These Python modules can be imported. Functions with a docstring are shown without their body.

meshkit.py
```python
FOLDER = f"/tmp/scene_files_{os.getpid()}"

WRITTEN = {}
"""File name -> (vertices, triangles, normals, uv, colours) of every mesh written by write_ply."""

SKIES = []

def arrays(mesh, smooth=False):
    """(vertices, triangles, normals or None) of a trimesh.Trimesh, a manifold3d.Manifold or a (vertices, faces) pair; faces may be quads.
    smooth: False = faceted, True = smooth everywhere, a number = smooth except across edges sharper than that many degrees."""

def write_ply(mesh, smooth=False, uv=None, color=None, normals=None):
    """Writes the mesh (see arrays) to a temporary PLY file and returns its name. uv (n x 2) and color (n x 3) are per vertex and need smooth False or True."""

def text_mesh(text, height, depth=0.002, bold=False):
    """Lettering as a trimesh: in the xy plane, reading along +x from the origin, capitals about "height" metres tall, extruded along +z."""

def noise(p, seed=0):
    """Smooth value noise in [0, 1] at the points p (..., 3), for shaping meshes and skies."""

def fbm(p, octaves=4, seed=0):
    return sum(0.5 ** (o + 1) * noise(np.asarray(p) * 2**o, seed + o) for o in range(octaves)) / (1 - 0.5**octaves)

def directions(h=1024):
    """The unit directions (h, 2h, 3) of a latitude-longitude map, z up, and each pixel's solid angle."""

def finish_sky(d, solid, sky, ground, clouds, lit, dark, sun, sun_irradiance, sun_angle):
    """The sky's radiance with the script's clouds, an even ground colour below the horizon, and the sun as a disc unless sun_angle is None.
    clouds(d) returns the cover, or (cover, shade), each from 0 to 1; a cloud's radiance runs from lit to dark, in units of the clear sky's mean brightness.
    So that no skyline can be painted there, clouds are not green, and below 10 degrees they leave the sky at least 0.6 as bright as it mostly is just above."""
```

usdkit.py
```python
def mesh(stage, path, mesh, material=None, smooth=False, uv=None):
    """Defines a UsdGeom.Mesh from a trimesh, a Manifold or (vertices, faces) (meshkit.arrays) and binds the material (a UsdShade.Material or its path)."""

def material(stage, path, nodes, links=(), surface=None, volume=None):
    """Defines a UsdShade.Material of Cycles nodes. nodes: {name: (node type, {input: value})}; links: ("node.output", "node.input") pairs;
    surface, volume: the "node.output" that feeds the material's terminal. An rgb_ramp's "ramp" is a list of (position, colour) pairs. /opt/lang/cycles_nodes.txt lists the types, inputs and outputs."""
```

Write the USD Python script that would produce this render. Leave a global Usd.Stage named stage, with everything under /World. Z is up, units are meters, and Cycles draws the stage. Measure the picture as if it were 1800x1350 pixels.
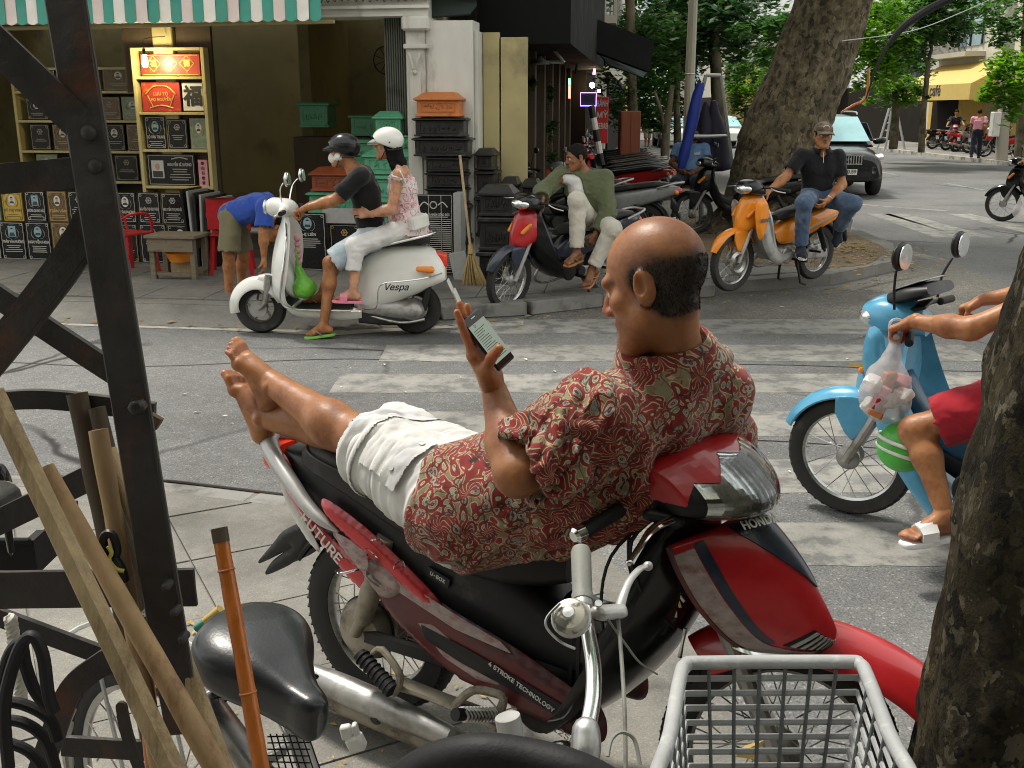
# A street corner: a man reclining on his red motorbike reads a phone while scooters pass a stone carver's shop.
import math,random
import numpy as np,trimesh,manifold3d as m3,shapely
from shapely.geometry import Polygon
from scipy.spatial import Delaunay,cKDTree
from pxr import Usd,UsdGeom,UsdLux,UsdShade,Sdf,Gf,Vt
import usdkit,meshkit
from meshkit import fbm

stage=Usd.Stage.CreateInMemory()
UsdGeom.SetStageUpAxis(stage,'Z');UsdGeom.SetStageMetersPerUnit(stage,1.0)
UsdGeom.Xform.Define(stage,'/World');UsdGeom.Scope.Define(stage,'/World/Looks')
# ---------------------------------------------------------------- camera, sky, sun, exposure
CAM_H,PITCH,FPX=1.834,math.radians(15.1),1800.0
cam=UsdGeom.Camera.Define(stage,'/World/camera')
cam.CreateHorizontalApertureAttr(36.0);cam.CreateVerticalApertureAttr(27.0);cam.CreateFocalLengthAttr(36.0)
cam.CreateClippingRangeAttr(Gf.Vec2f(0.05,800));cam.CreateExposureAttr(1.5)
cam.AddTranslateOp().Set(Gf.Vec3d(0,0,CAM_H));cam.AddRotateXOp().Set(90-math.degrees(PITCH))
SUN=np.array([-0.34,0.30,0.89]);SUN/=np.linalg.norm(SUN)
def usd_look_down(d):  # rotation that turns -z to point along -d
    z=d;x=np.cross([0,1,0],z);x/=np.linalg.norm(x);y=np.cross(z,x)
    return Gf.Matrix4d(*x,0,*y,0,*z,0,0,0,0,1)
sun=UsdLux.DistantLight.Define(stage,'/World/sun')
sun.CreateIntensityAttr(0.4);sun.CreateAngleAttr(10.0);sun.CreateColorAttr(Gf.Vec3f(1.0,0.94,0.85));sun.CreateNormalizeAttr(True)
sun.AddTransformOp().Set(usd_look_down(SUN))
sky=UsdLux.DomeLight.Define(stage,'/World/sky');sky.CreateIntensityAttr(1.0)
sky.GetPrim().SetCustomDataByKey('kind','structure')
skym=usdkit.material(stage,'/World/Looks/sky',{
    'tc':('texture_coordinate',{}),'s':('sky_texture',{'sky_type':'single_scattering','sun_disc':False,'sun_elevation':math.asin(SUN[2]),'sun_rotation':math.atan2(SUN[0],SUN[1])}),
    'n':('noise_texture',{'scale':2.2,'detail':5.0,'roughness':0.55}),
    'r':('rgb_ramp',{'ramp':[(0.25,(0.78,0.78,0.78)),(0.6,(0.97,0.97,0.97))]}),
    'm':('mix_color',{'blend_type':'mix','b':(9.3,9.25,8.9)}),'bg':('background_shader',{'strength':0.055})},
    [('tc.generated','n.vector'),('n.fac','r.fac'),('r.color','m.fac'),('s.color','m.a'),('m.result','bg.color')],surface='bg.background')
UsdShade.MaterialBindingAPI.Apply(sky.GetPrim()).Bind(skym)

# ---------------------------------------------------------------- placing: a point of the photograph at a known distance or height
V=np.array;PI=math.pi
EYE=V([0,0,CAM_H]);_c,_s=math.cos(PITCH),math.sin(PITCH)
def ray(px,py):return V([(px-900)/FPX,_c+_s*(675-py)/FPX,-_s+_c*(675-py)/FPX])
def G(px,py,z=0.0):r=ray(px,py);return EYE+r*((z-CAM_H)/r[2])
def at(px,py,y):r=ray(px,py);return EYE+r*(y/r[1])
class Frame:  # a thing's own axes: X forward, Y to its left, Z up
    def __init__(s,o,yaw=0.0,lean=0.0):
        s.o=V(o,float);s.yaw=yaw
        c,n=math.cos(yaw),math.sin(yaw);X=V([c,n,0]);Y=V([-n,c,0]);Z=V([0,0,1.0])
        s.R=np.stack([X,Y*math.cos(lean)+Z*math.sin(lean),Z*math.cos(lean)-Y*math.sin(lean)],1)
    def w(s,p):return np.atleast_2d(p)@s.R.T+s.o
    def p(s,*p):return s.R@V(p,float)+s.o
    def l(s,px,py,Y=0.0):  # where the sight line through a pixel meets the plane at Y
        r=s.R.T@ray(px,py);e=s.R.T@(EYE-s.o);return e+r*((Y-e[1])/r[1])
    def m(s,mesh):mesh=mesh.copy();mesh.vertices=s.w(mesh.vertices);return mesh

# ---------------------------------------------------------------- things and parts
_used={}
def _free(path):
    if path not in _used:_used[path]=0;return path
    while True:
        _used[path]+=1;q='%s_%03d'%(path,_used[path])
        if q not in _used:_used[q]=0;return q
def tag(prim,label=None,cat=None,group=None,kind=None):
    for k,v in(('label',label),('category',cat),('group',group),('kind',kind)):
        if v:prim.SetCustomDataByKey(k,v)
    return prim
def _put(path,mesh,mat,smooth,off=None,attr=None):
    if isinstance(mesh,(list,tuple)):mesh=cat(mesh)
    if off is not None and np.any(off):mesh=mesh.copy();mesh.vertices=mesh.vertices-off
    pm=usdkit.mesh(stage,path,mesh,mat,smooth)
    for k,v in(attr or{}).items():
        UsdGeom.PrimvarsAPI(pm).CreatePrimvar(k,Sdf.ValueTypeNames.FloatArray,'vertex').Set(Vt.FloatArray.FromNumpy(np.asarray(v,np.float32)))
    return pm.GetPrim()
class Part:
    def __init__(s,prim,base):s.prim,s.base,s.path=prim,base,str(prim.GetPath())
    def add(s,name,mesh,mat,smooth=35,label=None,kind=None,attr=None):
        return Part(tag(_put(_free(s.path+'/'+name),mesh,mat,smooth,s.base,attr),label,None,None,kind),s.base)
class Thing(Part):
    def __init__(s,name,label,cat=None,base=(0,0,0),group=None,kind=None):
        base=V(base,float);x=UsdGeom.Xform.Define(stage,_free('/World/'+name));x.AddTranslateOp().Set(Gf.Vec3d(*base))
        Part.__init__(s,tag(x.GetPrim(),label,cat,group,kind),base)
def solo(name,mesh,mat,label,cat=None,group=None,smooth=35,kind=None):
    if isinstance(mesh,(list,tuple)):mesh=cat_(mesh)
    b=mesh.bounds;base=V([b[:,0].mean(),b[:,1].mean(),b[0,2]])
    p=_put(_free('/World/'+name),mesh,mat,smooth,base);UsdGeom.Xformable(p).AddTranslateOp().Set(Gf.Vec3d(*base))
    return tag(p,label,cat,group,kind)
def structure(name,mesh,mat,smooth=False,label=None,kind='structure'):
    return Part(tag(_put(_free('/World/'+name),mesh,mat,smooth),label,None,None,kind),V([0,0,0.]))
def again(src,label,loc,rotz=0.0,scale=1.0,group=None,name=None):  # a copy of a thing with its parts
    p=src.prim;was=p.GetCustomData()
    x=UsdGeom.Xform.Define(stage,_free('/World/'+(name or p.GetName().split('_0')[0])))
    x.AddTranslateOp().Set(Gf.Vec3d(*map(float,loc)));x.AddRotateZOp().Set(math.degrees(rotz))
    if scale!=1.0:x.AddScaleOp().Set(Gf.Vec3f(scale,scale,scale))
    q=x.GetPrim();q.GetReferences().AddInternalReference(p.GetPath())
    # the reference brings the source's own placing ops; the copy's own order replaces them
    tag(q,label,was.get('category'),group or was.get('group'));q.SetInstanceable(True)
    return q

# ---------------------------------------------------------------- mesh helpers
def cat(ms):
    ms=[m for m in ms if m is not None];return trimesh.util.concatenate(ms)if len(ms)>1 else ms[0]
cat_=cat
def T(v,f):return trimesh.Trimesh(np.asarray(v,float),np.asarray(f,int),process=False)
def moved(m,d):m=m.copy();m.vertices=m.vertices+V(d,float);return m
def rot(m,axis,deg,c=(0,0,0)):
    m=m.copy();R=trimesh.transformations.rotation_matrix(math.radians(deg),axis)[:3,:3];c=V(c,float);m.vertices=(m.vertices-c)@R.T+c;return m
_CH={}
def box(x0,x1,y0,y1,z0,z1,ch=0.0):
    c=V([(x0+x1)/2,(y0+y1)/2,(z0+z1)/2]);h=np.abs(V([x1-x0,y1-y0,z1-z0]))/2
    if ch<=0 or ch>=h.min():
        m=trimesh.creation.box(2*h);m.vertices+=c;return m
    if 'c' not in _CH:
        pts=[];hs=V([1.,1,1])
        P=V([[sx*(1-.1*(k!=0)),sy*(1-.1*(k!=1)),sz*(1-.1*(k!=2))]for sx in(-1,1)for sy in(-1,1)for sz in(-1,1)for k in range(3)])
        hull=trimesh.convex.convex_hull(P);_CH['c']=(hull.vertices.copy(),hull.faces.copy())
    v,f=_CH['c'];v=v.copy();a=np.abs(v);outer=a>0.95
    return T(np.sign(v)*np.where(outer,h,h-ch)+c,f)
def beam(a,b,w,h,up=(0,0,1),ch=0.0):  # a bar from a to b, w across, h along up
    a,b=V(a,float),V(b,float);d=b-a;L=np.linalg.norm(d);d/=L
    y=np.cross(V(up,float),d);y/=np.linalg.norm(y);z=np.cross(d,y)
    m=box(0,L,-w/2,w/2,-h/2,h/2,ch);m.vertices=m.vertices@np.stack([d,y,z])+a;return m
def spline(pts,n=8,closed=False):
    P=V(pts,float);k=len(P);out=[]
    for i in range(k if closed else k-1):
        p0,p1,p2,p3=(P[(i+j)%k]if closed else P[min(max(i+j,0),k-1)]for j in(-1,0,1,2))
        for t in np.linspace(0,1,n,endpoint=False):
            out.append(0.5*(2*p1+(p2-p0)*t+(2*p0-5*p1+4*p2-p3)*t*t+(3*p1-p0-3*p2+p3)*t**3))
    if not closed:out.append(P[-1])
    return V(out)
def frames(P,closed=False):
    d=np.gradient(P,axis=0)if not closed else np.roll(P,-1,0)-np.roll(P,1,0)
    d/=np.maximum(np.linalg.norm(d,axis=1,keepdims=True),1e-9)
    u=np.cross(d[0],[0,0,1.0]);u=u if np.linalg.norm(u)>0.1 else np.cross(d[0],[1.0,0,0]);u/=np.linalg.norm(u);U=[]
    for k in d:u=u-k*(u@k);u/=np.linalg.norm(u);U.append(u.copy())
    return d,V(U),np.cross(d,V(U))
def loft(rings,closed=False,caps=True):  # rings of equal counts joined into a skin
    R=V(rings,float);k,n=R.shape[:2];v=R.reshape(-1,3);f=[]
    for i in range(k if closed else k-1):
        a=i*n+np.arange(n);b=((i+1)%k)*n+np.arange(n);a2,b2=np.roll(a,-1),np.roll(b,-1)
        f+=[np.stack([a,a2,b2],1),np.stack([a,b2,b],1)]
    if caps and not closed:
        v=np.vstack([v,R[0].mean(0),R[-1].mean(0)]);q=np.arange(n)
        f+=[np.stack([np.roll(q,-1),q,np.full(n,k*n)],1),np.stack([q+(k-1)*n,np.roll(q,-1)+(k-1)*n,np.full(n,k*n+1)],1)]
    return T(v,np.vstack(f))
def tube(pts,r,n=8,closed=False,sm=0,flat=1.0):
    P=V(pts,float);r=np.broadcast_to(V(r,float),(len(P),))if np.ndim(r)==0 or len(np.atleast_1d(r))==len(P)else V(r)
    if sm:
        Q=spline(np.c_[P,r],sm,closed);P,r=Q[:,:3],Q[:,3]
    if len(P)==2 and not closed:pass
    d,u,w=frames(P,closed);t=np.arange(n)*2*PI/n
    return loft(P[:,None]+r[:,None,None]*(np.cos(t)[None,:,None]*u[:,None]+flat*np.sin(t)[None,:,None]*w[:,None]),closed)
def lathe(prof,c=(0,0,0),axis=(0,0,1),n=20,closed=False):  # prof: (radius, along) pairs
    P=V(prof,float);a=V(axis,float);a/=np.linalg.norm(a);x=np.cross(a,[0,0,1.0]);x=x if np.linalg.norm(x)>.1 else V([1.,0,0]);x/=np.linalg.norm(x);y=np.cross(a,x);t=np.arange(n)*2*PI/n
    ring=np.cos(t)[:,None]*x+np.sin(t)[:,None]*y
    return loft(V(c,float)+P[:,0,None,None]*ring[None]+P[:,1,None,None]*a,closed)
def disc(c,axis,r,h,n=16,ch=0.0):return lathe([(max(r-ch,1e-4),-h/2),(r,-h/2+ch),(r,h/2-ch),(max(r-ch,1e-4),h/2)]if ch else[(r,-h/2),(r,h/2)],c,axis,n)
def ring_(c,axis,R,r,n=32,k=8):return lathe([(R+r*math.cos(t),r*math.sin(t))for t in np.arange(k)*2*PI/k],c,axis,n,True)
def ball(c,r,n=2):m=trimesh.creation.icosphere(n,1.0);m.vertices=m.vertices*r+V(c,float);return m
def clean(poly):
    p=Polygon(poly)if not hasattr(poly,'exterior')else poly
    if not p.is_valid:p=p.buffer(0)
    return max(p.geoms,key=lambda g:g.area)if hasattr(p,'geoms')else p
def pillow(poly,t,b,step,back=None,rounded=1):  # a panel in XZ, rising from its rim to thickness t within b; back: flat back (0) or the same bulge (None)
    p=clean(spline(poly,6,True)if rounded else poly);L=p.exterior.length;n=max(int(L/step),8)
    bd=V([p.exterior.interpolate(i/n,normalized=True).coords[0]for i in range(n)])
    x0,y0,x1,y1=p.bounds;gx,gy=np.meshgrid(np.arange(x0,x1,step),np.arange(y0,y1,step*.87));gx=gx+(np.arange(gx.shape[0])%2)[:,None]*step/2
    g=np.c_[gx.ravel(),gy.ravel()];q=shapely.points(g);g=g[shapely.contains(p.buffer(-step*.45),q)]if len(g)else g
    pts=np.vstack([bd,g]);tri=Delaunay(pts).simplices;cen=pts[tri].mean(1);tri=tri[shapely.contains(p,shapely.points(cen))]
    a=pts[tri];s=np.cross(a[:,1]-a[:,0],a[:,2]-a[:,0]);tri[s<0]=tri[s<0][:,::-1];tri=tri[np.abs(s)>1e-12]
    d=shapely.distance(p.exterior,shapely.points(pts));d[:n]=0
    h=t*np.sqrt(np.maximum(1-(1-np.minimum(d/b,1))**2,0))
    N=len(pts);front=np.c_[pts[:,0],-h,pts[:,1]]
    if back=='open':return T(front,tri)
    bk=np.c_[pts[:,0],(h if back is None else np.full(N,back)),pts[:,1]];e=np.arange(n);e2=np.roll(e,-1)
    if back is None:bk[:n,1]=0.0005;front[:n,1]=-.0005
    return T(np.vstack([front,bk]),np.vstack([tri,tri[:,::-1]+N,np.c_[e,e+N,e2+N],np.c_[e,e2+N,e2]]))
def plate(poly,t,ch=0.0):  # a flat plate in XZ, thickness t towards -Y, top edge chamfered
    p=clean(poly);m=trimesh.creation.extrude_polygon(p,t,engine='earcut');v=m.vertices
    m.vertices=np.c_[v[:,0],-v[:,2],v[:,1]];return m
def mirrorY(m):m=m.copy();m.vertices[:,1]*=-1;m.faces=m.faces[:,::-1];return m
def noisy(m,amp,sc,seed=0,sub=0,sxyz=(1,1,1)):
    for _ in range(sub):m=m.subdivide()
    n=m.vertex_normals;m=m.copy();m.vertices=m.vertices+n*((fbm(m.vertices*sc*V(sxyz)+57.3,4,seed)-.5)*2*amp)[:,None];return m
_FONT={}
def text(s,h,depth=.0015,bold=False,cjk=False,fit=None):  # lettering in XZ facing -Y, centred; capitals h tall; fit: greatest width
    key=(s,bold,cjk)
    if key not in _FONT:
        if cjk:v,f=_cjk(s)
        else:
            m=meshkit.text_mesh(s,1.0,0.1,bold);v,f=np.array(m.vertices),np.array(m.faces)
        _FONT[key]=(v,f)
    v,f=_FONT[key];v=v.copy();lo,hi=v.min(0),v.max(0);k=h if not fit else min(h,fit/(hi[0]-lo[0]))
    return T(np.c_[(v[:,0]-(lo[0]+hi[0])/2)*k,-v[:,2]*10*depth,(v[:,1]-.36)*h],f)
def _cjk(s):
    import glob
    from PIL import Image,ImageDraw,ImageFont
    font=ImageFont.truetype(glob.glob('/opt/blender-*/*/datafiles/fonts/Noto Sans CJK*.woff2')[0],64)
    im=Image.new('L',(80*len(s)+16,96));ImageDraw.Draw(im).text((8,76),s,255,font,anchor='ls',stroke_width=2)
    on=np.pad(np.asarray(im)>127,((0,0),(1,1))).astype(np.int8);rows,st=np.nonzero(np.diff(on,axis=1)==1);en=np.nonzero(np.diff(on,axis=1)==-1)[1]
    sh=shapely.union_all(shapely.box(st,76-rows-1,en,76-rows)).buffer(.6).buffer(-.6).simplify(.8)
    sh=shapely.affinity.scale(sh,1/56,1/56,origin=(0,0))
    m=cat([trimesh.creation.extrude_polygon(g,.1,engine='earcut')for g in getattr(sh,'geoms',[sh])]);return np.array(m.vertices),np.array(m.faces)

# ---------------------------------------------------------------- organic shapes: rounded bones and ellipsoids melted together, then skinned
def snets(F,o,h):
    s=F<0;nx,ny,nz=F.shape;cnt=np.zeros((nx-1,ny-1,nz-1));acc=np.zeros((nx-1,ny-1,nz-1,3))
    def sl(i,j,k):return(slice(i,nx-1+i),slice(j,ny-1+j),slice(k,nz-1+k))
    mix=np.zeros(cnt.shape,np.int8)
    for c in np.ndindex(2,2,2):mix+=s[sl(*c)]
    I=np.argwhere((mix>0)&(mix<8));ix,iy,iz=I.T
    acc=np.zeros((len(I),3));cnt=np.zeros(len(I))
    for a in range(3):
        for b in np.ndindex(2,2):
            c0=list(b);c0.insert(a,0);c1=list(c0);c1[a]=1
            f0=F[ix+c0[0],iy+c0[1],iz+c0[2]];f1=F[ix+c1[0],iy+c1[1],iz+c1[2]];on=(f0<0)!=(f1<0)
            t=np.where(on,f0/np.where(on,f0-f1,1),0);p=np.tile(V(c0,float),(len(I),1));p[:,a]+=t
            acc[on]+=p[on];cnt+=on
    v=(I+acc/cnt[:,None])*h+o;idx=-np.ones(mix.shape,np.int64);idx[ix,iy,iz]=np.arange(len(I));f=[]
    for a in range(3):
        b,c=(a+1)%3,(a+2)%3;lo=[slice(1,n-1)for n in F.shape];lo[a]=slice(0,F.shape[a]-1);hi=list(lo);hi[a]=slice(1,F.shape[a])
        e=np.argwhere(s[tuple(lo)]!=s[tuple(hi)]);g=e+V([1 if k!=a else 0 for k in range(3)])
        ins=s[g[:,0],g[:,1],g[:,2]];q=[]
        for db,dc in((-1,-1),(0,-1),(0,0),(-1,0)):
            k=g.copy();k[:,b]+=db;k[:,c]+=dc;q.append(idx[k[:,0],k[:,1],k[:,2]])
        q=np.stack(q,1);q=np.where(ins[:,None],q,q[:,::-1]);f+=[q[:,[0,1,2]],q[:,[0,2,3]]]
    return T(v,np.vstack(f))
def relaxed(m,n=1):
    f=m.faces;a=np.concatenate([f[:,0],f[:,1],f[:,2]]);b=np.concatenate([f[:,1],f[:,2],f[:,0]]);v=m.vertices.copy();N=len(v);cnt=np.maximum(np.bincount(a,minlength=N)+np.bincount(b,minlength=N),1)
    for k in range(2*n):
        s=np.stack([np.bincount(a,v[b,i],N)+np.bincount(b,v[a,i],N)for i in range(3)],1)/cnt[:,None];v=v+(.55 if k%2==0 else-.5)*(s-v)
    return T(v,f)
def _smin(a,b,k):
    if k<=0:return np.minimum(a,b)
    h=np.maximum(k-np.abs(a-b),0)/k;return np.minimum(a,b)-h*h*k*.25
def blob(prims,k=.02,res=.01,cuts=(),shell=0.0,relax=1):
    """prims: ('c', a, b, ra, rb[, k]) rounded bone, ('e', centre, radii, axes or None[, k]) ellipsoid; a leading '-' carves. cuts: (point, normal) keeps the side the normal points away from."""
    lo,hi=[],[]
    for p in prims:
        if p[0][-1]=='c':a,b=V(p[1]),V(p[2]);r=max(p[3],p[4]);lo.append(np.minimum(a,b)-r);hi.append(np.maximum(a,b)+r)
        else:r=max(p[2]);lo.append(V(p[1])-r);hi.append(V(p[1])+r)
    pad=3*res+k*.3;L=np.min([l for l,p in zip(lo,prims)if p[0][0]!='-'],0)-pad;U=np.max([u for u,p in zip(hi,prims)if p[0][0]!='-'],0)+pad
    n=np.ceil((U-L)/res).astype(int)+1;F=np.full(n,9.0,np.float32);ax=[L[i]+res*np.arange(n[i])for i in range(3)]
    for p,l,u in zip(prims,lo,hi):
        kk=p[5]if p[0][-1]=='c' and len(p)>5 else p[4]if p[0][-1]=='e' and len(p)>4 else k
        m=kk+2.5*res+shell;i0=np.clip(((l-m-L)/res).astype(int),0,n);i1=np.clip(((u+m-L)/res).astype(int)+2,0,n)
        if np.any(i1<=i0):continue
        X,Y,Z=np.meshgrid(*[ax[i][i0[i]:i1[i]]for i in range(3)],indexing='ij',sparse=True);S=tuple(slice(a,b)for a,b in zip(i0,i1))
        if p[0][-1]=='c':
            a,b=V(p[1],float),V(p[2],float);ba=b-a;q=(X-a[0],Y-a[1],Z-a[2]);t=np.clip((q[0]*ba[0]+q[1]*ba[1]+q[2]*ba[2])/max(ba@ba,1e-12),0,1)
            d=np.sqrt((q[0]-t*ba[0])**2+(q[1]-t*ba[1])**2+(q[2]-t*ba[2])**2)-(p[3]+t*(p[4]-p[3]))
        else:
            q=np.stack(np.broadcast_arrays(X-p[1][0],Y-p[1][1],Z-p[1][2]),-1);q=q if p[3]is None else q@V(p[3]);r=V(p[2],float)
            k0=np.sqrt(((q/r)**2).sum(-1));k1=np.sqrt(((q/r**2)**2).sum(-1));d=k0*(k0-1)/np.maximum(k1,1e-9)
        F[S]=-_smin(-F[S],d,kk)if p[0][0]=='-' else _smin(F[S],d,kk)
    if shell:F=np.maximum(F,-(F+shell))
    if cuts:
        X,Y,Z=np.meshgrid(*ax,indexing='ij',sparse=True)
        for cp,cn in cuts:
            cn=V(cn,float)/np.linalg.norm(cn);F=np.maximum(F,(X-cp[0])*cn[0]+(Y-cp[1])*cn[1]+(Z-cp[2])*cn[2])
    m=snets(F,L,res)
    return relaxed(m,relax)
def weld(ms):  # one skin out of overlapping closed meshes
    try:
        M=[m3.Manifold(m3.Mesh(np.asarray(m.vertices,np.float32),np.asarray(m.faces,np.uint32)))for m in ms]
        if all(x.status()==m3.Error.NoError for x in M):
            r=m3.Manifold.batch_boolean(M,m3.OpType.Add).to_mesh();return T(r.vert_properties[:,:3],r.tri_verts)
    except Exception:pass
    return cat(ms)

# ---------------------------------------------------------------- materials
L={}
def lerp(a,b,t):return tuple(x+(y-x)*t for x,y in zip(a,b))
def M(name,c,r=.5,metal=0.,var=.18,sc=6.,bump=0.,bsc=40.,bd=.004,c2=None,c2at=(.55,.65),c2sc=5.,coat=0.,spec=.5,rvar=.12,stretch=(1,1,1),det=5.,extra=None,sheen=0.,rnd=0.,sss=0.):
    """Colour c with cloudy variation; c2: stains, chips or grain of a second colour where a noise passes c2at; bump: fine relief."""
    nd={'tc':('texture_coordinate',{}),'mp':('mapping',{'scale':tuple(map(float,stretch))}),
          'n':('noise_texture',{'scale':sc,'detail':det,'roughness':.6}),
          'r':('rgb_ramp',{'ramp':[(.25,tuple(x*(1-var)for x in c)),(.75,tuple(min(x*(1+var),1)for x in c))]}),
          'rr':('map_range',{'from_min':.3,'from_max':.7,'to_min':max(r-rvar,.02),'to_max':min(r+rvar,1.)}),
          'p':('principled_bsdf',{'metallic':metal,'specular_ior_level':spec,'coat_weight':coat,'coat_roughness':.08,'sheen_weight':sheen})}
    lk=[('tc.object','mp.vector'),('mp.vector','n.vector'),('n.fac','r.fac'),('n.fac','rr.value'),('rr.result','p.roughness')];col='r.color'
    if sss:nd['p'][1].update({'subsurface_weight':sss,'subsurface_scale':.01,'subsurface_radius':(1.,.35,.2)})
    if c2 is not None:
        nd['n2']=('noise_texture',{'scale':c2sc,'detail':8.,'roughness':.65});nd['r2']=('rgb_ramp',{'ramp':[(c2at[0],(0,0,0)),(c2at[1],(1,1,1))]});nd['mx']=('mix_color',{'blend_type':'mix','b':c2})
        lk+=[('mp.vector','n2.vector'),('n2.fac','r2.fac'),('r2.color','mx.fac'),(col,'mx.a')];col='mx.result'
    if rnd:
        nd['oi']=('object_info',{});nd['om']=('map_range',{'to_min':1-rnd,'to_max':1+rnd});nd['hs']=('hsv',{});lk+=[('oi.random','om.value'),('om.result','hs.value'),(col,'hs.color')];col='hs.color'
    lk.append((col,'p.base_color'))
    if bump:
        nd['nb']=('noise_texture',{'scale':bsc,'detail':6.,'roughness':.6});nd['b']=('bump',{'strength':bump,'distance':bd})
        lk+=[('mp.vector','nb.vector'),('nb.fac','b.height'),('b.normal','p.normal')]
    L[name]=usdkit.material(stage,'/World/Looks/'+name,nd,lk,surface='p.BSDF');return L[name]
def glow(name,c,s):
    L[name]=usdkit.material(stage,'/World/Looks/'+name,{'e':('emission',{'color':c,'strength':s})},[],surface='e.emission')
def pane(name,tint=(1,1,1),ior=1.45,rough=.03):
    L[name]=usdkit.material(stage,'/World/Looks/'+name,{'f':('fresnel',{'IOR':ior}),'t':('transparent_bsdf',{'color':tint}),'g':('glossy_bsdf',{'color':(.9,.9,.9),'roughness':rough}),'m':('mix_closure',{})},
                              [('f.fac','m.fac'),('t.BSDF','m.closure1'),('g.BSDF','m.closure2')],surface='m.closure')
# ground
def ground(name,base,stone,dark,agg=.55,crack=0.,sc=70.,big=.35,sp=.35,fleck=1.35):
    nd={'g':('geometry',{}),'v':('voronoi_texture',{'scale':sc,'randomness':1.}),'vr':('rgb_ramp',{'ramp':[(0.,stone),(.42,base),(1.,dark)]}),'sep':('separate_color',{}),
          'ws':('rgb_ramp',{'ramp':[(.93,(0,0,0)),(.985,(1,1,1))]}),'mw':('mix_color',{'blend_type':'mix','b':tuple(min(x*fleck,.42)for x in stone)}),
          'n':('noise_texture',{'scale':big,'detail':8.,'roughness':.62}),'nr':('rgb_ramp',{'ramp':[(.3,(.52,.5,.48)),(.48,(.95,.95,.95)),(.7,(1.32,1.31,1.28))]}),
          'n2':('noise_texture',{'scale':9.,'detail':8.,'roughness':.7}),'n2r':('rgb_ramp',{'ramp':[(.3,(.8,.8,.8)),(.7,(1.18,1.18,1.17))]}),
          'm1':('mix_color',{'blend_type':'multiply','fac':1.}),'m2':('mix_color',{'blend_type':'multiply','fac':.8}),
          'cv':('voronoi_texture',{'feature':'distance_to_edge','scale':.55}),'cm':('mix_vector',{'fac':.18}),'cr':('rgb_ramp',{'ramp':[(0.,(1,1,1)),(.006,(.9,.9,.9)),(.014,(0,0,0))]}),
          'cn':('noise_texture',{'scale':.5,'detail':2.}),'cnr':('rgb_ramp',{'ramp':[(.5,(0,0,0)),(.6,(crack,crack,crack))]}),'cx':('mix_color',{'blend_type':'multiply','fac':1.}),'mc':('mix_color',{'blend_type':'mix','b':(.018,.017,.015)}),
          'nw':('noise_texture',{'scale':1.7,'detail':6.}),'b':('bump',{'strength':agg,'distance':.006}),'p':('principled_bsdf',{'roughness':.86,'specular_ior_level':sp})}
    lk=[('g.position','v.vector'),('v.distance','vr.fac'),('v.color','sep.color'),('sep.r','ws.fac'),('ws.color','mw.fac'),('vr.color','mw.a'),('g.position','n.vector'),('n.fac','nr.fac'),('g.position','n2.vector'),('n2.fac','n2r.fac'),
          ('mw.result','m1.a'),('nr.color','m1.b'),('m1.result','m2.a'),('n2r.color','m2.b'),('g.position','nw.vector'),('g.position','cm.a'),('nw.color','cm.b'),('cm.result','cv.vector'),('cv.distance','cr.fac'),
          ('g.position','cn.vector'),('cn.fac','cnr.fac'),('cr.color','cx.a'),('cnr.color','cx.b'),('cx.result','mc.fac'),('m2.result','mc.a'),('mc.result','p.base_color'),('v.distance','b.height'),('b.normal','p.normal')]
    L[name]=usdkit.material(stage,'/World/Looks/'+name,nd,lk,surface='p.BSDF')
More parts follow.
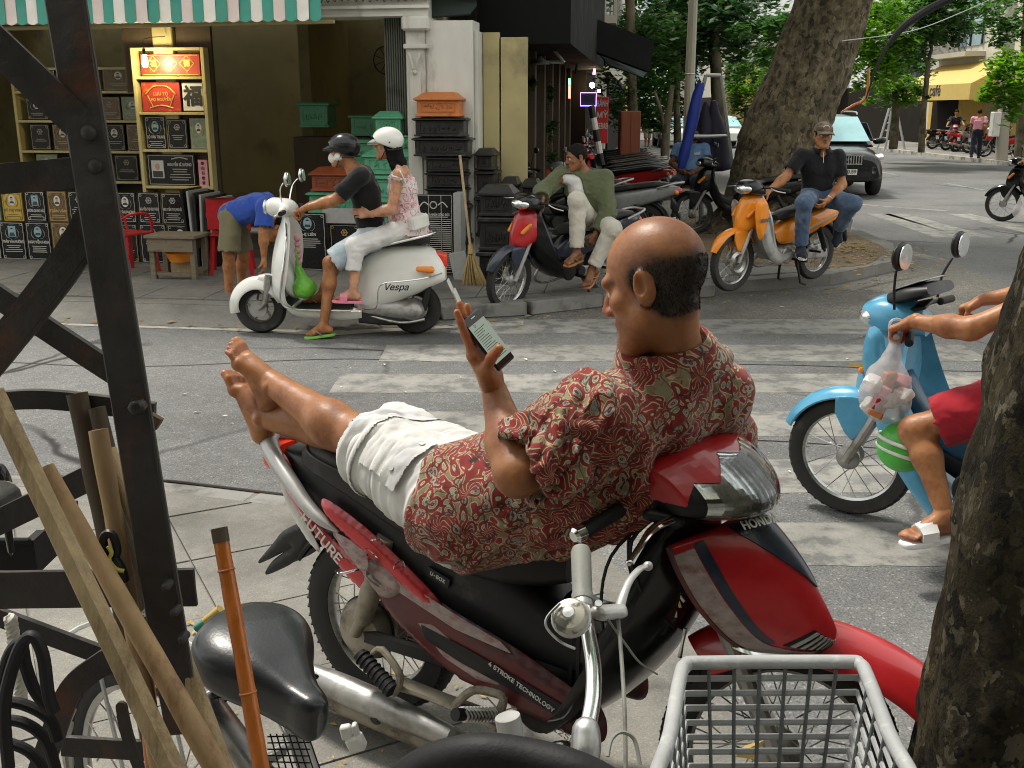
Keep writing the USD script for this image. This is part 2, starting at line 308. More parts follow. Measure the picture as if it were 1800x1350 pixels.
ground('asphalt',(.136,.139,.14),(.19,.187,.175),(.075,.075,.073),.45,1.,120.)
ground('old_asphalt',(.15,.145,.13),(.25,.235,.2),(.06,.057,.05),.8,.6,95.)
ground('paving',(.17,.165,.15),(.2,.195,.18),(.135,.13,.12),.2,.3,150.,.8,.3,1.1)
ground('paving_dusty',(.19,.183,.165),(.22,.212,.19),(.15,.145,.13),.25,.35,160.,1.1,.3,1.1)
ground('dirt',(.16,.115,.065),(.24,.18,.1),(.06,.045,.03),.9,0.,60.,1.4)
def roadpaint():
    nd={'g':('geometry',{}),'n':('noise_texture',{'scale':5.,'detail':9.,'roughness':.72}),'r':('rgb_ramp',{'ramp':[(.42,(.125,.125,.12)),(.51,(.225,.22,.2)),(.7,(.3,.295,.265))]}),
          'n3':('noise_texture',{'scale':.9,'detail':4.}),'r3':('rgb_ramp',{'ramp':[(.3,(.7,.7,.7)),(.65,(1.05,1.05,1.05))]}),'m':('mix_color',{'blend_type':'multiply','fac':1.}),
          'v':('voronoi_texture',{'scale':70.}),'b':('bump',{'strength':.4,'distance':.004}),'p':('principled_bsdf',{'roughness':.75})}
    L['roadpaint']=usdkit.material(stage,'/World/Looks/roadpaint',nd,[('g.position','n.vector'),('n.fac','r.fac'),('g.position','n3.vector'),('n3.fac','r3.fac'),('r.color','m.a'),('r3.color','m.b'),('m.result','p.base_color'),('g.position','v.vector'),('v.distance','b.height'),('b.normal','p.normal')],surface='p.BSDF')
roadpaint()
M('kerb',(.2,.195,.18),.85,bump=.5,bsc=50,c2=(.07,.066,.058),c2at=(.5,.7));M('kerb_pale',(.4,.38,.33),.85,bump=.4,c2=(.14,.13,.11),c2at=(.5,.62),c2sc=3)
M('joint',(.07,.066,.058),.95);M('leaf_litter',(.38,.25,.06),.8,var=.5,rnd=.5);M('litter_white',(.6,.58,.52),.7)
# metals, plastics, rubber
M('iron',(.042,.038,.037),.5,.35,.5,7,.9,45,.003,c2=(.12,.05,.028),c2at=(.52,.72),c2sc=6.5,rvar=.2,spec=.4)
M('black_iron',(.007,.007,.007),.6,0.,.3,9,.4,40,spec=.25);M('rubber',(.009,.009,.01),.6,spec=.3,bump=.2,bsc=120);M('tyre',(.022,.021,.02),.8,bump=.2,bsc=90,c2=(.09,.08,.065),c2at=(.55,.8),c2sc=8)
M('chrome',(.75,.75,.74),.12,1.,.06,12,rvar=.08,c2=(.35,.31,.25),c2at=(.62,.8),c2sc=14);M('steel',(.5,.5,.49),.34,1.,.15,12,rvar=.15,c2=(.22,.19,.15),c2at=(.58,.75),c2sc=9)
M('alloy',(.38,.375,.36),.45,.8,.18,12,.2,80,c2=(.16,.13,.09),c2at=(.5,.72),c2sc=7);M('alloy_dusty',(.31,.28,.22),.6,.4,.25,9,.25,80,c2=(.12,.1,.07),c2at=(.5,.68),c2sc=9)
M('galvanised',(.5,.52,.5),.42,.7,.14,20);M('black_plastic',(.010,.0105,.011),.42,spec=.35,rvar=.14,c2=(.06,.056,.05),c2at=(.6,.8),c2sc=8);M('black_gloss',(.005,.0055,.006),.2,coat=.15,spec=.4,rvar=.08)
M('dark_engine',(.022,.021,.02),.6,.3,.3,20,.3);M('seat_black',(.012,.012,.0115),.5,spec=.35,bump=.25,bsc=260,bd=.001,c2=(.07,.066,.055),c2at=(.56,.8),c2sc=4)
M('red_paint',(.43,.014,.018),.3,var=.1,coat=.5,rvar=.1,c2=(.26,.012,.014),c2at=(.6,.75),c2sc=16);M('red_plastic',(.4,.012,.016),.35,var=.1);M('dark_red',(.075,.010,.012),.4,coat=.2,c2=(.03,.014,.013),c2at=(.5,.75),c2sc=10)
M('orange_paint',(.78,.25,.01),.28,var=.07,coat=.5);M('blue_paint',(.07,.3,.48),.28,var=.1,coat=.5,metal=.1);M('deep_blue',(.03,.1,.17),.35);M('white_paint',(.7,.7,.66),.25,var=.05,coat=.5,rvar=.08);M('grey_paint',(.22,.225,.23),.35,metal=.3,coat=.4)
M('silver_paint',(.42,.42,.41),.38,.5,.1,12,c2=(.2,.17,.13),c2at=(.6,.75),c2sc=10);M('scratched',(.3,.24,.225),.5,var=.35,sc=26,c2=(.2,.025,.025),c2at=(.5,.72),c2sc=24,stretch=(1,1,2.));M('navy',(.02,.028,.045),.3,coat=.4)
M('lens_red',(.6,.03,.01),.15,coat=.5);M('lens_amber',(.7,.22,.02),.2,coat=.4);M('white_plastic',(.62,.62,.58),.4);M('plate_white',(.66,.66,.62),.45,var=.05);M('ink',(.02,.02,.022),.6);M('white_ink',(.6,.59,.54),.6,var=.1)
M('green_paint',(.03,.2,.13),.35,coat=.3);M('green_plastic',(.07,.42,.05),.4);M('pink',(.75,.24,.33),.55);M('brass',(.55,.4,.14),.35,.9)
M('reflector',(.7,.72,.72),.12,.9,.1,30);pane('lens',(.93,.95,.94),1.45);pane('window',(.5,.58,.56),1.6);L['bag']=usdkit.material(stage,'/World/Looks/bag',{'t':('transparent_bsdf',{'color':(.95,.94,.93)}),'d':('principled_bsdf',{'base_color':(.6,.58,.57),'roughness':.3}),'m':('mix_closure',{'fac':.42})},[('t.BSDF','m.closure1'),('d.BSDF','m.closure2')],surface='m.closure')
M('windscreen',(.25,.5,.52),.05,.2,.3,1.2,coat=1.)
# wood, stone, masonry
M('wood_pale',(.4,.3,.165),.7,var=.34,sc=7,stretch=(9,9,.45),bump=.6,bsc=26,bd=.003,c2=(.15,.1,.045),c2at=(.5,.7),c2sc=3.4)
M('wood_pole',(.36,.24,.12),.66,var=.22,sc=6,stretch=(8,8,.6),bump=.4,bsc=22,bd=.002,c2=(.16,.08,.035),c2at=(.54,.7),c2sc=3);M('wood_dark',(.06,.042,.024),.75,var=.3,stretch=(7,7,.6),bump=.4,bsc=20)
M('bamboo_orange',(.4,.11,.012),.32,var=.3,sc=7,stretch=(8,8,.5),coat=.3,c2=(.2,.05,.01),c2at=(.55,.7),c2sc=2.5);M('wood_old',(.16,.13,.085),.82,var=.35,sc=5,stretch=(1.5,6,6),bump=.5,bsc=25,c2=(.06,.05,.035),c2at=(.5,.7))
M('shelf_cream',(.5,.43,.2),.6,var=.14,c2=(.28,.23,.12),c2at=(.58,.75),c2sc=7);M('plaster_white',(.56,.55,.5),.85,var=.12,sc=2.2,bump=.2,bsc=18,c2=(.26,.24,.19),c2at=(.56,.76),c2sc=2.3,stretch=(1.6,1.6,.6));M('plaster_cream',(.42,.36,.18),.85,var=.16,sc=2,c2=(.2,.17,.1),c2at=(.55,.75),c2sc=1.6)
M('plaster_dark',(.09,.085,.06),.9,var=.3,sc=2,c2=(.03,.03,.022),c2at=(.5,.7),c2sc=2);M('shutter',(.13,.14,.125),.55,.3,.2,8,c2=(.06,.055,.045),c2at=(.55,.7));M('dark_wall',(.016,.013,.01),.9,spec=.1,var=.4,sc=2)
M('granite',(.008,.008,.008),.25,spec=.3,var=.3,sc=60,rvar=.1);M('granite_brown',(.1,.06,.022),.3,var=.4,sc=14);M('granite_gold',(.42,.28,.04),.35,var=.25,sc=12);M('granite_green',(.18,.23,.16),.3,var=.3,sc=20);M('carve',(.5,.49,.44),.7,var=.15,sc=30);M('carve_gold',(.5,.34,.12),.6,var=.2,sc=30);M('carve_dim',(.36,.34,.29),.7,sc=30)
M('photo_blue',(.16,.34,.42),.4,var=.1);M('photo_pale',(.55,.56,.53),.4);M('face_print',(.5,.3,.18),.5,var=.1);M('suit_print',(.03,.03,.035),.5);M('panel_red',(.42,.035,.02),.45,var=.2,sc=10,c2=(.5,.16,.03),c2at=(.56,.66),c2sc=16);M('gold_leaf',(.75,.5,.1),.4,.3)
M('box_orange',(.5,.16,.04),.5,var=.2,bump=.3,bsc=30,c2=(.3,.08,.02),c2at=(.56,.7),c2sc=12);M('box_black',(.016,.0155,.015),.38,spec=.35,var=.4,sc=14,bump=.25,bsc=40,c2=(.07,.068,.06),c2at=(.55,.8),c2sc=7);M('box_green',(.1,.36,.22),.5,var=.2,c2=(.04,.16,.1),c2at=(.55,.7),c2sc=10);M('box_rust',(.25,.06,.02),.5,var=.3);M('slab_grey',(.3,.3,.29),.6,var=.15,sc=20)
M('straw',(.42,.3,.12),.85,var=.35,sc=30,stretch=(3,3,.5));M('cloth_tarp',(.006,.007,.0065),.8,spec=.15,var=.4,sc=3);M('tarp_green',(.018,.03,.026),.7,var=.3,sc=3);M('blue_tarp',(.02,.05,.34),.6,var=.3,sc=5,bump=.4,bsc=9,bd=.02);M('purple_tarp',(.03,.025,.05),.7,var=.3,sc=5)
M('stripe_white',(.66,.62,.56),.6,var=.08,sc=5);M('stripe_green',(.03,.24,.18),.55,var=.15,sc=4);M('stripe_pink',(.6,.5,.46),.6,var=.08);M('banner_red',(.55,.02,.02),.5,var=.1);M('cabinet',(.18,.045,.018),.5,var=.2,stretch=(8,8,1));M('yellow_awning',(.52,.38,.1),.6,var=.1);M('yellow_wall',(.5,.33,.06),.8);M('facade_pale',(.5,.48,.4),.85,var=.12,sc=.8,c2=(.3,.28,.22),c2at=(.56,.75),c2sc=.7);M('facade_white',(.62,.63,.62),.8,var=.08,sc=.8);M('concrete',(.36,.34,.28),.9,var=.12,sc=.5)
# bark and leaves
def barkm(name,a,b,c,sc):
    nd={'tc':('texture_coordinate',{}),'mp':('mapping',{'scale':(1.,1.,.7)}),'nw':('noise_texture',{'scale':sc*.6,'detail':5.}),'mv':('mix_vector',{'fac':.14}),'v':('voronoi_texture',{'scale':sc,'feature':'f1'}),'sep':('separate_color',{}),
          'r':('rgb_ramp',{'ramp':[(0.,a),(.35,b),(.6,c),(.85,b),(1.,lerp(a,(.3,.27,.2),.45))]}),'n':('noise_texture',{'scale':sc*.22,'detail':7.,'roughness':.65}),'nr':('rgb_ramp',{'ramp':[(.3,(.45,.45,.42)),(.7,(1.45,1.4,1.3))]}),'m':('mix_color',{'blend_type':'multiply','fac':1.}),
          'n2':('noise_texture',{'scale':sc*2.2,'detail':8.,'roughness':.7}),'ad':('math',{'math_type':'add'}),'b':('bump',{'strength':.9,'distance':.018}),'p':('principled_bsdf',{'roughness':.9,'specular_ior_level':.2})}
    L[name]=usdkit.material(stage,'/World/Looks/'+name,nd,[('tc.object','mp.vector'),('mp.vector','nw.vector'),('mp.vector','mv.a'),('nw.color','mv.b'),('mv.result','v.vector'),('v.color','sep.color'),('sep.r','r.fac'),('mp.vector','n.vector'),('n.fac','nr.fac'),('r.color','m.a'),('nr.color','m.b'),('m.result','p.base_color'),
        ('mp.vector','n2.vector'),('n2.fac','ad.value1'),('sep.g','ad.value2'),('ad.value','b.height'),('b.normal','p.normal')],surface='p.BSDF')
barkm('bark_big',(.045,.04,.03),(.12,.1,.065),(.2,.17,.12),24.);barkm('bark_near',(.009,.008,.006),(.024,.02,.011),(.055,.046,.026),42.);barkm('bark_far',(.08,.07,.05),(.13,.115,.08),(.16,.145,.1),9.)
def leafm(name,a,b,tr):
    nd={'oi':('geometry',{}),'tc':('texture_coordinate',{}),'n':('noise_texture',{'scale':.9,'detail':3.}),'ad':('math',{'math_type':'multiply_add','value2':.45,'value3':0.}),'r':('rgb_ramp',{'ramp':[(.25,a),(.85,b)]}),'p':('principled_bsdf',{'roughness':.45,'specular_ior_level':.4}),'h':('hsv',{'value':1.9,'saturation':1.1}),'t':('translucent_bsdf',{}),'m':('mix_closure',{'fac':tr})}
    L[name]=usdkit.material(stage,'/World/Looks/'+name,nd,[('oi.random_per_island','ad.value1'),('tc.object','n.vector'),('n.fac','ad.value3'),('ad.value','r.fac'),('r.color','p.base_color'),('r.color','h.color'),('h.color','t.color'),('p.BSDF','m.closure1'),('t.BSDF','m.closure2')],surface='m.closure')
leafm('leaf_dark',(.012,.04,.012),(.05,.13,.03),.3);leafm('leaf_bright',(.055,.15,.015),(.2,.36,.045),.45);leafm('leaf_mid',(.025,.075,.018),(.09,.2,.04),.35)
# people: skin and cloth
def skinm(name,c,bd=.0008):
    nd={'tc':('texture_coordinate',{}),'n':('noise_texture',{'scale':9.,'detail':8.,'roughness':.68}),'r':('rgb_ramp',{'ramp':[(.36,tuple(x*k for x,k in zip(c,(.62,.5,.47)))),(.55,c),(.8,tuple(x*k for x,k in zip(c,(1.12,1.12,1.1))))]}),'rr':('map_range',{'from_min':.35,'from_max':.65,'to_min':.56,'to_max':.32}),'ha':('attribute',{'attribute':'hair'}),
          'mh':('mix_color',{'blend_type':'mix','b':(.016,.013,.011)}),'n2':('noise_texture',{'scale':130.,'detail':7.,'roughness':.7}),'b':('bump',{'strength':.6,'distance':bd*1.6}),'p':('principled_bsdf',{'roughness':.45,'specular_ior_level':.4,'subsurface_weight':.12,'subsurface_scale':.012,'subsurface_radius':(1.,.35,.2)})}
    L[name]=usdkit.material(stage,'/World/Looks/'+name,nd,[('tc.object','n.vector'),('n.fac','r.fac'),('r.color','mh.a'),('ha.fac','mh.fac'),('mh.result','p.base_color'),('tc.object','n2.vector'),('n2.fac','b.height'),('b.normal','p.normal'),('n.fac','rr.value'),('rr.result','p.roughness')],surface='p.BSDF')
skinm('skin',(.36,.16,.065));skinm('skin_pale',(.5,.27,.16));skinm('skin_dark',(.22,.095,.042));skinm('skin_hero',(.29,.122,.046))
M('hair',(.005,.0045,.004),.65,spec=.15,var=.3,sc=40,bump=.9,bsc=90,stretch=(6,6,1));M('eye_white',(.65,.62,.57),.2);M('nail',(.5,.3,.22),.3)
def clothm(name,c,var=.14,**k):M(name,c,.88,var=var,sc=k.pop('sc',7),bump=k.pop('bump',.5),bsc=k.pop('bsc',300),bd=.0012,spec=.2,sheen=.15,**k)
clothm('cloth_blue',(.025,.07,.34));clothm('cloth_black',(.008,.0085,.01));clothm('cloth_olive',(.1,.115,.06));clothm('cloth_khaki',(.17,.15,.085));clothm('cloth_cream',(.52,.49,.42));clothm('cloth_white',(.68,.67,.66));clothm('denim',(.06,.1,.17),c2=(.16,.22,.3),c2at=(.5,.7),c2sc=4);clothm('denim_pale',(.38,.46,.52),c2=(.6,.64,.66),c2at=(.5,.7));clothm('cloth_red',(.3,.012,.022));clothm('cloth_pink',(.7,.33,.38));clothm('uniform',(.17,.3,.52));clothm('navy_cloth',(.02,.025,.04));clothm('cap_cloth',(.16,.12,.085),c2=(.08,.06,.04),c2at=(.5,.52),c2sc=12);clothm('shorts_cream',(.57,.565,.54),c2=(.4,.41,.46),c2at=(.5,.75),c2sc=5)
M('lips',(.2,.07,.05),.5);M('gauge',(.2,.22,.23),.1,.3,.5,30,coat=1.);M('slip_grey',(.2,.21,.23),.6);M('mirror_green',(.45,.62,.5),.06,.9,.2,14);M('bag_green',(.16,.5,.05),.35);M('slip_orange',(.4,.17,.07),.6);M('slip_green',(.2,.5,.1),.6);M('shoe_sole',(.6,.58,.53),.6);M('mask',(.66,.66,.63),.85)
def printm(name,ground_c,stops,sc,warp,ring,pet):
    """Printed cotton: swirling feathers and flowers as bands round scattered centres, over a coloured ground."""
    nd={'tc':('texture_coordinate',{}),'nw':('noise_texture',{'scale':sc*.55,'detail':2.}),'mv':('mix_vector',{'fac':warp}),'v':('voronoi_texture',{'scale':sc,'feature':'f1','randomness':.9}),'vb':('voronoi_texture',{'scale':sc*2.3,'feature':'f1'}),'sep':('separate_color',{}),'sub':('vector_math',{'math_type':'subtract'}),'ln':('separate_xyz',{}),'an':('math',{'math_type':'arctan2'}),
          'a2':('math',{'math_type':'multiply','value2':pet}),'d2':('math',{'math_type':'multiply_add','value2':ring}),'sn':('math',{'math_type':'sine'}),'mr':('map_range',{'from_min':-1.,'from_max':1.}),'r':('rgb_ramp',{'ramp':stops[0]}),'rb':('rgb_ramp',{'ramp':stops[1]}),'pk':('rgb_ramp',{'ramp':[(.36,(0,0,0)),(.39,(1,1,1))]}),'m':('mix_color',{'blend_type':'mix'}),
          'nn':('noise_texture',{'scale':sc*1.6,'detail':2.,'distortion':2.2}),'nk':('rgb_ramp',{'ramp':[(.36,(1,1,1)),(.385,(0,0,0)),(.6,(0,0,0)),(.63,(1,1,1)),(.66,(0,0,0))]}),'m2':('mix_color',{'blend_type':'mix','b':ground_c}),
          'ed':('rgb_ramp',{'ramp':[(.46,(0,0,0)),(.5,(1,1,1)),(.53,(0,0,0))]}),'m3':('mix_color',{'blend_type':'mix','b':(.03,.022,.02)}),'n4':('noise_texture',{'scale':240.,'detail':2.}),'b':('bump',{'strength':.3,'distance':.0012}),'p':('principled_bsdf',{'roughness':.85,'specular_ior_level':.2,'sheen_weight':.15})}
    lk=[('tc.object','nw.vector'),('tc.object','mv.a'),('nw.color','mv.b'),('mv.result','v.vector'),('mv.result','vb.vector'),('v.color','sep.color'),('mv.result','sub.vector1'),('v.position','sub.vector2'),('sub.vector','ln.vector'),('ln.z','an.value1'),('ln.x','an.value2'),('an.value','a2.value1'),('v.distance','d2.value1'),('a2.value','d2.value3'),('d2.value','sn.value1'),('sn.value','mr.value'),('mr.result','r.fac'),('vb.distance','rb.fac'),
          ('sep.r','pk.fac'),('pk.color','m.fac'),('r.color','m.a'),('rb.color','m.b'),('tc.object','nn.vector'),('nn.fac','nk.fac'),('nk.color','m2.fac'),('m.result','m2.a'),('v.distance','ed.fac'),('ed.color','m3.fac'),('m2.result','m3.a'),('m3.result','p.base_color'),('tc.object','n4.vector'),('n4.fac','b.height'),('b.normal','p.normal')]
    L[name]=usdkit.material(stage,'/World/Looks/'+name,nd,lk,surface='p.BSDF')
RD,CR,OL,GY,DK=(.195,.02,.02),(.48,.38,.22),(.2,.17,.1),(.27,.31,.31),(.03,.022,.02)
printm('batik',RD,([(0.,RD),(.3,RD),(.34,DK),(.38,CR),(.62,lerp(CR,OL,.6)),(.68,DK),(.76,lerp(OL,DK,.4)),(.8,RD)],[(0.,CR),(.08,RD),(.15,DK),(.2,GY),(.3,OL),(.36,CR),(.41,DK),(.46,RD),(.6,RD),(.64,CR),(.7,OL)]),17.,.08,15.,6.)
printm('floral',(.68,.5,.5),([(0.,(.68,.52,.52)),(.5,(.7,.6,.58)),(.62,(.5,.1,.16)),(.8,(.66,.3,.36))],[(0.,(.45,.06,.1)),(.2,(.6,.25,.3)),(.34,(.7,.6,.58))]),16.,.06,14.,2.)

# ---------------------------------------------------------------- people
def unit(v):v=V(v,float);return v/max(np.linalg.norm(v),1e-9)
def mid(a,b,t=.5):return V(a)+(V(b)-V(a))*t
def head_prims(c,f,u,S=1.,ears=True,man=1):
    f=unit(f);r=unit(np.cross(f,u));u=np.cross(r,f);R=np.stack([r,f,u],1);Z=lambda x,y,z:c+R@V([x,y,z])*S
    e=lambda p,q,k=None,s='e':(s,Z(*p),V(q)*S,R)+((k*S,)if k is not None else())
    k_=lambda a,b,ra,rb,k,s='c':(s,Z(*a),Z(*b),ra*S,rb*S,k*S)
    P=[e((0,-.014,.032),(.077,.098,.09)),e((0,.03,-.03),(.06,.062,.088)),k_((0,.03,-.062),(0,.074,-.1),.048,.027,.03),k_((-.05,.005,-.05),(-.02,.066,-.094),.025,.02,.03),k_((.05,.005,-.05),(.02,.066,-.094),.025,.02,.03),
         e((-.043,.058,-.018),(.023,.022,.02),.02),e((.043,.058,-.018),(.023,.022,.02),.02),k_((-.042,.0765,.024),(.042,.0765,.024),.0115,.0115,.018),
         e((-.032,.101,.004),(.017,.016,.011),.01,'-e'),e((.032,.101,.004),(.017,.016,.011),.01,'-e'),
         k_((0,.086,.016),(0,.109,-.026),.0085,.0125,.012),e((-.0125,.098,-.031),(.0095,.012,.009),.008),e((.0125,.098,-.031),(.0095,.012,.009),.008),
         k_((-.02,.086,-.056),(.02,.086,-.056),.0085,.0085,.008),k_((-.018,.084,-.067),(.018,.084,-.067),.0085,.0085,.007),e((0,.1,-.0615),(.027,.012,.0022),.003,'-e'),e((0,.089,-.1),(.02,.014,.016),.016)]
    if ears:
        for s in(-1,1):
            A=R@V([[.45,s*.89,0],[-s*.87,.42,.2],[0,-.15,1.]]).T;A=np.linalg.qr(np.stack([r*.9-f*s*.42*1,f,u+f*-.18],1))[0]
            P+=[('e',Z(s*.079,-.012,-.004),V([.0095,.021,.034])*S,A,.007*S),('-e',Z(s*.0885,-.006,.002),V([.0065,.0115,.02])*S,A,.004*S),('e',Z(s*.078,-.004,-.03),V([.009,.012,.012])*S,A,.006*S)]
    return P,Z,R
def hand_prims(w,d,n,right,S=1.,curl=(.5,.5,.5,.5),thumb=(.6,.5,.4),spread=.0):
    d=unit(d);n=unit(V(n)-d*(V(n)@d));t=np.cross(d,n)*(1 if right else-1);P=[];tips=[]
    Z=lambda a,b,c:w+(d*a+t*b+n*c)*S
    for i in range(4):
        kn=Z((.087,.09,.085,.076)[i],.031-.021*i,-.004*(i in(1,2)));P.append(('c',Z(.015,.012-.009*i,0),kn,.0145*S,.0125*S,.012*S))
        P.append(('c',Z(.03,.012-.008*i,.009),kn,.013*S,.010*S,.012*S))
        th=0;p=kn;r=(.0095,.0098,.0092,.008)[i]
        for L_,q in zip(((.042,.026,.021),(.046,.03,.022),(.042,.028,.022),(.034,.021,.019))[i],(.85,1.1,.7)):
            th+=curl[i]*q;dd=d*math.cos(th)+n*math.sin(th)+t*spread*(1.5-i);p2=p+unit(dd)*L_*S;P.append(('c',p,p2,r*S,(r-.0009)*S,.004*S));p=p2;r-=.0009
        tips.append(p)
    p=Z(.02,.016,.006);P.append(('c',p,Z(.05,.035,.012),.017*S,.015*S,.014*S))
    a,b,c=thumb;q=Z(.05,.036,.014);P.append(('c',p,q,.016*S,.0135*S,.012*S));dr=unit(t*a+d*(1-a*.4)+n*b);p3=q+dr*.034*S;P.append(('c',q,p3,.0118*S,.0105*S,.006*S));dr2=unit(dr*(1-c)+(d*.4-t*.3+n)*c);P.append(('c',p3,p3+dr2*.026*S,.0108*S,.0092*S,.004*S));tips.append(p3+dr2*.026*S)
    return P,tips
def foot_prims(an,d,n,S=1.,toes=True,right=True):
    d=unit(d);n=unit(V(n)-d*(V(n)@d));t=np.cross(d,n);t=t if not right else-t  # t points to the big toe
    Z=lambda a,b,c:an+(d*a+t*b+n*c)*S
    P=[('c',Z(-.035,0,-.042),Z(.1,.008,-.062),.034*S,.02*S),('e',Z(-.038,0,-.045),V([.034,.03,.036])*S,np.stack([d,t,n],1)),('c',Z(0,0,-.005),Z(.1,.012,-.045),.037*S,.022*S),('c',Z(.04,0,-.03),Z(.1,-.022,-.058),.03*S,.019*S),('c',Z(.1,-.028,-.06),Z(.112,.026,-.06),.018*S,.02*S)]
    if toes:
        for i,(L_,r)in enumerate(((.06,.0135),(.062,.0098),(.054,.0092),(.044,.0088),(.034,.0085))):
            b=.03-i*.0158;P+=[('c',Z(.113-.004*i,b,-.062),Z(.113+L_*.62,b*1.05,-.06),r*S,r*S,.005*S),('c',Z(.113+L_*.62,b*1.05,-.06),Z(.113+L_*.95,b*1.05,-.068),r*.98*S,r*.92*S,.004*S)]
    else:P.append(('c',Z(.11,.012,-.062),Z(.15,.012,-.064),.026*S,.018*S))
    return P
def folds(m,amp,sc=13.,seed=1,aniso=(1,1,1)):
    if amp<=0:return m
    n=m.vertex_normals;p=m.vertices*sc*V(aniso);w=fbm(p*.5+31,3,seed)*2.2
    a=np.abs(fbm(p+w[:,None]+11,3,seed+5)-.5)*4;m.vertices=m.vertices+n*((a-.5)*amp)[:,None];return m
def limbs(J,S,off=0.,torso=True,arms=(2,2),legs=(2,2),cuffs=True,wide=1.,flare=.0):
    """Bones of a body, or, with off > 0 and fractions of the limbs, of the clothes over it."""
    P=[];r=lambda x:x*S*wide+off
    ct=mid(J['lsh'],J['rsh']);side=unit(J['rsh']-J['lsh']);hs=unit(J['rhip']-J['lhip']);sp=ct-J['pel'];up=unit(sp)
    if torso:
        A=J['pel'];B=J['pel']+sp*.35;C=J['pel']+sp*.72
        for s in(-1,1):
            if torso!='top':P.append(('c',A+hs*s*.05*S,B+side*s*.045*S,r(.102),r(.096)))
            P+=[('c',B+side*s*.045*S,C+side*s*.07*S,r(.096),r(.1)),('c',C+side*s*.05*S,ct+side*s*.06*S-up*.03*S,r(.095),r(.07))]
        for s in 'lr':P.append(('c',ct-up*.035*S+(J[s+'sh']-ct)*.3,J[s+'sh']-up*.006,r(.066),r(.054)))
    if torso=='hips':P=[('c',J['pel']-hs*.05*S,J['pel']+hs*.05*S,r(.104),r(.104)),('c',J['pel']-hs*.045*S,J['pel']+sp*.2-hs*.045*S,r(.104),r(.1)),('c',J['pel']+hs*.045*S,J['pel']+sp*.2+hs*.045*S,r(.104),r(.1))]
    def cuff(e,d,R):P.append(('-c',e+d*R*1.05,e+d*R*2.2,R*1.18,R*1.3,.004))
    for s,fr in zip('lr',arms):
        if fr<=0:continue
        a,b,c=J[s+'sh'],J[s+'el'],J[s+'wr'];e=mid(a,b,min(fr,1));P.append(('c',a,e,r(.052),r(.042)+flare*min(fr,1)))
        if fr>1:m_=mid(b,c,.35*min(fr-1,1));e2=mid(b,c,fr-1);P+=[('c',b,m_,r(.042),r(.043)),('c',m_,e2,r(.043),r(.042-.014*(fr-1))+flare)]
        if off and cuffs:d=unit(b-a)if fr<=1 else unit(c-b);cuff(e if fr<=1 else e2,d,r(.042)+flare)
    for s,fr in zip('lr',legs):
        if fr<=0:continue
        a,b,c=J[s+'hip'],J[s+'kn'],J[s+'an'];e=mid(a,b,min(fr,1));P.append(('c',a,e,r(.084),r(.084-.028*min(fr,1))+flare))
        if fr>1:
            bk=unit(np.cross(np.cross(b-a,c-b),unit(c-b)));bk=bk if bk@(b-a)<0 else-bk;f2=min(fr-1,1);m_=mid(b,c,.32*f2)-(0 if np.linalg.norm(np.cross(b-a,c-b))<.02 else bk*-.012*S);e2=mid(b,c,f2)
            P+=[('c',b,m_,r(.054),r(.056)),('c',m_,e2,r(.056),r(.056-.02*f2)+flare)]
        if off and cuffs:d=unit(b-a)if fr<=1 else unit(c-b);cuff(e if fr<=1 else e2,d,(r(.084-.028*fr)if fr<=1 else r(.056-.02*f2))+flare)
    return P
def human(label,J,f,u,skin='skin',S=1.,res=.012,hres=.0065,hands=None,feet=None,base=None,hair='short',eyes=False,toes=True,hand_res=None,group=None,hs=1.):
    J={k:V(v,float)for k,v in J.items()};hd=J['head'];f=unit(f);u=unit(u)
    if base is None:b=np.vstack(list(J.values()));base=V([J['pel'][0],J['pel'][1],b[:,2].min()])
    t=Thing('person',label,'person',base,group);t.J=J;t.S=S
    HP,Z,R=head_prims(hd,f,u,S*hs);t.Z,t.R=Z,R
    nk=('c',mid(J['lsh'],J['rsh'])+(J['neck']-mid(J['lsh'],J['rsh']))*.3,J['neck'],.075*S,.058*S);nk2=('c',J['neck'],Z(0,-.02,-.06),.06*S,.055*S)
    ms=[blob(limbs(J,S)+[nk,nk2],.035*S,res),blob(HP+[nk2],.018*S,hres)]
    t.tips={}
    for s in 'lr':
        if hands and s in hands:
            d,n,kw=hands[s];P,t.tips[s]=hand_prims(J[s+'wr'],d,n,s=='r',S,**kw);ms.append(blob(P+[('c',J[s+'wr']-unit(d)*.02,J[s+'wr']+unit(d)*.02,.027*S,.024*S)],.008,hand_res or hres*.75))
        if feet and s in feet:d,n=feet[s];ms.append(blob(foot_prims(J[s+'an'],d,n,S,toes,s=='r')+[('c',J[s+'an'],mid(J[s+'an'],J[s+'kn'],.2),.036*S,.036*S)],.014,hres if toes else res))
    t.body=t.add('body',weld(ms),L[skin],True)
    if eyes:
        for s in(-1,1):
            e=Part(_p:=tag(_put(_free(t.path+'/eye'),ball(Z(s*.032,.0795,.003),.0115*S),L['eye_white'],True,base)),base);e.add('iris',ball(Z(s*.032+eyes[0]*.004,.0862,.003+eyes[1]*.004),.0062*S,1),L['ink'])
            t.add('eyebrow',tube([Z(s*.014,.0945,.022),Z(s*.034,.0935,.03),Z(s*.052,.078,.022)],[.0035*S,.004*S,.002*S],6,sm=3),L['hair'])
    if hair=='short':
        h=blob([('e',Z(0,-.016,.036),V([.081,.1,.0925])*S,R)],.01,hres,cuts=[(Z(0,.068,.062),f*.78-u*.62),(Z(0,0,-.07),-u),(Z(0,.075,.05),f)]);t.add('hair',noisy(h,.004*S,60),L['hair'],True)
    return t
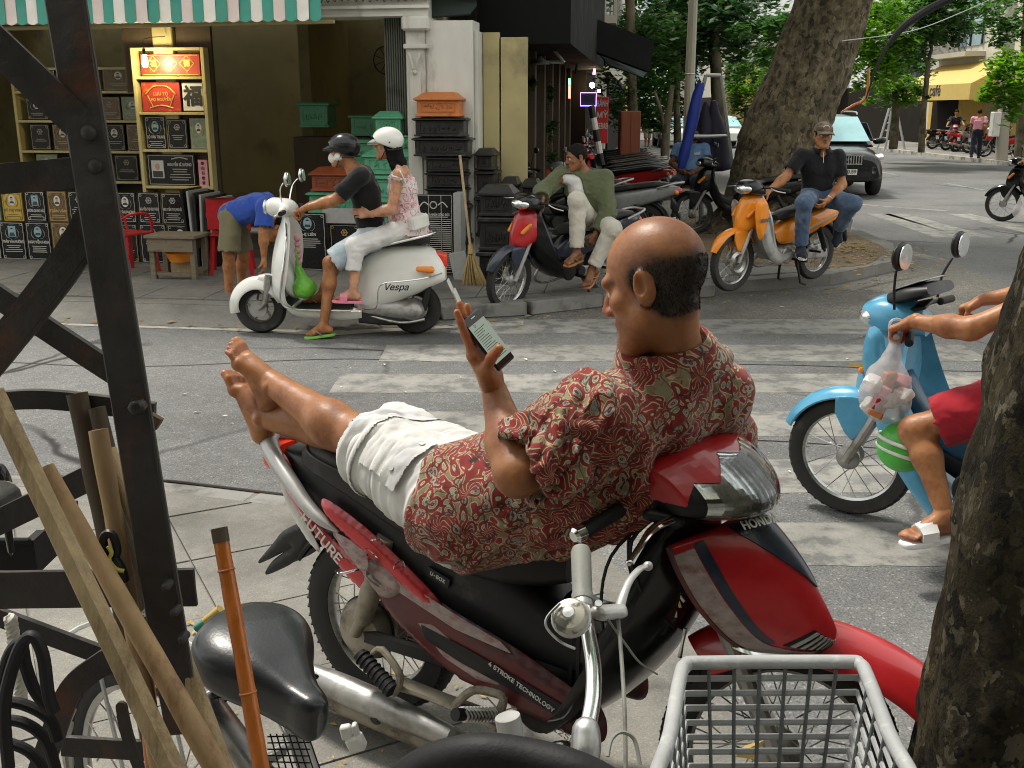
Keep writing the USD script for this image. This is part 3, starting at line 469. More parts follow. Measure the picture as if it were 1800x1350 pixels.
def wear(t,name,mat,P,k=.03,res=.011,fold=.005,cuts=(),seed=3,shell=0.,sc=13.,label=None):
    m=blob(P,k,res,cuts,shell);return t.add(name,folds(m,fold,sc,seed),L[mat],True,label)
def sandal(t,an,d,n,mat,right=True,S=1.,strap=None,wide=False):
    d=unit(d);n=unit(V(n)-d*(V(n)@d));s=np.cross(d,n);Zf=lambda a,b,c:an+(d*a+s*b+n*c)*S
    o=spline([(-.075,-.03),(-.075,.03),(.02,.034),(.11,.048),(.175,.03),(.185,0),(.17,-.036),(.1,-.048),(.02,-.036)],3,True)
    sole=loft([[Zf(a*k,b*k,z)for a,b in o]for k,z in((.97,-.104),(1.,-.1),(1.,-.088),(.97,-.083))]);p=t.add('sandal',sole,L[mat])
    if wide:p.add('strap',loft([[Zf(a,b,c)for a,b,c in((x,-.046,-.085),(x,-.048,-.045),(x,-.02,-.008-(x-.05)*.3),(x,.02,-.006-(x-.05)*.3),(x,.048,-.045),(x,.046,-.085),(x,.041,-.085),(x,.043,-.045),(x,.018,-.014-(x-.05)*.3),(x,-.018,-.015-(x-.05)*.3),(x,-.043,-.045),(x,-.041,-.085))]for x in(.05,.08,.115)]),L[strap or mat])
    else:p.add('strap',[tube([Zf(.02,q*.042,-.085),Zf(.07,q*.03,-.045),Zf(.115,.008,-.055),Zf(.125,.008,-.08)],.0055*S,6,sm=3)for q in(-1,1)],L[strap or mat])
def helmet(t,mat,Z,R,S=1.,visor=None,vents=False):
    m=blob([('e',Z(0,-.012,.035),V([.112,.135,.112])*S,R)],.01,.008,cuts=[(Z(0,.1,.035),R@V([0,.42,-.9])),(Z(0,.06,-.03),R@V([0,.9,-.43]))],shell=.016);h=t.add('helmet',m,L[mat],True)
    v=[]
    for k,(y,z)in enumerate(((.1,.052),(.115,.055),(.15,.038),(.172,.022))):
        w=(.088,.082,.07,.05)[k];a=np.linspace(-1,1,9);v.append([Z(x*w,y-abs(x)**2.2*(.03+.03*k),z-abs(x)**2*.02)for x in a]+[Z(x*w,y-abs(x)**2.2*(.03+.03*k),z-.006-abs(x)**2*.02)for x in a[::-1]])
    h.add('peak',loft(v),L[visor or mat]);h.add('chin_strap',[tube([Z(s*.09,.0,-.02),Z(s*.078,.03,-.07),Z(s*.03,.06,-.118),Z(0,.066,-.124)],.006*S,6,sm=4,flat=.5)for s in(-1,1)],L['black_plastic'])
    if vents:h.add('vent',[ball(Z(s*.107,-.03,.02),.009*S,1)for s in(-1,1)],L['black_plastic'])
    h.add('rim',tube([Z(.112*math.cos(a),-.012+.133*math.sin(a)if math.sin(a)<.5 else-.012+.133*math.sin(a),-.045+max(math.sin(a),0)*.07)for a in np.linspace(PI*.98,PI*2.02,16)],.006*S,6),L['black_plastic']);return h

# ---------------------------------------------------------------- the setting: road, pavements, kerbs, markings
def sheet(poly,z,n=0):p=clean(poly);m=trimesh.creation.triangulate_polygon(p,engine='earcut');return T(np.c_[m[0],np.full(len(m[0]),z)],m[1])
far_edge=[(-40,10.6),(-12,9.75),(-4.77,9.38),(-2.5,9.06),(-1.51,8.96),(-.67,9.12),(.1,9.34),(.89,9.8),(1.97,10.28),(3.4,10.85),(4.5,11.9),(4.98,13.4),(5.1,15.9),(5.34,20.3),(5.6,30),(6.2,60),(8,120)]
far_poly=far_edge+[(-80,120),(-80,12)]
near_edge=[(-40,5.6),(-2.6,4.91),(-1.74,4.83),(-1.04,4.63),(-.26,4.36),(.35,4.0),(.62,3.4),(.7,2.6),(1.0,1.7),(2.4,.4),(40,-6)]
near_poly=near_edge+[(40,-40),(-40,-40)]
right_edge=[(60,20.5),(22,21.5),(17.6,23.5),(16.5,27),(16.3,34),(16.3,44),(17,60),(20,120)]
right_poly=right_edge+[(120,120),(120,20)]
road=structure('road',T([[-400,-400,0],[400,-400,0],[400,700,0],[-400,700,0]],[[0,1,2],[0,2,3]]),L['asphalt'],kind='structure')
def slab_(poly,z):return moved(trimesh.creation.extrude_polygon(clean(poly),z+.05,engine='earcut'),(0,0,-.05))
structure('far_pavement',slab_(far_poly,.12),L['paving']);structure('near_pavement',slab_(near_poly,.03),L['paving_dusty']);structure('right_pavement',slab_(right_poly,.12),L['paving_dusty'])
def strip_between(edge,w,z0,z1):  # a kerb along an edge, its stones standing w wide
    e=V(edge,float);d=np.gradient(e,axis=0);d/=np.linalg.norm(d,axis=1,keepdims=True);n=np.c_[d[:,1],-d[:,0]];return e,n
def kerb(name,edge,w,z,mat,step,side=1,reach=25):
    p=structure(name,cat([box(-.01,.01,-.01,.01,-.03,-.02)]),L[mat]);line=shapely.LineString(edge);s=0;rng=random.Random(4);i=0
    while s<line.length:
        a,b=line.interpolate(s+.004),line.interpolate(min(s+step-.004,line.length));c=line.interpolate(s+step/2)
        if abs(c.x)+c.y<reach:
            d=unit([b.x-a.x,b.y-a.y,0]);n=V([d[1],-d[0],0])*side;m=beam([a.x,a.y,z/2],[b.x,b.y,z/2],w,z+rng.uniform(-.004,.004),ch=.012);m.vertices+=n*(w/2)+V([0,0,rng.uniform(-.003,.003)])
            p.add('kerb_stone',noisy(m,.006,7,i,1),L[mat])
        s+=step;i+=1
    return p
kerb('far_kerb',far_edge[5:9],.16,.13,'kerb',.8,1)
rp=[(x,y+.02,.1215)for x,y in far_edge[1:6]];rq=[(x,y-.42,.006)for x,y in far_edge[1:6]];structure('pavement_ramp',T(rp+rq,[f for i in range(4)for f in([i,5+i,6+i],[i,6+i,1+i])]),L['paving'])
structure('gutter',sheet([(x,y-.38)for x,y in far_edge[1:7]]+[(x,y-.56-.06*math.sin(x*3))for x,y in far_edge[1:7]][::-1],.003),L['kerb_pale'])
kerb('near_kerb',near_edge[1:6],.16,.036,'kerb',.7,1)
structure('right_kerb',cat([beam((*a,.065),(*b,.065),.2,.13)for a,b in zip(right_edge[1:],right_edge[2:])]),L['kerb_pale'])
# old patched asphalt by the corner, dirt round the big tree
old=[(.9,9.6),(.2,9.2),(1.2,8.9),(3.0,9.1),(4.4,9.7),(5.3,11.2),(5.35,13.2),(4.9,13.4),(4.45,11.8),(3.35,10.75),(1.97,10.2)]
structure('asphalt_patch',sheet(spline(old,4,True),.0009),L['old_asphalt'])
structure('worn_patch',sheet(spline([(-1.0,4.95),(-.2,5.2),(.3,5.0),(.7,4.5),(.5,4.15),(-.1,4.45),(-.8,4.7)],5,True),.0009),L['old_asphalt'])
dirt=structure('dirt',sheet(spline([(2.2,12.2),(3.2,11.4),(3.9,11.45),(4.4,12.2),(4.75,13.2),(4.7,15.4),(3.9,16.6),(2.6,16.2)],4,True),.124),L['dirt'])
# paving slabs that can be told apart, near and far
def slabs(parent,poly,o,yaw,sx,sy,nx,ny,z,mat,name='paving_slab',seed=1,gap=.008,h=.012):
    fr=Frame((*o,0),yaw);rng=random.Random(seed);pl=clean(poly);k=0
    for i in range(nx):
        for j in range(ny):
            c=[(i*sx+gap/2,j*sy+gap/2),((i+1)*sx-gap/2,j*sy+gap/2),((i+1)*sx-gap/2,(j+1)*sy-gap/2),(i*sx+gap/2,(j+1)*sy-gap/2)]
            q=Polygon([fr.p(x,y,0)[:2]for x,y in c]).intersection(pl)
            if q.area<.02 or q.geom_type!='Polygon':continue
            m=trimesh.creation.extrude_polygon(q,h,engine='earcut');cx=q.centroid;a,b=rng.uniform(-.004,.004),rng.uniform(-.004,.004)
            m.vertices[:,2]+=z+(m.vertices[:,0]-cx.x)*a+(m.vertices[:,1]-cx.y)*b+rng.uniform(-.002,.002);parent.add(name,m,L[mat],False);k+=1
near=structure('near_paving',sheet([(-2.4,.2),(1.1,.2),(1.1,.21),(-2.4,.21)],.031),L['joint'])
slabs(near,Polygon(near_poly).buffer(-.17),(-2.9,4.2),math.radians(-62),.52,.62,8,8,.031,'paving_dusty',seed=5)
far=structure('far_paving',sheet([(-6,11.9),(-5.9,11.9),(-5.9,11.91),(-6,11.91)],.1215),L['joint'])
slabs(far,Polygon(far_poly).buffer(-.21),(-6.6,9.2),math.radians(-6),.62,.62,16,5,.121,'paving',seed=9)
# zebra stripes across our street, then across the right-hand one; edge and centre lines
stripes=[(-.52,3.6,8.72,.62),(-1.0,3.6,7.72,.56),(-1.22,3.5,6.82,.5),(-.9,3.5,5.88,.5),(-.2,3.5,4.98,.5),(.75,3.4,4.13,.46)]
rr=random.Random(8)
def paint(x0,x1,y0,y1,yaw=0.,c=(0,0)):
    n=24;xs=np.linspace(x0,x1,n);top=[(x,y1+rr.uniform(-.006,.006))for x in xs];bot=[(x,y0+rr.uniform(-.006,.006))for x in xs[::-1]];m=sheet(top+bot,.0018);return rot(m,[0,0,1],yaw,(*c,0))if yaw else m
for x0,x1,y,w in stripes:road.add('zebra_stripe',paint(x0,x1,y-w/2,y+w/2),L['roadpaint'],False)
for x in(5.75,6.85,8.0,9.2,10.4,11.6,12.8,14.0):road.add('zebra_stripe',rot(paint(15.0,18.5,-.21,.21),[0,0,1],90-2.5*(x<6),(0,0,0)).apply_translation([x,0,0]),L['roadpaint'],False)
road.add('edge_line',beam((5.35,12.6,.0015),(5.02,14.6,.0015),.2,.001),L['roadpaint']);pass
road.add('stop_line',beam((6.6,20.6,.0015),(8.0,19.0,.0015),.18,.001),L['roadpaint'])
for y in(24,29,36):road.add('lane_line',beam((10.9,y,.0015),(10.9,y+2.2,.0015),.12,.001),L['roadpaint'])
structure('manhole_edge',tube([(-2.4,4.88,.036),(-1.7,4.8,.038),(-1.04,4.6,.037),(-.7,4.5,.036)],.008,6),L['iron'])
structure('tar_seam',cat([tube(spline([(x0+dx*q,y0+.12*math.sin(q*7+x0),.0005)for q in np.linspace(0,1,7)],4),.011,5,flat=.15)for x0,y0,dx in((-4.2,7.4,3.6),(1.4,7.25,4.6),(.9,5.45,3.2))]),L['black_iron'],kind='stuff',label='dark tar seams over cracks in the road')
# fallen leaves and scraps
rl=np.random.default_rng(5)
def scraps(name,label,n,where,size,mat,z):
    v,f=[],[]
    for i in range(n):
        c=where();a=rl.uniform(0,6.28);s=size*rl.uniform(.5,1.4);d=V([math.cos(a),math.sin(a),0]);e=V([-d[1],d[0],0]);k=len(v)
        v+=[c+d*s,c+e*s*.4+V([0,0,s*.25]),c-d*s,c-e*s*.4+V([0,0,s*.1])];f+=[[k,k+1,k+2],[k,k+2,k+3]]
    m=T(v,f);m.vertices[:,2]+=z;structure(name,m,L[mat],kind='stuff',label=label)
line=shapely.LineString(far_edge[1:12])
def gut():p=line.interpolate(rl.uniform(3,line.length));return V([p.x+rl.normal(0,.08),p.y-abs(rl.normal(.42,.08)),.03])
scraps('fallen_leaves','dry yellow leaves and scraps along the far gutter',170,gut,.035,'leaf_litter',0)
def dz():return V([rl.normal(4.2,.5),rl.normal(12.6,.7),.13])
scraps('leaf_litter','small dry leaves on the dirt round the big tree',260,dz,.035,'leaf_litter',0)
def nz():return V([rl.uniform(-1.3,.2),rl.uniform(1.6,3.4),.052])
scraps('near_litter','tiny dry leaf crumbs on the near pavement',420,nz,.012,'leaf_litter',0)
def rz():return V([rl.uniform(-3,5),rl.uniform(4.8,9.8),.009])
scraps('road_scraps','pale scraps scattered over the road',60,rz,.02,'litter_white',0)

# ---------------------------------------------------------------- motorbikes (X forward from the rear axle, Y left, Z up)
def sec(x,zb,zt,wb,wt,n=18,p=.62,sl=0.,yo=0.):
    a=np.arange(n)*2*PI/n;c,s=np.cos(a),np.sin(a);z=np.sign(s)*np.abs(s)**p;y=np.sign(c)*np.abs(c)**p;h=(zt-zb)/2;w=wb+(wt-wb)*(z+1)/2
    return np.stack([x+sl*z*h,yo+y*w,(zb+zt)/2+z*h],1)
def secs(rows,sm=4,**k):
    r=spline(V(rows),sm)if sm else V(rows);return loft([sec(*q,**k)for q in r])
def shield(rows,t=.012,sm=4,n=13):  # rows: x, z, half width, sweep back of the edges
    R=[]
    for x,z,w,b in(spline(V(rows),sm)if sm else rows):
        y=np.linspace(-1,1,n);fr=np.stack([x-b*np.abs(y)**1.8,y*w,np.full(n,z)],1);bk=fr[::-1]-[t,0,0];R.append(np.vstack([fr,bk]))
    return loft(R)
def wheel(part,put,x,z,r,tw,steer=None,rim='steel',spokes=36,hub='alloy',alloy=0,tread=True,name='wheel',n=44,mat='tyre',disc_brake=False,hubr=.055):
    S=steer or(lambda m:m);c=(x,0,z);ax=(0,1,0);tw2=tw/2
    prof=[(r-tw*.95,-tw2*.62),(r-tw*.6,-tw2*.98),(r-tw*.22,-tw2*.9),(r-tw*.06,-tw2*.55),(r,0),(r-tw*.06,tw2*.55),(r-tw*.22,tw2*.9),(r-tw*.6,tw2*.98),(r-tw*.95,tw2*.62)]
    ty=lathe(prof,c,ax,n,True)
    w=part.add(name,put(S(ty)),L[mat])
    if tread:
        ms=[]
        for i in range(n):
            for s in(-1,1):
                a=(i+.5*(s>0))*2*PI/n;d=V([math.cos(a),0,math.sin(a)]);d2=V([math.cos(a+.07),0,math.sin(a+.07)])
                ms.append(beam(V(c)+d*(r-tw*.03)+V([0,s*tw2*.12,0]),V(c)+d2*(r-tw*.17)+V([0,s*tw2*.86,0]),.006,.007,d))
        w.add('tread',put(S(cat(ms))),L[mat],False)
    rr=r-tw*.92;w.add('rim',put(S(lathe([(rr+.012,-tw2*.62),(rr,-tw2*.6),(rr-.012,-tw2*.3),(rr-.014,0),(rr-.012,tw2*.3),(rr,tw2*.6),(rr+.012,tw2*.62),(rr+.004,0)],c,ax,n,True))),L[rim])
    w.add('hub',put(S(cat([lathe([(.012,-.075),(.02,-.06),(hubr*.8,-.05),(hubr,-.04),(hubr,-.03),(hubr*.72,-.02),(hubr*.72,.02),(hubr,.03),(hubr,.04),(hubr*.8,.05),(.02,.06),(.012,.075)],c,ax,18)]))),L[hub])
    if alloy:
        ms=[]
        for i in range(alloy):
            a=i*2*PI/alloy;d=V([math.cos(a),0,math.sin(a)]);e=V([math.cos(a+.25),0,math.sin(a+.25)]);ms.append(tube([V(c)+d*.03,V(c)+d*rr*.6,V(c)+e*(rr-.005)],[.022,.014,.016],6,sm=2,flat=.6))
        w.add('spokes',put(S(cat(ms))),L[rim])
    elif spokes:
        ms=[]
        for i in range(spokes):
            a=i*2*PI/spokes;s=1 if i%2 else-1;q=1 if i%4<2 else-1;b=a+q*.62
            ms.append(tube([V(c)+V([math.cos(b)*hubr,s*.035,math.sin(b)*hubr]),V(c)+V([math.cos(a)*(rr-.008),s*.006,math.sin(a)*(rr-.008)])],.0019 if spokes>24 else .0024,4))
        w.add('spokes',put(S(cat(ms))),L['steel'])
    if disc_brake:w.add('brake_disc',put(S(moved(ring_(c,ax,.09,.022,28,4),(0,.07,0)))),L['steel'])
    return w
def fender(x,z,r,a0,a1,w,t=.008,n=18,k=9,droop=.035,nose=0.):
    R=[]
    for i,a in enumerate(np.linspace(a0,a1,n)):
        a=math.radians(a);q=i/(n-1);ww=w*(.35+.65*min(1,2.2*math.sqrt(min(q,1-q)+.02)))if nose else w;y=np.linspace(-1,1,k);d=r-droop*np.abs(y)**2.2
        o=np.stack([x+d*math.cos(a),y*ww,z+d*math.sin(a)],1);i_=np.stack([x+(d-t)*math.cos(a),y*ww*.94,z+(d-t)*math.sin(a)],1)[::-1];R.append(np.vstack([o,i_]))
    return loft(R)
def bike(label,fr,body='black_gloss',shieldm='black_gloss',fend='black_gloss',cowl='red_paint',headset='black_gloss',seat='seat_black',rim='steel',alloy=0,steer=0.,plate=None,group=None,mirrors=True,side=None,lean_stand=True,name='motorbike',cat_='motorbike',r=.285,base=None,spokes=36,inner='black_plastic',tread=True,wseat=1.,slim=1.,dbrake=False,basket=False):
    t=Thing(name,label,cat_,fr.o if base is None else base,group);put=fr.m;t.fr=fr
    XF=1.235;ca,sa=math.cos(math.radians(26)),math.sin(math.radians(26));axis=V([-sa,0,ca]);piv=V([1.06,0,.62]);Rm=trimesh.transformations.rotation_matrix(math.radians(steer),axis,piv)
    S=lambda m:m.copy().apply_transform(Rm)
    t.steer=lambda p:(Rm@np.r_[V(p,float),1])[:3]
    P=lambda nm,m,mat,sm=35,st=False,par=t,**k:par.add(nm,put(S(m)if st else m),L[mat],sm,**k)
    wheel(t,put,0,r,r,.088,rim=rim,alloy=alloy,spokes=spokes,tread=tread,hubr=.07);wheel(t,put,XF,r,r,.075,steer=S,rim=rim,alloy=alloy,spokes=spokes,tread=tread,disc_brake=dbrake)
    bp=P('tail_panel',secs([(-.43,.715,.775,.045,.05),(-.33,.66,.79,.09,.085),(-.1,.575,.775,.122,.11),(.15,.50,.735,.13,.12),(.4,.43,.695,.118,.115),(.58,.41,.62,.1,.09),(.69,.43,.54,.05,.05)]),body)
    if side:bp.add('stripe',put(cat([beam(fr0,to,.004,h,(0,s*1.,.0),.001)for s in(-1,1)for fr0,to,h in(((-.28,s*.118,.715),(.1,s*.138,.62),.03),((.1,s*.138,.62),(.5,s*.118,.50),.045))])),L[side])
    P('seat',secs([(-.3,.775,.825,.09*wseat,.08),(-.12,.77,.84,.125*wseat,.11),(.15,.735,.805,.13*wseat,.118),(.4,.69,.765,.12,.105),(.58,.655,.745,.085,.07),(.68,.65,.70,.05,.04)]),seat)
    P('grab_rail',tube([(-.16,.125,.76),(-.36,.12,.815),(-.46,.07,.83),(-.475,0,.83),(-.46,-.07,.83),(-.36,-.12,.815),(-.16,-.125,.76)],.013,8,sm=4),'alloy')
    P('tail_light',secs([(-.40,.70,.765,.075,.06),(-.44,.705,.76,.07,.055),(-.462,.715,.75,.05,.04)],3),'lens_red');P('indicator',cat([ball((-.40,s*.115,.715),.03,1)for s in(-1,1)]),'lens_amber')
    P('rear_mudguard',cat([fender(0,r,r+.05,55,165,.07),secs([(-.34,.50,.66,.06,.07),(-.40,.42,.58,.06,.06),(-.45,.36,.44,.055,.055)],3)]),inner)
    pl=P('number_plate',rot(box(-.452,-.447,-.095,.095,.46,.60,.002),[0,1,0],-14,(-.45,0,.53)),'plate_white')
    if plate:pl.add('lettering',put(rot(cat([moved(rot(text(a,.05,.001),[0,0,1],-90),(-.4535,0,zz))for a,zz in zip(plate,(.565,.50))]),[0,1,0],-14,(-.45,0,.53))),L['ink'],False)
    P('engine',cat([blob([('c',(.40,0,.33),(.62,0,.33),.085,.085),('c',(.62,0,.33),(.82,0,.40),.07,.055),('c',(.62,-.09,.32),(.62,.09,.32),.075,.075),('c',(.45,-.08,.31),(.45,.08,.31),.06,.06)],.02,.016),disc((.62,-.15,.32),(0,1,0),.078,.03,20,.01),disc((.62,.15,.32),(0,1,0),.082,.03,20,.01),disc((.45,.14,.31),(0,1,0),.05,.03,16,.008)]),'dark_engine' if not dbrake else 'alloy')
    P('exhaust',tube([(.80,-.06,.36),(.84,-.09,.24),(.70,-.12,.18),(.45,-.14,.2),(.2,-.16,.235),(.1,-.165,.25),(-.3,-.17,.33),(-.38,-.17,.345),(-.385,-.17,.346)],[.014,.014,.014,.016,.02,.042,.046,.042,.02],10,sm=3),'steel')
    P('swing_arm',cat([tube([(.42,s*.09,.33),(0,s*.085,r)],[.022,.018],8)for s in(-1,1)]+[tube([(-.02,s*.105,r+.02),(.1,s*.105,.56)],.02,8)for s in(-1,1)]+[tube([(-.02+.12*q,s*.105,r+.06+.2*q)for q in(0,1)],.03,10)for s in(-1,1)]),'black_plastic');P('chain_case',secs([(-.06,r-.05,r+.04,.012,.012),(.2,r-.04,r+.05,.014,.014),(.45,r-.03,r+.07,.012,.012)],3,yo=.1),'alloy')
    P('stand',cat([tube([(.40,.1,.24),(.33,.2,.03),(.30,.23,.0)],.012,6)]if lean_stand else[tube([(.40,s*.1,.25),(.36,s*.14,.02),(.30,s*.16,.0)],.013,6)for s in(-1,1)]),'black_plastic')
    P('foot_peg',cat([tube([(.50,s*.12,.27),(.50,s*.3,.275)],[.012,.016],8)for s in(-1,1)]+[tube([(.22,s*.11,.33),(.22,s*.24,.335)],.013,8)for s in(-1,1)]),'rubber')
    P('leg_shield',shield([(.74,.27,.17,.05),(.88,.36,.21*slim,.09),(.99,.52,.215*slim,.12),(1.06,.70,.19,.11),(1.06,.84,.13,.08),(1.03,.91,.08,.05)],.02),shieldm)
    P('down_tube',secs([(.62,.40,.56,.07,.05),(.75,.40,.52,.06,.045),(.9,.50,.6,.06,.05),(1.0,.64,.74,.06,.05)],3),inner)
    P('front_cowl',secs([(1.0,.60,.93,.13,.1),(1.10,.56,.92,.125,.085),(1.17,.56,.86,.095,.06),(1.225,.60,.70,.035,.02)],4,p=.8),cowl)
    P('indicator',cat([blob([('c',(1.10,s*.115,.79),(1.17,s*.09,.72),.018,.02)],.01,.01)for s in(-1,1)]),'lens_amber')
    P('fork',cat([tube([(1.06,s*.075,.64),(XF,s*.075,r)],[.018,.022],8)for s in(-1,1)]),'alloy',35,True)
    P('front_fender',cat([fender(XF,r,r+.045,22,148,.062,nose=1),*[secs([(XF-.14,r+.2,r+.3,.012,.012),(XF-.02,r+.1,r+.31,.012,.012),(XF+.06,r+.22,r+.3,.01,.01)],3,yo=s*.058)for s in(-1,1)]]),fend,35,True)
    hs=P('headset',secs([(.93,.91,.985,.09,.08),(1.0,.91,1.035,.13,.1),(1.08,.92,1.06,.135,.1),(1.15,.93,1.05,.11,.085),(1.2,.95,1.02,.07,.055)],4),headset,35,True)
    P('headlight',blob([('e',(1.155,0,.975),(.07,.1,.05),None)],.01,.012),'reflector',True,True);P('handlebar',tube([(.93,-.34,.975),(.98,-.2,.99),(1.02,0,.98),(.98,.2,.99),(.93,.34,.975)],.011,8,sm=3),'black_plastic',35,True)
    [P('grip',tube([(.925,s*.36,.973),(.95,s*.25,.985)],.017,10),'rubber',35,True)for s in(-1,1)];P('brake_lever',cat([tube([(1.0,s*.2,.985),(1.01,s*.28,.97),(.985,s*.36,.96)],[.007,.006,.006],6,sm=3)for s in(-1,1)]),'steel',35,True)
    P('instrument',moved(rot(box(-.05,.05,-.07,.07,-.008,.008,.004),[0,1,0],18),(.985,0,1.025)),'black_plastic',35,True)
    if mirrors:
        for s in(-1,1):
            P('mirror',cat([tube([(.99,s*.2,.99),(.99,s*.23,1.12),(.98,s*.27,1.19)],.005,6,sm=2),blob([('e',(.965,s*.29,1.215),(.018,.065,.04),None)],.005,.01)]),'black_plastic',35,True);P('mirror_glass',rot(disc((.945,s*.29,1.215),(1,0,0),.036,.003,14),[1,0,0],0),'reflector',35,True)
    if basket:P('basket',box(1.2,1.45,-.16,.16,.78,1.0,.02),'black_plastic')
    return t

# ---------------------------------------------------------------- the red motorbike in front
HB=Frame((-.397,2.827,.045),math.radians(-33.3))
hero=Thing('motorbike','scratched red and black motorbike in the foreground with a man lying across its seat','motorbike',HB.o)
def hx(*pts):return V([HB.l(*p)for p in pts])
def hpan(pts,Y,t=.02,b=.03,step=.014,taper=0.,**k):  # a side panel from its outline, on the bike's right side
    m=pillow(hx(*[(x,y,Y)for x,y in pts])[:,[0,2]],t,b,step,**k);m.vertices[:,1]+=Y
    if taper:m.vertices[:,1]*=1-taper*np.clip((-.05-m.vertices[:,0])/.35,0,1)**1.5
    return m
def hadd(nm,m,mat,sm=35,par=hero,both=False,**k):return par.add(nm,HB.m(cat([m,mirrorY(m)])if both else m),L[mat],sm,**k)
ws=math.radians(27);hR=trimesh.transformations.rotation_matrix(ws,[-math.sin(.45),0,math.cos(.45)],[1.06,0,.62]);hS=lambda m:m.copy().apply_transform(hR)
rw=wheel(hero,HB.m,0,.285,.285,.09,hub='alloy_dusty',hubr=.085,n=56);wheel(hero,HB.m,1.24,.285,.285,.075,steer=hS,n=56)
hadd('brake_plate',lathe([(.0,-.115),(.03,-.115),(.075,-.105),(.092,-.085),(.095,-.06)],(0,0,.285),(0,1,0),28),'alloy_dusty');hadd('sprocket',lathe([(.01,-.07),(.085,-.068),(.1,-.062),(.1,-.058),(.01,-.05)],(0,.0,.285),(0,1,0),32),'dark_engine')
hadd('chain',cat([tube([(-.02,.068,.38),(.5,.08,.40)],.011,6),tube([(-.02,.068,.19),(.45,.08,.27)],.011,6)]+[moved(ball((0,0,0),.011,1),(x,.068+.02*x,.188+.17*x))for x in np.arange(0,.45,.028)]),'dark_engine')
# black mass under the seat, then the seat with its piping
hadd('centre_cover',secs([(-.32,.70,.79,.06,.06),(-.2,.62,.79,.085,.09),(0,.5,.76,.105,.105),(.3,.40,.70,.11,.11),(.55,.36,.60,.10,.10),(.75,.34,.48,.07,.07)]),'black_plastic')
st=hadd('seat',secs([(-.235,.785,.80,.06,.05),(-.22,.76,.825,.085,.075),(-.17,.745,.842,.118,.10),(0,.70,.838,.14,.122),(.2,.63,.80,.142,.12),(.42,.56,.76,.13,.108),(.58,.57,.755,.10,.08),(.68,.60,.74,.07,.05)],5,n=28),'seat_black',40)
st.add('piping',HB.m(tube([(.45,-.128,.715),(.2,-.137,.758),(0,-.138,.797),(-.14,-.12,.818),(-.2,-.07,.828),(-.21,0,.832),(-.2,.07,.828),(-.14,.12,.818),(0,.138,.797),(.2,.137,.758)],.0045,6,sm=5)),L['black_plastic'])
# grab rail, tail, side panels
gr=[(-.03,-.138,.612),(-.09,-.14,.635),(-.16,-.132,.668),(-.235,-.115,.715),(-.31,-.092,.755),(-.375,-.06,.785),(-.415,-.02,.803),(-.42,0,.806)];gr=gr+[(x,-y,z)for x,y,z in gr[-2::-1]]
rr_=[.004,.017,.022,.025,.027,.028,.028,.028];hadd('grab_rail',tube(gr,rr_+rr_[-2::-1],12,sm=5,flat=1.0),'silver_paint')
hadd('tail_panel',hpan([(472,805),(492,815),(530,885),(580,945),(640,985),(690,1018),(670,1040),(630,1030),(575,965),(520,905),(492,878),(478,845)],-.115,.022,.03,.014,.6),'red_paint',both=True)
tl=hadd('tail_light',secs([(-.36,.70,.785,.07,.06),(-.41,.70,.79,.06,.05),(-.435,.72,.78,.04,.03)],3),'lens_red');hadd('tail_lens',hpan([(470,822),(482,838),(500,885),(545,945),(560,975),(530,950),(495,905),(474,865)],-.108,.012,.02,.012,.6),'white_plastic',both=True)
fl=moved(text('FUTURE',.034,.001,True),(0,0,0));ang=48
fx=hx((562,948,-.142))[0];hadd('tail_lettering',moved(rot(fl,[0,1,0],38),(fx[0],-.138,fx[2])),'white_ink',False)
hadd('seat_stripe',hpan([(563,880),(582,882),(640,925),(700,980),(765,1048),(775,1070),(740,1055),(690,1012),(620,950),(580,910)],-.13,.018,.02,.012,.4),'red_paint',both=True)
hadd('lower_stripe',hpan([(585,935),(625,955),(668,985),(700,1015),(705,1040),(672,1050),(640,1010),(600,960)],-.142,.012,.02,.012),'scratched',both=True)
hadd('torn_tape',cat([noisy(tube(hx((642,965,-.16),(655,985,-.165),(650,1010,-.16),(668,1030,-.16)),[.004,.018,.012,.005],7,sm=3,flat=.3),.008,40),noisy(tube(hx((632,1000,-.16),(600,1008,-.17),(590,1002,-.17)),[.012,.008,.003],6,sm=3,flat=.3),.005,40),tube(hx((652,950,-.158),(668,948,-.165),(672,958,-.158)),.0025,5,sm=4),tube(hx((690,1000,-.15),(705,985,-.16),(712,1000,-.15)),.0025,5,sm=4)]),'lens')
scr=hadd('side_cover',hpan([(655,990),(720,1018),(800,1075),(900,1135),(1000,1205),(1060,1250),(1060,1305),(1000,1290),(900,1240),(800,1185),(720,1115),(668,1050)],-.118,.022,.03,.016),'dark_red',both=True)
def over(nm,pts,mat,Y=-.144,t=.003,**k):m=hpan(pts,Y,t,.01,.014,rounded=0,**k);return scr.add(nm,HB.m(m),L[mat])
over('white_band',[(672,1004),(700,1014),(800,1080),(880,1128),(900,1150),(800,1106),(700,1040)],'scratched');over('black_band',[(740,1098),(820,1140),(900,1186),(990,1240),(1040,1275),(1040,1290),(985,1262),(900,1213),(810,1165),(745,1122)],'black_plastic');over('pale_band',[(735,1095),(760,1098),(840,1165),(880,1205),(840,1195),(780,1155)],'scratched',-.140)
p_=hx((915,1208,-.15))[0];scr.add('lettering',HB.m(moved(rot(text('4 STROKE TECHNOLOGY',.013,.001,True),[0,1,0],19.5),(p_[0],-.1485,p_[2]))),L['white_ink'],False);p_=hx((1005,1290,-.13))[0];scr.add('lettering',HB.m(moved(rot(text('125i',.02,.001,True),[0,1,0],19.5),(p_[0]-.02,-.145,p_[2]))),L['white_ink'],False)
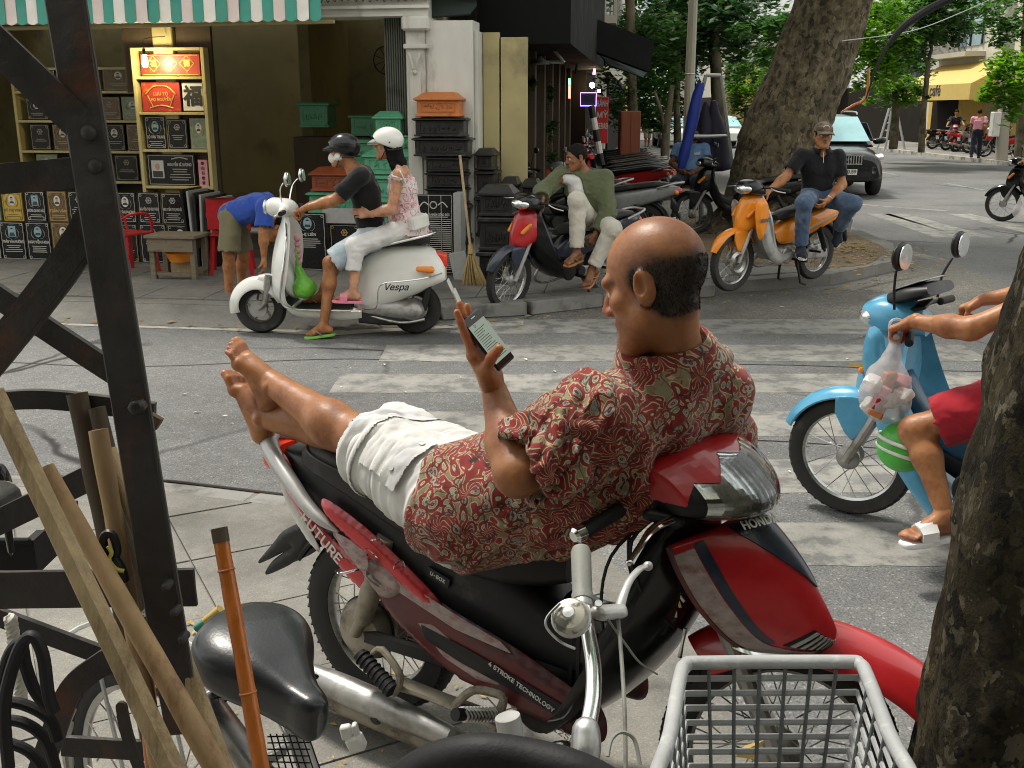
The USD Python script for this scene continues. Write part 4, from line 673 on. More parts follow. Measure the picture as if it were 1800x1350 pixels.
p_=hx((762,1020,-.14))[0];bd=hadd('badge',moved(rot(box(-.038,.038,-.003,.003,-.014,.014,.003),[0,1,0],16),(p_[0],-.117,p_[2])),'black_plastic');bd.add('lettering',HB.m(moved(rot(text('U-BOX',.011,.001,True),[0,1,0],16),(p_[0],-.1215,p_[2]))),L['white_ink'],False)
hadd('rear_mudguard',cat([fender(0,.285,.345,60,150,.075),hpan([(570,915),(545,955),(520,985),(495,1000),(466,1010),(480,985),(515,960),(490,975),(453,990),(480,955),(500,932),(540,915)],-.05,.012,.02,.012,back=None),mirrorY(hpan([(570,915),(545,955),(520,985),(495,1000),(466,1010),(480,985),(500,932),(540,915)],-.05,.012,.02,.012))]),'black_plastic')
for s in(-1,1):
    hadd('shock_absorber',cat([tube([(.0,s*.12,.29),(.035,s*.12,.36)],.018,12),lathe([(.024,0),(.03,.01),(.032,.12),(.026,.15),(.012,.16)],(.03,s*.12,.34),(.35,0,1),16),tube([(.03+.35*.15,s*.12,.48),(.12,s*.1,.62)],.03,14)]),'alloy_dusty' if s<0 else 'black_plastic')
hadd('swing_arm',cat([beam((.02,s*.105,.285),(.45,s*.1,.30),.02,.05,ch=.008)for s in(-1,1)]),'dark_engine')
mf=hadd('muffler',tube(hx((500,1172,-.17),(512,1180,-.17),(560,1205,-.17),(650,1245,-.165),(740,1285,-.155),(830,1320,-.14),(920,1350,-.12),(1000,1365,-.1)),[.03,.047,.05,.05,.046,.04,.024,.018],18,sm=4),'alloy_dusty');sh_=hx((520,1165,-.19),(600,1205,-.19),(700,1250,-.185),(800,1295,-.17));mf.add('heat_shield',HB.m(tube(sh_+V([0,-.018,.008]),[.016,.04,.04,.03],14,sm=4)),L['alloy']);mf.add('bolt',HB.m(cat([disc(hx((660,1262,-.236))[0],(0,1,0),.012,.012,10),ring_(hx((660,1262,-.228))[0],(0,1,0),.016,.005,14,6)])),L['dark_engine'])
# footrest hanger and pegs
hadd('footrest_hanger',cat([tube(hx((655,1148,-.2),(672,1142,-.21),(700,1180,-.215),(702,1200,-.215),(692,1218,-.215),(683,1212,-.215)),[.008,.01,.011,.012,.012,.01],8,sm=3),tube(hx((700,1200,-.19),(760,1222,-.17),(830,1250,-.16),(880,1272,-.15)),[.03,.026,.03,.036],10,sm=4,flat=.45),tube(hx((800,1240,-.175),(830,1214,-.18),(868,1218,-.18),(885,1228,-.18),(878,1252,-.17)),[.012,.012,.012,.012,.014],8,sm=4)]),'alloy_dusty')
pg=hadd('passenger_peg',tube(hx((632,1150,-.215),(690,1214,-.235)),[.02,.023],12),'rubber');pg.add('rib',HB.m(cat([ring_(mid(*hx((632,1150,-.215),(690,1214,-.235)),q),np.subtract(*hx((690,1214,-.235),(632,1150,-.215))),.022,.003,14,5)for q in np.linspace(.1,.9,8)])),L['rubber'])
ft=hadd('foot_peg',tube(hx((880,1256,-.14),(800,1256,-.3)),[.014,.017],10),'rubber');a_,b_=hx((880,1256,-.16),(812,1256,-.28));ft.add('spring',HB.m(tube([mid(a_,b_,q)+V([.02*math.cos(q*70),0,.02*math.sin(q*70)])for q in np.linspace(0,1,90)],.004,5)),L['steel'])
hadd('engine',cat([blob([('c',(.40,0,.32),(.62,0,.32),.085,.085),('c',(.62,0,.32),(.84,0,.42),.075,.06),('c',(.62,-.07,.31),(.62,.07,.31),.06,.06)],.02,.014),disc((.62,-.105,.24),(0,1,0),.06,.03,24,.012),disc((.45,-.1,.29),(0,1,0),.05,.03,20,.01)]+[box(.7+i*.022,.71+i*.022,-.075,.075,.33+i*.01,.47+i*.01)for i in range(7)]),'dark_engine');hadd('brake_pedal',tube([(.52,-.15,.22),(.66,-.19,.2),(.76,-.2,.25),(.8,-.23,.26)],[.01,.009,.01,.014],8,sm=4),'chrome');hadd('stand',tube([(.40,.1,.24),(.33,.22,.0),(.30,.25,-.03)],.012,8),'black_plastic')
# leg shield, front cowl
hadd('leg_shield',shield([(.72,.22,.15,.04),(.84,.32,.2,.08),(.95,.46,.225,.11),(1.03,.62,.215,.12),(1.06,.76,.17,.11),(1.055,.86,.12,.07),(1.03,.9,.09,.05)],.03,5,17),'black_gloss',40);hadd('inner_cover',secs([(.66,.38,.56,.07,.06),(.78,.36,.55,.09,.06),(.9,.42,.62,.10,.07),(.98,.55,.76,.10,.08),(1.02,.70,.88,.085,.07)],4),'black_gloss',40)
E_s=spline([(1.01,.175,.835),(1.045,.185,.78),(1.105,.18,.70),(1.185,.135,.618),(1.30,.06,.60),(1.345,.012,.625)],6);R_s=spline([(1.135,0,.90),(1.19,0,.868),(1.265,0,.79),(1.325,0,.70),(1.35,0,.655),(1.352,0,.635)],6)
def cowl(s0,s1,q0,q1,off=0.,both=True,t=.008):
    k=len(E_s)-1;out=[]
    for sg in((-1,1)if both else(-1,)):
        R=[]
        for s in np.linspace(s0,s1,26):
            i=min(int(s*k),k-1);u=s*k-i;e=mid(E_s[i],E_s[i+1],u);r=mid(R_s[i],R_s[i+1],u);a0=q0(s)if callable(q0)else q0;a1=q1(s)if callable(q1)else q1;row=[]
            for o in(off,off-t):
                pts=[V([e[0]+(r[0]-e[0])*(1-q**1.7),sg*-e[1]*q*-1,e[2]+(r[2]-e[2])*(1-q**1.25)])+o*unit([.6,sg*q*.9,.5*(1-q)])for q in np.linspace(a0,a1,12)];row+=pts if o==off else pts[::-1]
            R.append(row)
        m=loft(R);m.faces=m.faces if sg<0 else m.faces[:,::-1];out.append(m)
    m=cat(out);m.fix_normals();return m
cw=hadd('front_cowl',cowl(0,1,0,1),'red_paint',45)
cw.add('top_panel',HB.m(cowl(0,.5,0,lambda s:.44*(1-(s/.5)**1.6)+.005,.004)),L['navy'],45);cw.add('flank_strip',HB.m(cowl(.05,.62,lambda s:.70+.12*s,lambda s:.80+.05*s,.003)),L['navy'],45);cw.add('indicator_lens',HB.m(cowl(.08,.85,lambda s:.81+.05*s,.985,.004)),L['scratched'],45)
lv=cw.add('grille',HB.m(cowl(.66,.93,.38,.78,.003,True)),L['black_plastic'],45)
for s in np.linspace(.68,.91,7):cw.add('louvre',HB.m(cowl(s,s+.018,.4,.76,.009,False,.007)),L['silver_paint'],45)
p_=hx((1348,940,-.0))[0];tx=text('HONDA',.021,.002,True);tx=rot(rot(tx,[1,0,0],-50),[0,0,1],62)
cw.add('lettering',HB.m(moved(tx,(1.176,-.05,.889))),L['white_ink'],False)
hadd('cowl_edge',tube(np.vstack([E_s*[1,-1,1]]),.007,6),'dark_red');hadd('chrome_trim',tube(hx((1290,1135,-.14),(1330,1148,-.13),(1420,1152,-.06)),.012,6,sm=4,flat=.5),'chrome')
# headset, headlight, bars
def hsec(y):  # outline in XZ at y
    q=abs(y)/.2;s=1-.45*q**2.2;c=V([1.06-.05*q**2,.955+.01*q])
    o=V([(-.15,.005),(-.105,.075),(-.02,.093),(.05,.06),(.115,.0),(.125,-.04),(.10,-.065),(.02,-.07),(-.08,-.055),(-.14,-.03)])*V([s,s]);o[:,0]+=-.02*q;return spline(c+o,4,True)
ys=np.linspace(-.2,.2,21);hsm=loft([np.stack([p[:,0],np.full(len(p),y),p[:,1]],1)for y in ys for p in[hsec(y)]])
def patch(test,off):  # the faces of the headset that pass the test, standing slightly proud
    m=hsm.copy();c=m.vertices[m.faces].mean(1);keep=test(c);n=m.vertex_normals;m.vertices=m.vertices+n*off;m.update_faces(keep);m.remove_unreferenced_vertices();return m
hset=hadd('headset',hsm,'black_plastic',50)
big=hsm.subdivide().subdivide().subdivide();hsm=big;ce=lambda c:c[:,2]-(.955+.01*(np.abs(c[:,1])/.2))
zig=lambda c:np.interp(np.abs(c[:,1]),[0,.03,.06,.09,.12,.16,.2],[.016,.02,.026,-.0,-.03,-.028,-.02])
topf=lambda c:(ce(c)>-.012-0*c[:,0])&(c[:,0]>.935)&~((c[:,0]-1.06>.0)&(ce(c)<.055+zig(c)*.9))&(c[:,0]-1.06>-.118)
lensf=lambda c:(c[:,0]-1.06>.0)&(ce(c)<.055+zig(c)*.9)&(ce(c)>-.052)&(np.abs(c[:,1])<.168)
hset.add('top_cover',HB.m(patch(topf,.005)),L['red_paint'],50);hl=hset.add('reflector',HB.m(patch(lensf,.002)),L['reflector'],50);hl2=hset.add('headlight_lens',HB.m(patch(lensf,.009)),L['lens'],50)
b_=hx((1182,842,-.11))[0];sw=hset.add('switch',HB.m(cat([moved(rot(box(-.022,.022,-.03,.03,-.012,.014,.006),[0,1,0],-12),b_),moved(rot(box(-.03,.0,-.036,.036,-.02,.0,.006),[0,1,0],-12),b_)])),L['black_plastic']);sw.add('rim',HB.m(ring_(b_+V([.002,0,.0145]),(.2,0,1),.018,.0022,16,5)),L['steel'])
gi,go=hx((1112,884,-.205),(1022,936,-.355));hadd('handlebar',tube([gi+(gi-go)*.5,gi,go],.011,10),'black_plastic');hg=hadd('grip',lathe([(.012,0),(.0185,.004),(.0185,.02),(.0165,.026),(.0165,.125),(.0185,.13),(.0185,.14)],go,gi-go,18),'rubber');hg.add('rib',HB.m(cat([beam(mid(go,gi,q)+V([0,0,.0165]),mid(go,gi,q+.08)+V([.006,-.0,.0158]),.004,.003)for q in(.25,.37,.49,.61,.73)]+[beam(mid(go,gi,q)+V([-.012,-.004,.0115]),mid(go,gi,q+.06)+V([0,0,.0165]),.004,.003)for q in(.25,.37,.49,.61,.73)])),L['rubber'])
hadd('bar_end',lathe([(.0005,-.002),(.012,-.002),(.0185,.004),(.0185,.026),(.017,.028)],go-unit(gi-go)*.022,gi-go,20),'chrome');hadd('throttle_collar',cat([lathe([(.02,0),(.03,.004),(.031,.03),(.024,.05),(.022,.09)],gi-unit(gi-go)*.02,gi-go,18)]),'black_plastic')
hadd('brake_lever',cat([tube(hx((1185,912,-.2),(1160,922,-.22),(1143,935,-.25),(1125,960,-.3),(1106,988,-.345)),[.012,.014,.012,.0085,.0075],10,sm=4,flat=.6),ball(hx((1106,989,-.346))[0],.008,2)]),'chrome');hadd('lever_perch',blob([('c',hx((1190,915,-.18))[0],hx((1140,905,-.22))[0],.018,.014)],.01,.005),'black_plastic')
hadd('fork',cat([hS(tube([(1.05,s*.075,.66),(1.24,s*.08,.285)],[.02,.024],10))for s in(-1,1)]),'alloy')
fe=fender(1.25,.25,.385,14,130,.115,.006,30,21,.085,nose=1);fe.vertices[:,0]+=.1*np.clip((fe.vertices[:,0]-1.3)/.3,0,1)**1.3;hadd('front_fender',hS(fe),'red_paint',40)
hadd('cable',cat([tube([(1.0,-.12,.92),(.93,-.2,.84),(.95,-.17,.7),(1.0,-.1,.6)],.005,6,sm=5),tube([(1.0,-.1,.92),(.9,-.12,.86),(.88,-.1,.72),(.92,-.05,.55)],.0045,6,sm=5),tube([(.97,-.15,.9),(.89,-.22,.8),(.86,-.2,.62),(.88,-.12,.4)],.004,6,sm=5)]),'black_plastic')
hadd('frame_hook',cat([tube(hx((1190,1075,-.05),(1150,1095,-.06),(1140,1100,-.06)),.006,6,sm=3),tube(hx((1205,1105,-.08),(1200,1130,-.09),(1195,1155,-.09)),[.006,.004,.006],6)]),'chrome')
ky=Thing('key_bunch','bunch of keys with black fob hanging from the red motorbike ignition','keys',HB.p(*hx((1185,1045,-.1))[0]));ky.add('fob',HB.m(blob([('c',hx((1183,1000,-.1))[0],hx((1190,1022,-.1))[0],.017,.012)],.01,.004)),L['black_plastic'])
for k,(x,y,c)in enumerate(((1178,1075,'brass'),(1188,1085,'steel'),(1196,1068,'brass'),(1203,1058,'steel'))):a_,b_=hx((1186,1036,-.1),(x,y,-.1));ky.add('key',HB.m(cat([beam(mid(a_,b_,.3),b_,.002,.007),disc(mid(a_,b_,.2),(0,1,0),.011,.003,10)])),L[c])

# ---------------------------------------------------------------- the man lying on the red motorbike with his phone
def facepatch(m,test,off):
    m=m.copy();c=m.vertices[m.faces].mean(1);n=m.vertex_normals;m.vertices=m.vertices+n*off;m.update_faces(test(c));m.remove_unreferenced_vertices();return m
pel=at(848,885,2.45);rt=V([-.549,-.836,0.])
J=dict(head=at(1150,497,2.2),neck=at(1182,628,2.25),pel=pel,lsh=at(1034,748,2.1),rsh=at(1258,692,2.34),lel=at(910,832,2.0),lwr=at(869,688,2.17),rel=at(1270,800,2.55),rwr=at(1212,955,2.42),
         lhip=pel+rt*.09+V([0,0,.0]),rhip=pel-rt*.09,lkn=at(640,772,2.70),lan=at(482,676,2.98),rkn=at(655,765,2.83),ran=at(468,733,3.0))
hf=V([-.84,.46,-.36]);hu=V([.06,.02,1.])
d_ph=unit([-.34,.05,.93]);n_ph=unit([.84,-.32,.3])
def hero_man():
    global man
    J2={k:V(v,float)for k,v in J.items()}
    t=Thing('person','man in red batik shirt and white shorts reclining on a red motorbike, reading a phone','person',pel-[0,0,.1]);S=1.06
    HP,Z,R=head_prims(J2['head'],hf,hu,S*1.07)
    nk=[('c',mid(J2['lsh'],J2['rsh']),J2['neck'],.085,.063),('c',J2['neck'],Z(0,-.024,-.045),.063,.057),('c',J2['neck'],Z(0,-.004,-.06),.05,.046)]
    legs=limbs(J2,S);calf=[('e',mid(J2[s+'kn'],J2[s+'an'],.3)+V([-.01,-.0,-.02]),V([.055,.055,.11])*1.0,np.stack([unit(np.cross(J2[s+'an']-J2[s+'kn'],[0,0,1])),unit(np.cross(np.cross(J2[s+'an']-J2[s+'kn'],[0,0,1]),J2[s+'an']-J2[s+'kn'])),unit(J2[s+'an']-J2[s+'kn'])],1),.03)for s in 'lr']
    hd=blob(HP+nk[1:],.016,.0036)
    PL,tips=hand_prims(J2['lwr'],d_ph,n_ph,False,S*1.05,(.0,.03,.06,.1),(.2,.95,.55));PR,_=hand_prims(J2['rwr'],V([-.2,-.3,-.93]),V([-.9,.3,.1]),True,S,(.35,.4,.45,.5))
    hl_=blob(PL+[('c',J2['lwr']-d_ph*.05,J2['lwr']+d_ph*.02,.03,.027)],.008,.0034);hr_=blob(PR+[('c',J2['rwr']-V([0,0,-.04]),J2['rwr'],.03,.026)],.008,.0045)
    fs=[blob(foot_prims(J2[s+'an'],d,n,1.04,True,s=='r')+[('c',J2[s+'an'],mid(J2[s+'an'],J2[s+'kn'],.25),.038,.04),('e',J2[s+'an']+unit(np.cross(d,n))*.034,(.014,.014,.014),None,.012),('e',J2[s+'an']-unit(np.cross(d,n))*.034,(.013,.013,.013),None,.012)],.012,.0036)for s,d,n in(('l',V([-.46,.2,.86]),V([.78,-.3,.5])),('r',V([-.38,.3,.88]),V([.72,-.55,.42])))]
    body=weld([blob(legs+calf+nk[:2],.035,.008),hd,hl_,hr_]+fs)
    q=(body.vertices-J2['head'])@R/(S*1.07);x,y,z=q.T;nz=fbm(body.vertices*60,3,2)-.5;nb=fbm(body.vertices*16,3,9)-.5;ss=lambda a,b,v:np.clip((v-a)/(b-a),0,1)**2*(3-2*np.clip((v-a)/(b-a),0,1))
    top=1-ss(.02,.07,z+nz*.014+nb*.016+.12*np.clip(-y-.03,0,1));front=1-ss(.008,.034,y+nz*.02+np.clip(z-.02,0,.1)*.4);low=ss(-.095,-.06,z+nz*.02-1.3*np.clip(y+.03,0,.1));nearhead=(np.linalg.norm(q,axis=1)<.17)&~((((y+.012)/.021)**2+((z+.006)/.035)**2<1)&(np.abs(x)>.0735))
    hair=np.clip(top*front*low*1.0,0,.95)*nearhead;hair=np.maximum(hair,.22*(np.linalg.norm(q,axis=1)<.17)*ss(.04,.06,z)*(1-ss(-.005,.04,y))*(.6+nz))
    brow=np.exp(-((z-.024+np.abs(x)*.05)/.007)**2)*(np.abs(x)>.012)*(np.abs(x)<.056)*(y>.05)*.5;hair=np.maximum(hair,brow);stub=.12*(z<-.04)*(z>-.13)*(y>.02)*(np.linalg.norm(q,axis=1)<.17);hair=np.maximum(hair,stub)
    t.body=t.add('body',body,L['skin_hero'],True,attr={'hair':hair})
    for s in(-1,1):e=t.add('eye',ball(Z(s*.032,.073,.002),.0115*S*1.1),L['eye_white'],True)
    # short side hair as fine bristles over the dark scalp
    idx=np.nonzero(hair>.7)[0];rg=np.random.default_rng(3);pick=rg.choice(idx,min(len(idx),9000),replace=True);nrm=body.vertex_normals[pick];dn=-R[:,2];pts=[];
    for i,n in zip(pick,nrm):p=body.vertices[i]+rg.normal(0,.0015,3)*(1-np.abs(n));v=unit(n*.5+dn*.8+rg.normal(0,.25,3));pts+=[p,p+v*.003,p+v*.0055-n*.0006]
    bc=UsdGeom.BasisCurves.Define(stage,t.path+'/hair');bc.CreateTypeAttr('linear');bc.CreatePointsAttr(Vt.Vec3fArray.FromNumpy((V(pts)-t.base).astype(np.float32)));bc.CreateCurveVertexCountsAttr(Vt.IntArray.FromNumpy(np.full(len(pick),3,np.int32)));bc.CreateWidthsAttr(Vt.FloatArray.FromNumpy(np.tile(V([.0006,.0005,.0002]),len(pick)).astype(np.float32)));bc.SetWidthsInterpolation('vertex');UsdShade.MaterialBindingAPI.Apply(bc.GetPrim()).Bind(L['hair'])
    # shirt: loose body, wide short sleeves, collar, hem
    ct=mid(J2['lsh'],J2['rsh']);P=limbs(J2,S,.020,True,(.80,.8),(0,0),True,.99,.03)
    P+=[('e',mid(J2['pel'],ct,.12)+V([-.03,-.03,.01]),V([.19,.13,.13]),None,.06),('c',J2['lhip']+V([.02,-.02,.0]),J2['lhip']+V([-.12,.08,.02]),.12,.115,.06),('c',J2['rhip'],J2['rhip']+V([-.1,.1,.02]),.115,.105,.06),('e',mid(J2['pel'],ct,.42)+V([-.02,-.05,-.05]),V([.17,.13,.16]),None,.06),('c',mid(J2['pel'],ct,.5)+V([.02,-.06,-.08]),mid(J2['pel'],ct,.75)+V([.02,-.06,-.1]),.11,.1,.06),('c',J2['lsh']+V([.02,.03,0]),mid(J2['pel'],ct,.5)+V([.08,-.06,-.03]),.09,.11,.06)]
    P+=[('c',ct,J2['neck']-V([0,0,.02]),.1,.074,.03)];hc=at(775,850,2.45);hem=unit(V([-.86,.42,.12]));sh=blob(P,.04,.0062,[(hc,hem)],.013)
    n=sh.vertex_normals;p=sh.vertices;axis_=unit(ct-J2['pel']);u_=p@axis_;acr=fbm(np.stack([(p@V([.9,.3,.2]))*9+5,(p@V([-.2,.9,.3]))*9,u_*17],1),3,4);ridge=1-np.abs(acr-.5)*4;big=fbm(p*7+3,3,8)-.5
    gather=np.exp(-(np.linalg.norm(p-(J2['lel']+V([.07,.0,.06])),axis=1)/.17)**2);low_=np.exp(-(np.linalg.norm(p-(mid(J2['pel'],ct,.5)+V([.12,-.1,-.05])),axis=1)/.2)**2);dr=fbm(np.stack([(p@V([.75,.25,-.6]))*24,(p@V([.2,.9,.3]))*9,(p@V([.6,-.2,.75]))*4],1),3,12)
    sh.vertices=p+n*(ridge*.006+big*.022+gather*(.5-np.abs(dr-.5)*6)*.04+low_*(.5-np.abs(dr-.5)*6)*.042+(.5-np.abs(fbm(np.stack([(p@V([.75,.25,-.6]))*13+7,(p@V([.2,.9,.3]))*6,(p@V([.6,-.2,.75]))*3],1),3,22)-.5)*5)*.012)[:,None]
    s_=t.add('shirt',sh,L['batik'],True)
    nkb,nkt=J2['neck']-V([.005,0,.03]),J2['neck']+V([-.02,0,.035]);ax=unit(Z(0,0,0)-J2['neck']);e1=unit(np.cross(ax,[0,1,0]));e2=np.cross(ax,e1);a=np.linspace(0,2*PI,40,endpoint=False);cb=J2['neck']+V([-.012,.005,.012])
    def col(r,h,fl):return[cb+e1*math.cos(q)*r*1.08+e2*math.sin(q)*r*.98+ax*(h+fl*math.cos(q-.2))for q in a]
    s_.add('collar',folds(loft([col(.105,-.035,.01),col(.09,.012,.012),col(.086,.03,.014),col(.09,.036,.014),col(.098,.028,.014),col(.12,-.022,.012),col(.132,-.04,.008),col(.122,-.045,.008)],closed=True),.003,20),L['batik'],True)
    s_.add('button',[disc(at(832,880,2.28)+V([.0,0,.0]),[.1,-1,.3],.008,.004,12),disc(at(1010,780,2.0),[.1,-1,.3],.006,.003,12)],L['ink'])
    # shorts
    Q=limbs(J2,S,.022,'hips',(0,0),(.83,.80),True,1.02,.030);so=blob(Q,.04,.0062,[],.012);p=so.vertices;n=so.vertex_normals;ld=unit(J2['lkn']-J2['lhip']);ul=(p-J2['lhip'])@ld
    f1=fbm(np.stack([ul*20,(p@V([.2,.9,.3]))*8,(p@unit(np.cross(ld,[0,0,1])))*8],1),3,5);so.vertices=p+n*((.5-np.abs(f1-.5)*4)*.011+(fbm(p*9,3,7)-.5)*.018)[:,None]
    g=t.add('shorts',so,L['shorts_cream'],True)
    ln=unit(V([.1,-.8,.6])-ld*(V([.1,-.8,.6])@ld));lt=np.cross(ld,ln)
    def rect(u0,u1,w0,w1):return lambda c:(((c-J2['lhip'])@ld>u0)&((c-J2['lhip'])@ld<u1)&((c-J2['lhip'])@lt>w0)&((c-J2['lhip'])@lt<w1)&((c-J2['lhip'])@ln>.03))
    for nm,u0,u1,w0,w1,off in(('cargo_pocket',.15,.3,-.075,.075,.007),('pocket_flap',.13,.185,-.08,.08,.012),('hem_band',.355,.385,-.2,.2,.004)):g.add(nm,facepatch(so,rect(u0,u1,w0,w1)if nm!='hem_band' else(lambda c:((c-J2['lhip'])@ld>.32)&((c-J2['lhip'])@ld<.345)),off),L['shorts_cream'],True)
    for u_,w_ in((.16,.05),(.16,-.05),(.08,.06)):c0=J2['lhip']+ld*u_+lt*w_;i=np.argmin(np.linalg.norm(so.vertices-(c0+ln*.12),axis=1));g.add('snap_button',disc(so.vertices[i]+n[i]*.012,n[i],.008,.005,12),L['steel'])
    # phone
    a_=unit([-.60,.10,.79]);pc=J2['lwr']+d_ph*.115+n_ph*.029;nn=unit(V([.72,-.60,.35]));nn=unit(nn-a_*(nn@a_));b_=np.cross(a_,nn);B=np.stack([b_,-nn,a_],1)
    W=lambda m:T(m.vertices*.92@B.T+pc,m.faces)
    ph=Thing('phone','black smartphone with lit text screen held by the reclining man','phone',pc);ph.add('case',W(box(-.036,.036,-.0045,.0045,-.074,.074,.004)),L['black_gloss']);sc=ph.add('screen',W(box(-.0315,.0315,-.0052,-.0046,-.056,.05)),L['phone_screen'],False)
    rg=random.Random(2);sc.add('text_line',W(cat([box(-.027,-.027+rg.uniform(.02,.052),-.0055,-.0053,z,z+.0016)for z in np.arange(-.048,.034,.0058)])),L['screen_ink'],False);sc.add('lettering',W(moved(text('D',.008,.0003),(-.012,-.0053,.043))),L['screen_ink'],False);ph.add('speaker',W(box(-.008,.008,-.0055,-.0046,.062,.064)),L['steel'],False);ph.add('side_button',W(box(.0355,.0375,-.002,.002,.02,.035)),L['steel'])
    return t
glow('phone_screen',(.62,.72,.58),.16);M('screen_ink',(.03,.05,.04),.4)
man=hero_man()

# ---------------------------------------------------------------- foreground
M('black_saddle',(.008,.010,.011),.3,coat=.15,bump=.12,bsc=160,rvar=.06)
M('grip_grey',(.2,.205,.18),.6,bump=.2,bsc=120,c2=(.09,.085,.07),c2at=(.55,.75),c2sc=14)
M('bell_worn',(.5,.48,.4),.4,.4,.15,20,c2=(.1,.095,.08),c2at=(.46,.54),c2sc=28)
M('basket_grey',(.33,.34,.34),.5,bump=.25,bsc=90,c2=(.5,.5,.49),c2at=(.55,.75),c2sc=26)
M('basket_dark',(.1,.11,.11),.55)
M('cord',(.5,.46,.1),.8)
# ---------------------------------------------------------------- the silver bicycle in front
def inplane(a,b):return unit(np.cross([0,1,0],unit(V(b)-V(a))))
BF=Frame((*at(470,1160,1.70)[:2],.03),math.radians(-35))
bc=Thing('bicycle','old silver bicycle with black saddle and grey basket parked nearest the camera','bicycle',BF.o)
def badd(nm,m,mat,sm=40,par=bc):return par.add(nm,m,L[mat],sm)
# saddle: wide at the back, a nose to the front
sz=.845;rows=[(-.135,.015,.0,.02),(-.125,.06,-.01,.035),(-.09,.10,-.02,.045),(-.04,.108,-.03,.05),(.01,.09,-.03,.048),(.06,.058,-.028,.042),(.11,.036,-.026,.036),(.145,.029,-.026,.034),(.165,.02,-.018,.026),(.172,.006,-.006,.012)]
R=[]
for x,w,d,h in spline(V(rows),5):
    a=np.arange(28)*2*PI/28;c,s=np.cos(a),np.sin(a);y=np.sign(c)*np.abs(c)**.75*w;z=np.where(s>0,s**.8*h*(1-.10*(np.abs(c)<.3)*0),-np.abs(s)**.7*(.03+abs(d)))+.012*(x>.1)*(x-.1)*10
    z=z-np.where(s>0,np.exp(-(y/.02)**2)*.006*np.clip((.1-abs(x-.05))/.1,0,1),0);R.append(np.stack([np.full(28,x),y,z],1))
ms=loft(R);ms.vertices*=[1.02,1.02,1.08];ms=rot(rot(ms,[0,1,0],14),[0,0,1],-12);ms.vertices+=V([.04,-.035,sz-.005]);badd('saddle',BF.m(ms),'black_saddle',True)
badd('seat_post',BF.m(tube([(.0,0,.84),(.06,0,.72),(.17,0,.42)],.0135,14)),'steel');badd('saddle_spring',BF.m(cat([tube([V([-.07,s*.06,.74+q*.07])+V([.016*math.cos(q*30),.016*math.sin(q*30),0])for q in np.linspace(0,1,60)],.0028,5)for s in(-1,1)]+[tube([(-.08,s*.05,.8),(.02,s*.025,.80),(.13,0,.825)],.004,6)for s in(-1,1)])),'black_iron')
badd('frame',BF.m(cat([tube([(.045,0,.74),(.22,0,.30)],.019,16),tube([(.22,0,.30),(.52,0,.62),(.6,0,.8)],.018,14,sm=4),tube([(.15,0,.5),(.4,0,.58),(.6,0,.76)],.026,16,sm=4),tube([(.59,0,.72),(.545,0,.9)],.02,14)]+[tube([(.06,s*.03,.66),(-.36,s*.06,.33)],.009,8)for s in(-1,1)]+[tube([(.22,s*.04,.30),(-.36,s*.06,.33)],.009,8)for s in(-1,1)])),'silver_paint')
big=[(-.10,-.07,.735),(.02,-.06,.62),(.14,-.05,.50)];badd('chain_guard',BF.m(tube(big,[.03,.033,.033],18,sm=4,flat=.6)),'steel')
wheel(bc,BF.m,-.36,.33,.33,.036,spokes=28,hubr=.025);wheel(bc,BF.m,.74,.33,.33,.036,spokes=28,hubr=.025);badd('mudguard',BF.m(cat([fender(-.36,.33,.36,20,190,.03,droop=.012)])),'steel');badd('mudguard',BF.m(fender(.74,.33,.36,20,150,.03,droop=.012)),'steel')
cr=badd('carrier',BF.m(cat([tube([(-.12,s*.06,.70),(-.5,s*.075,.72),(-.56,s*.05,.72),(-.56,0,.72)],.0055,6,sm=3)for s in(-1,1)]+[tube([(-.15-q*.1,-.065,.705),(-.15-q*.1,.065,.705)],.004,6)for q in range(4)]+[tube([(-.45,s*.07,.71),(-.37,s*.07,.33)],.005,6)for s in(-1,1)])),'galvanised')
badd('carrier_clamp',cat([tube([at(345,1105,1.9),at(368,1088,1.9)],.009,10),tube([at(375,1100,1.88),at(395,1130,1.88)],.009,10)]),'green_paint');badd('brass_ferrule',tube([at(362,1093,1.89),at(388,1071,1.89)],.0105,12),'brass')
badd('kickstand_shoe',cat([beam(at(606,1275,2.0),at(612,1298,2.0),.02,.025,ch=.004),beam(at(622,1272,2.0),at(628,1293,2.0),.02,.012,ch=.003),beam(at(612,1310,2.0),at(640,1300,2.0),.03,.04,ch=.006)]),'white_plastic');badd('skirt_net',cat([tube([at(475+i*11,1290,1.62),at(495+i*12,1365,1.6)],.0016,4)for i in range(7)]+[tube([at(470,1295+i*11,1.62),at(545,1293+i*12,1.62)],.0016,4)for i in range(7)]),'black_plastic')
# handlebar, bell, lever, cables
hbp=[at(1021,968,1.60),at(1024,1050,1.52),at(1034,1110,1.46),at(1043,1170,1.41),at(1042,1230,1.36),at(1030,1290,1.31)]
badd('handlebar',tube(hbp,[.0125]*6,16,sm=5),'chrome')
gd=unit(hbp[1]-hbp[0]);gp=badd('grip',lathe([(.004,-.006),(.0145,-.004),(.0172,.004),(.0168,.05),(.0165,.085),(.018,.087),(.018,.1)],hbp[0],gd,20),'grip_grey')
gp.add('collar',lathe([(.0165,.1),(.0165,.112),(.0135,.114)],hbp[0],gd,18),L['steel'])
stc=at(1030,1303,1.30);badd('stem',cat([blob([('c',at(1030,1285,1.31),at(1030,1322,1.29),.021,.021),('c',at(1030,1310,1.3),at(1038,1420,1.32),.018,.017)],.012,.006)]),'steel')
bcn=at(1003,1084,1.44);bn=unit([-.22,-.62,.75])
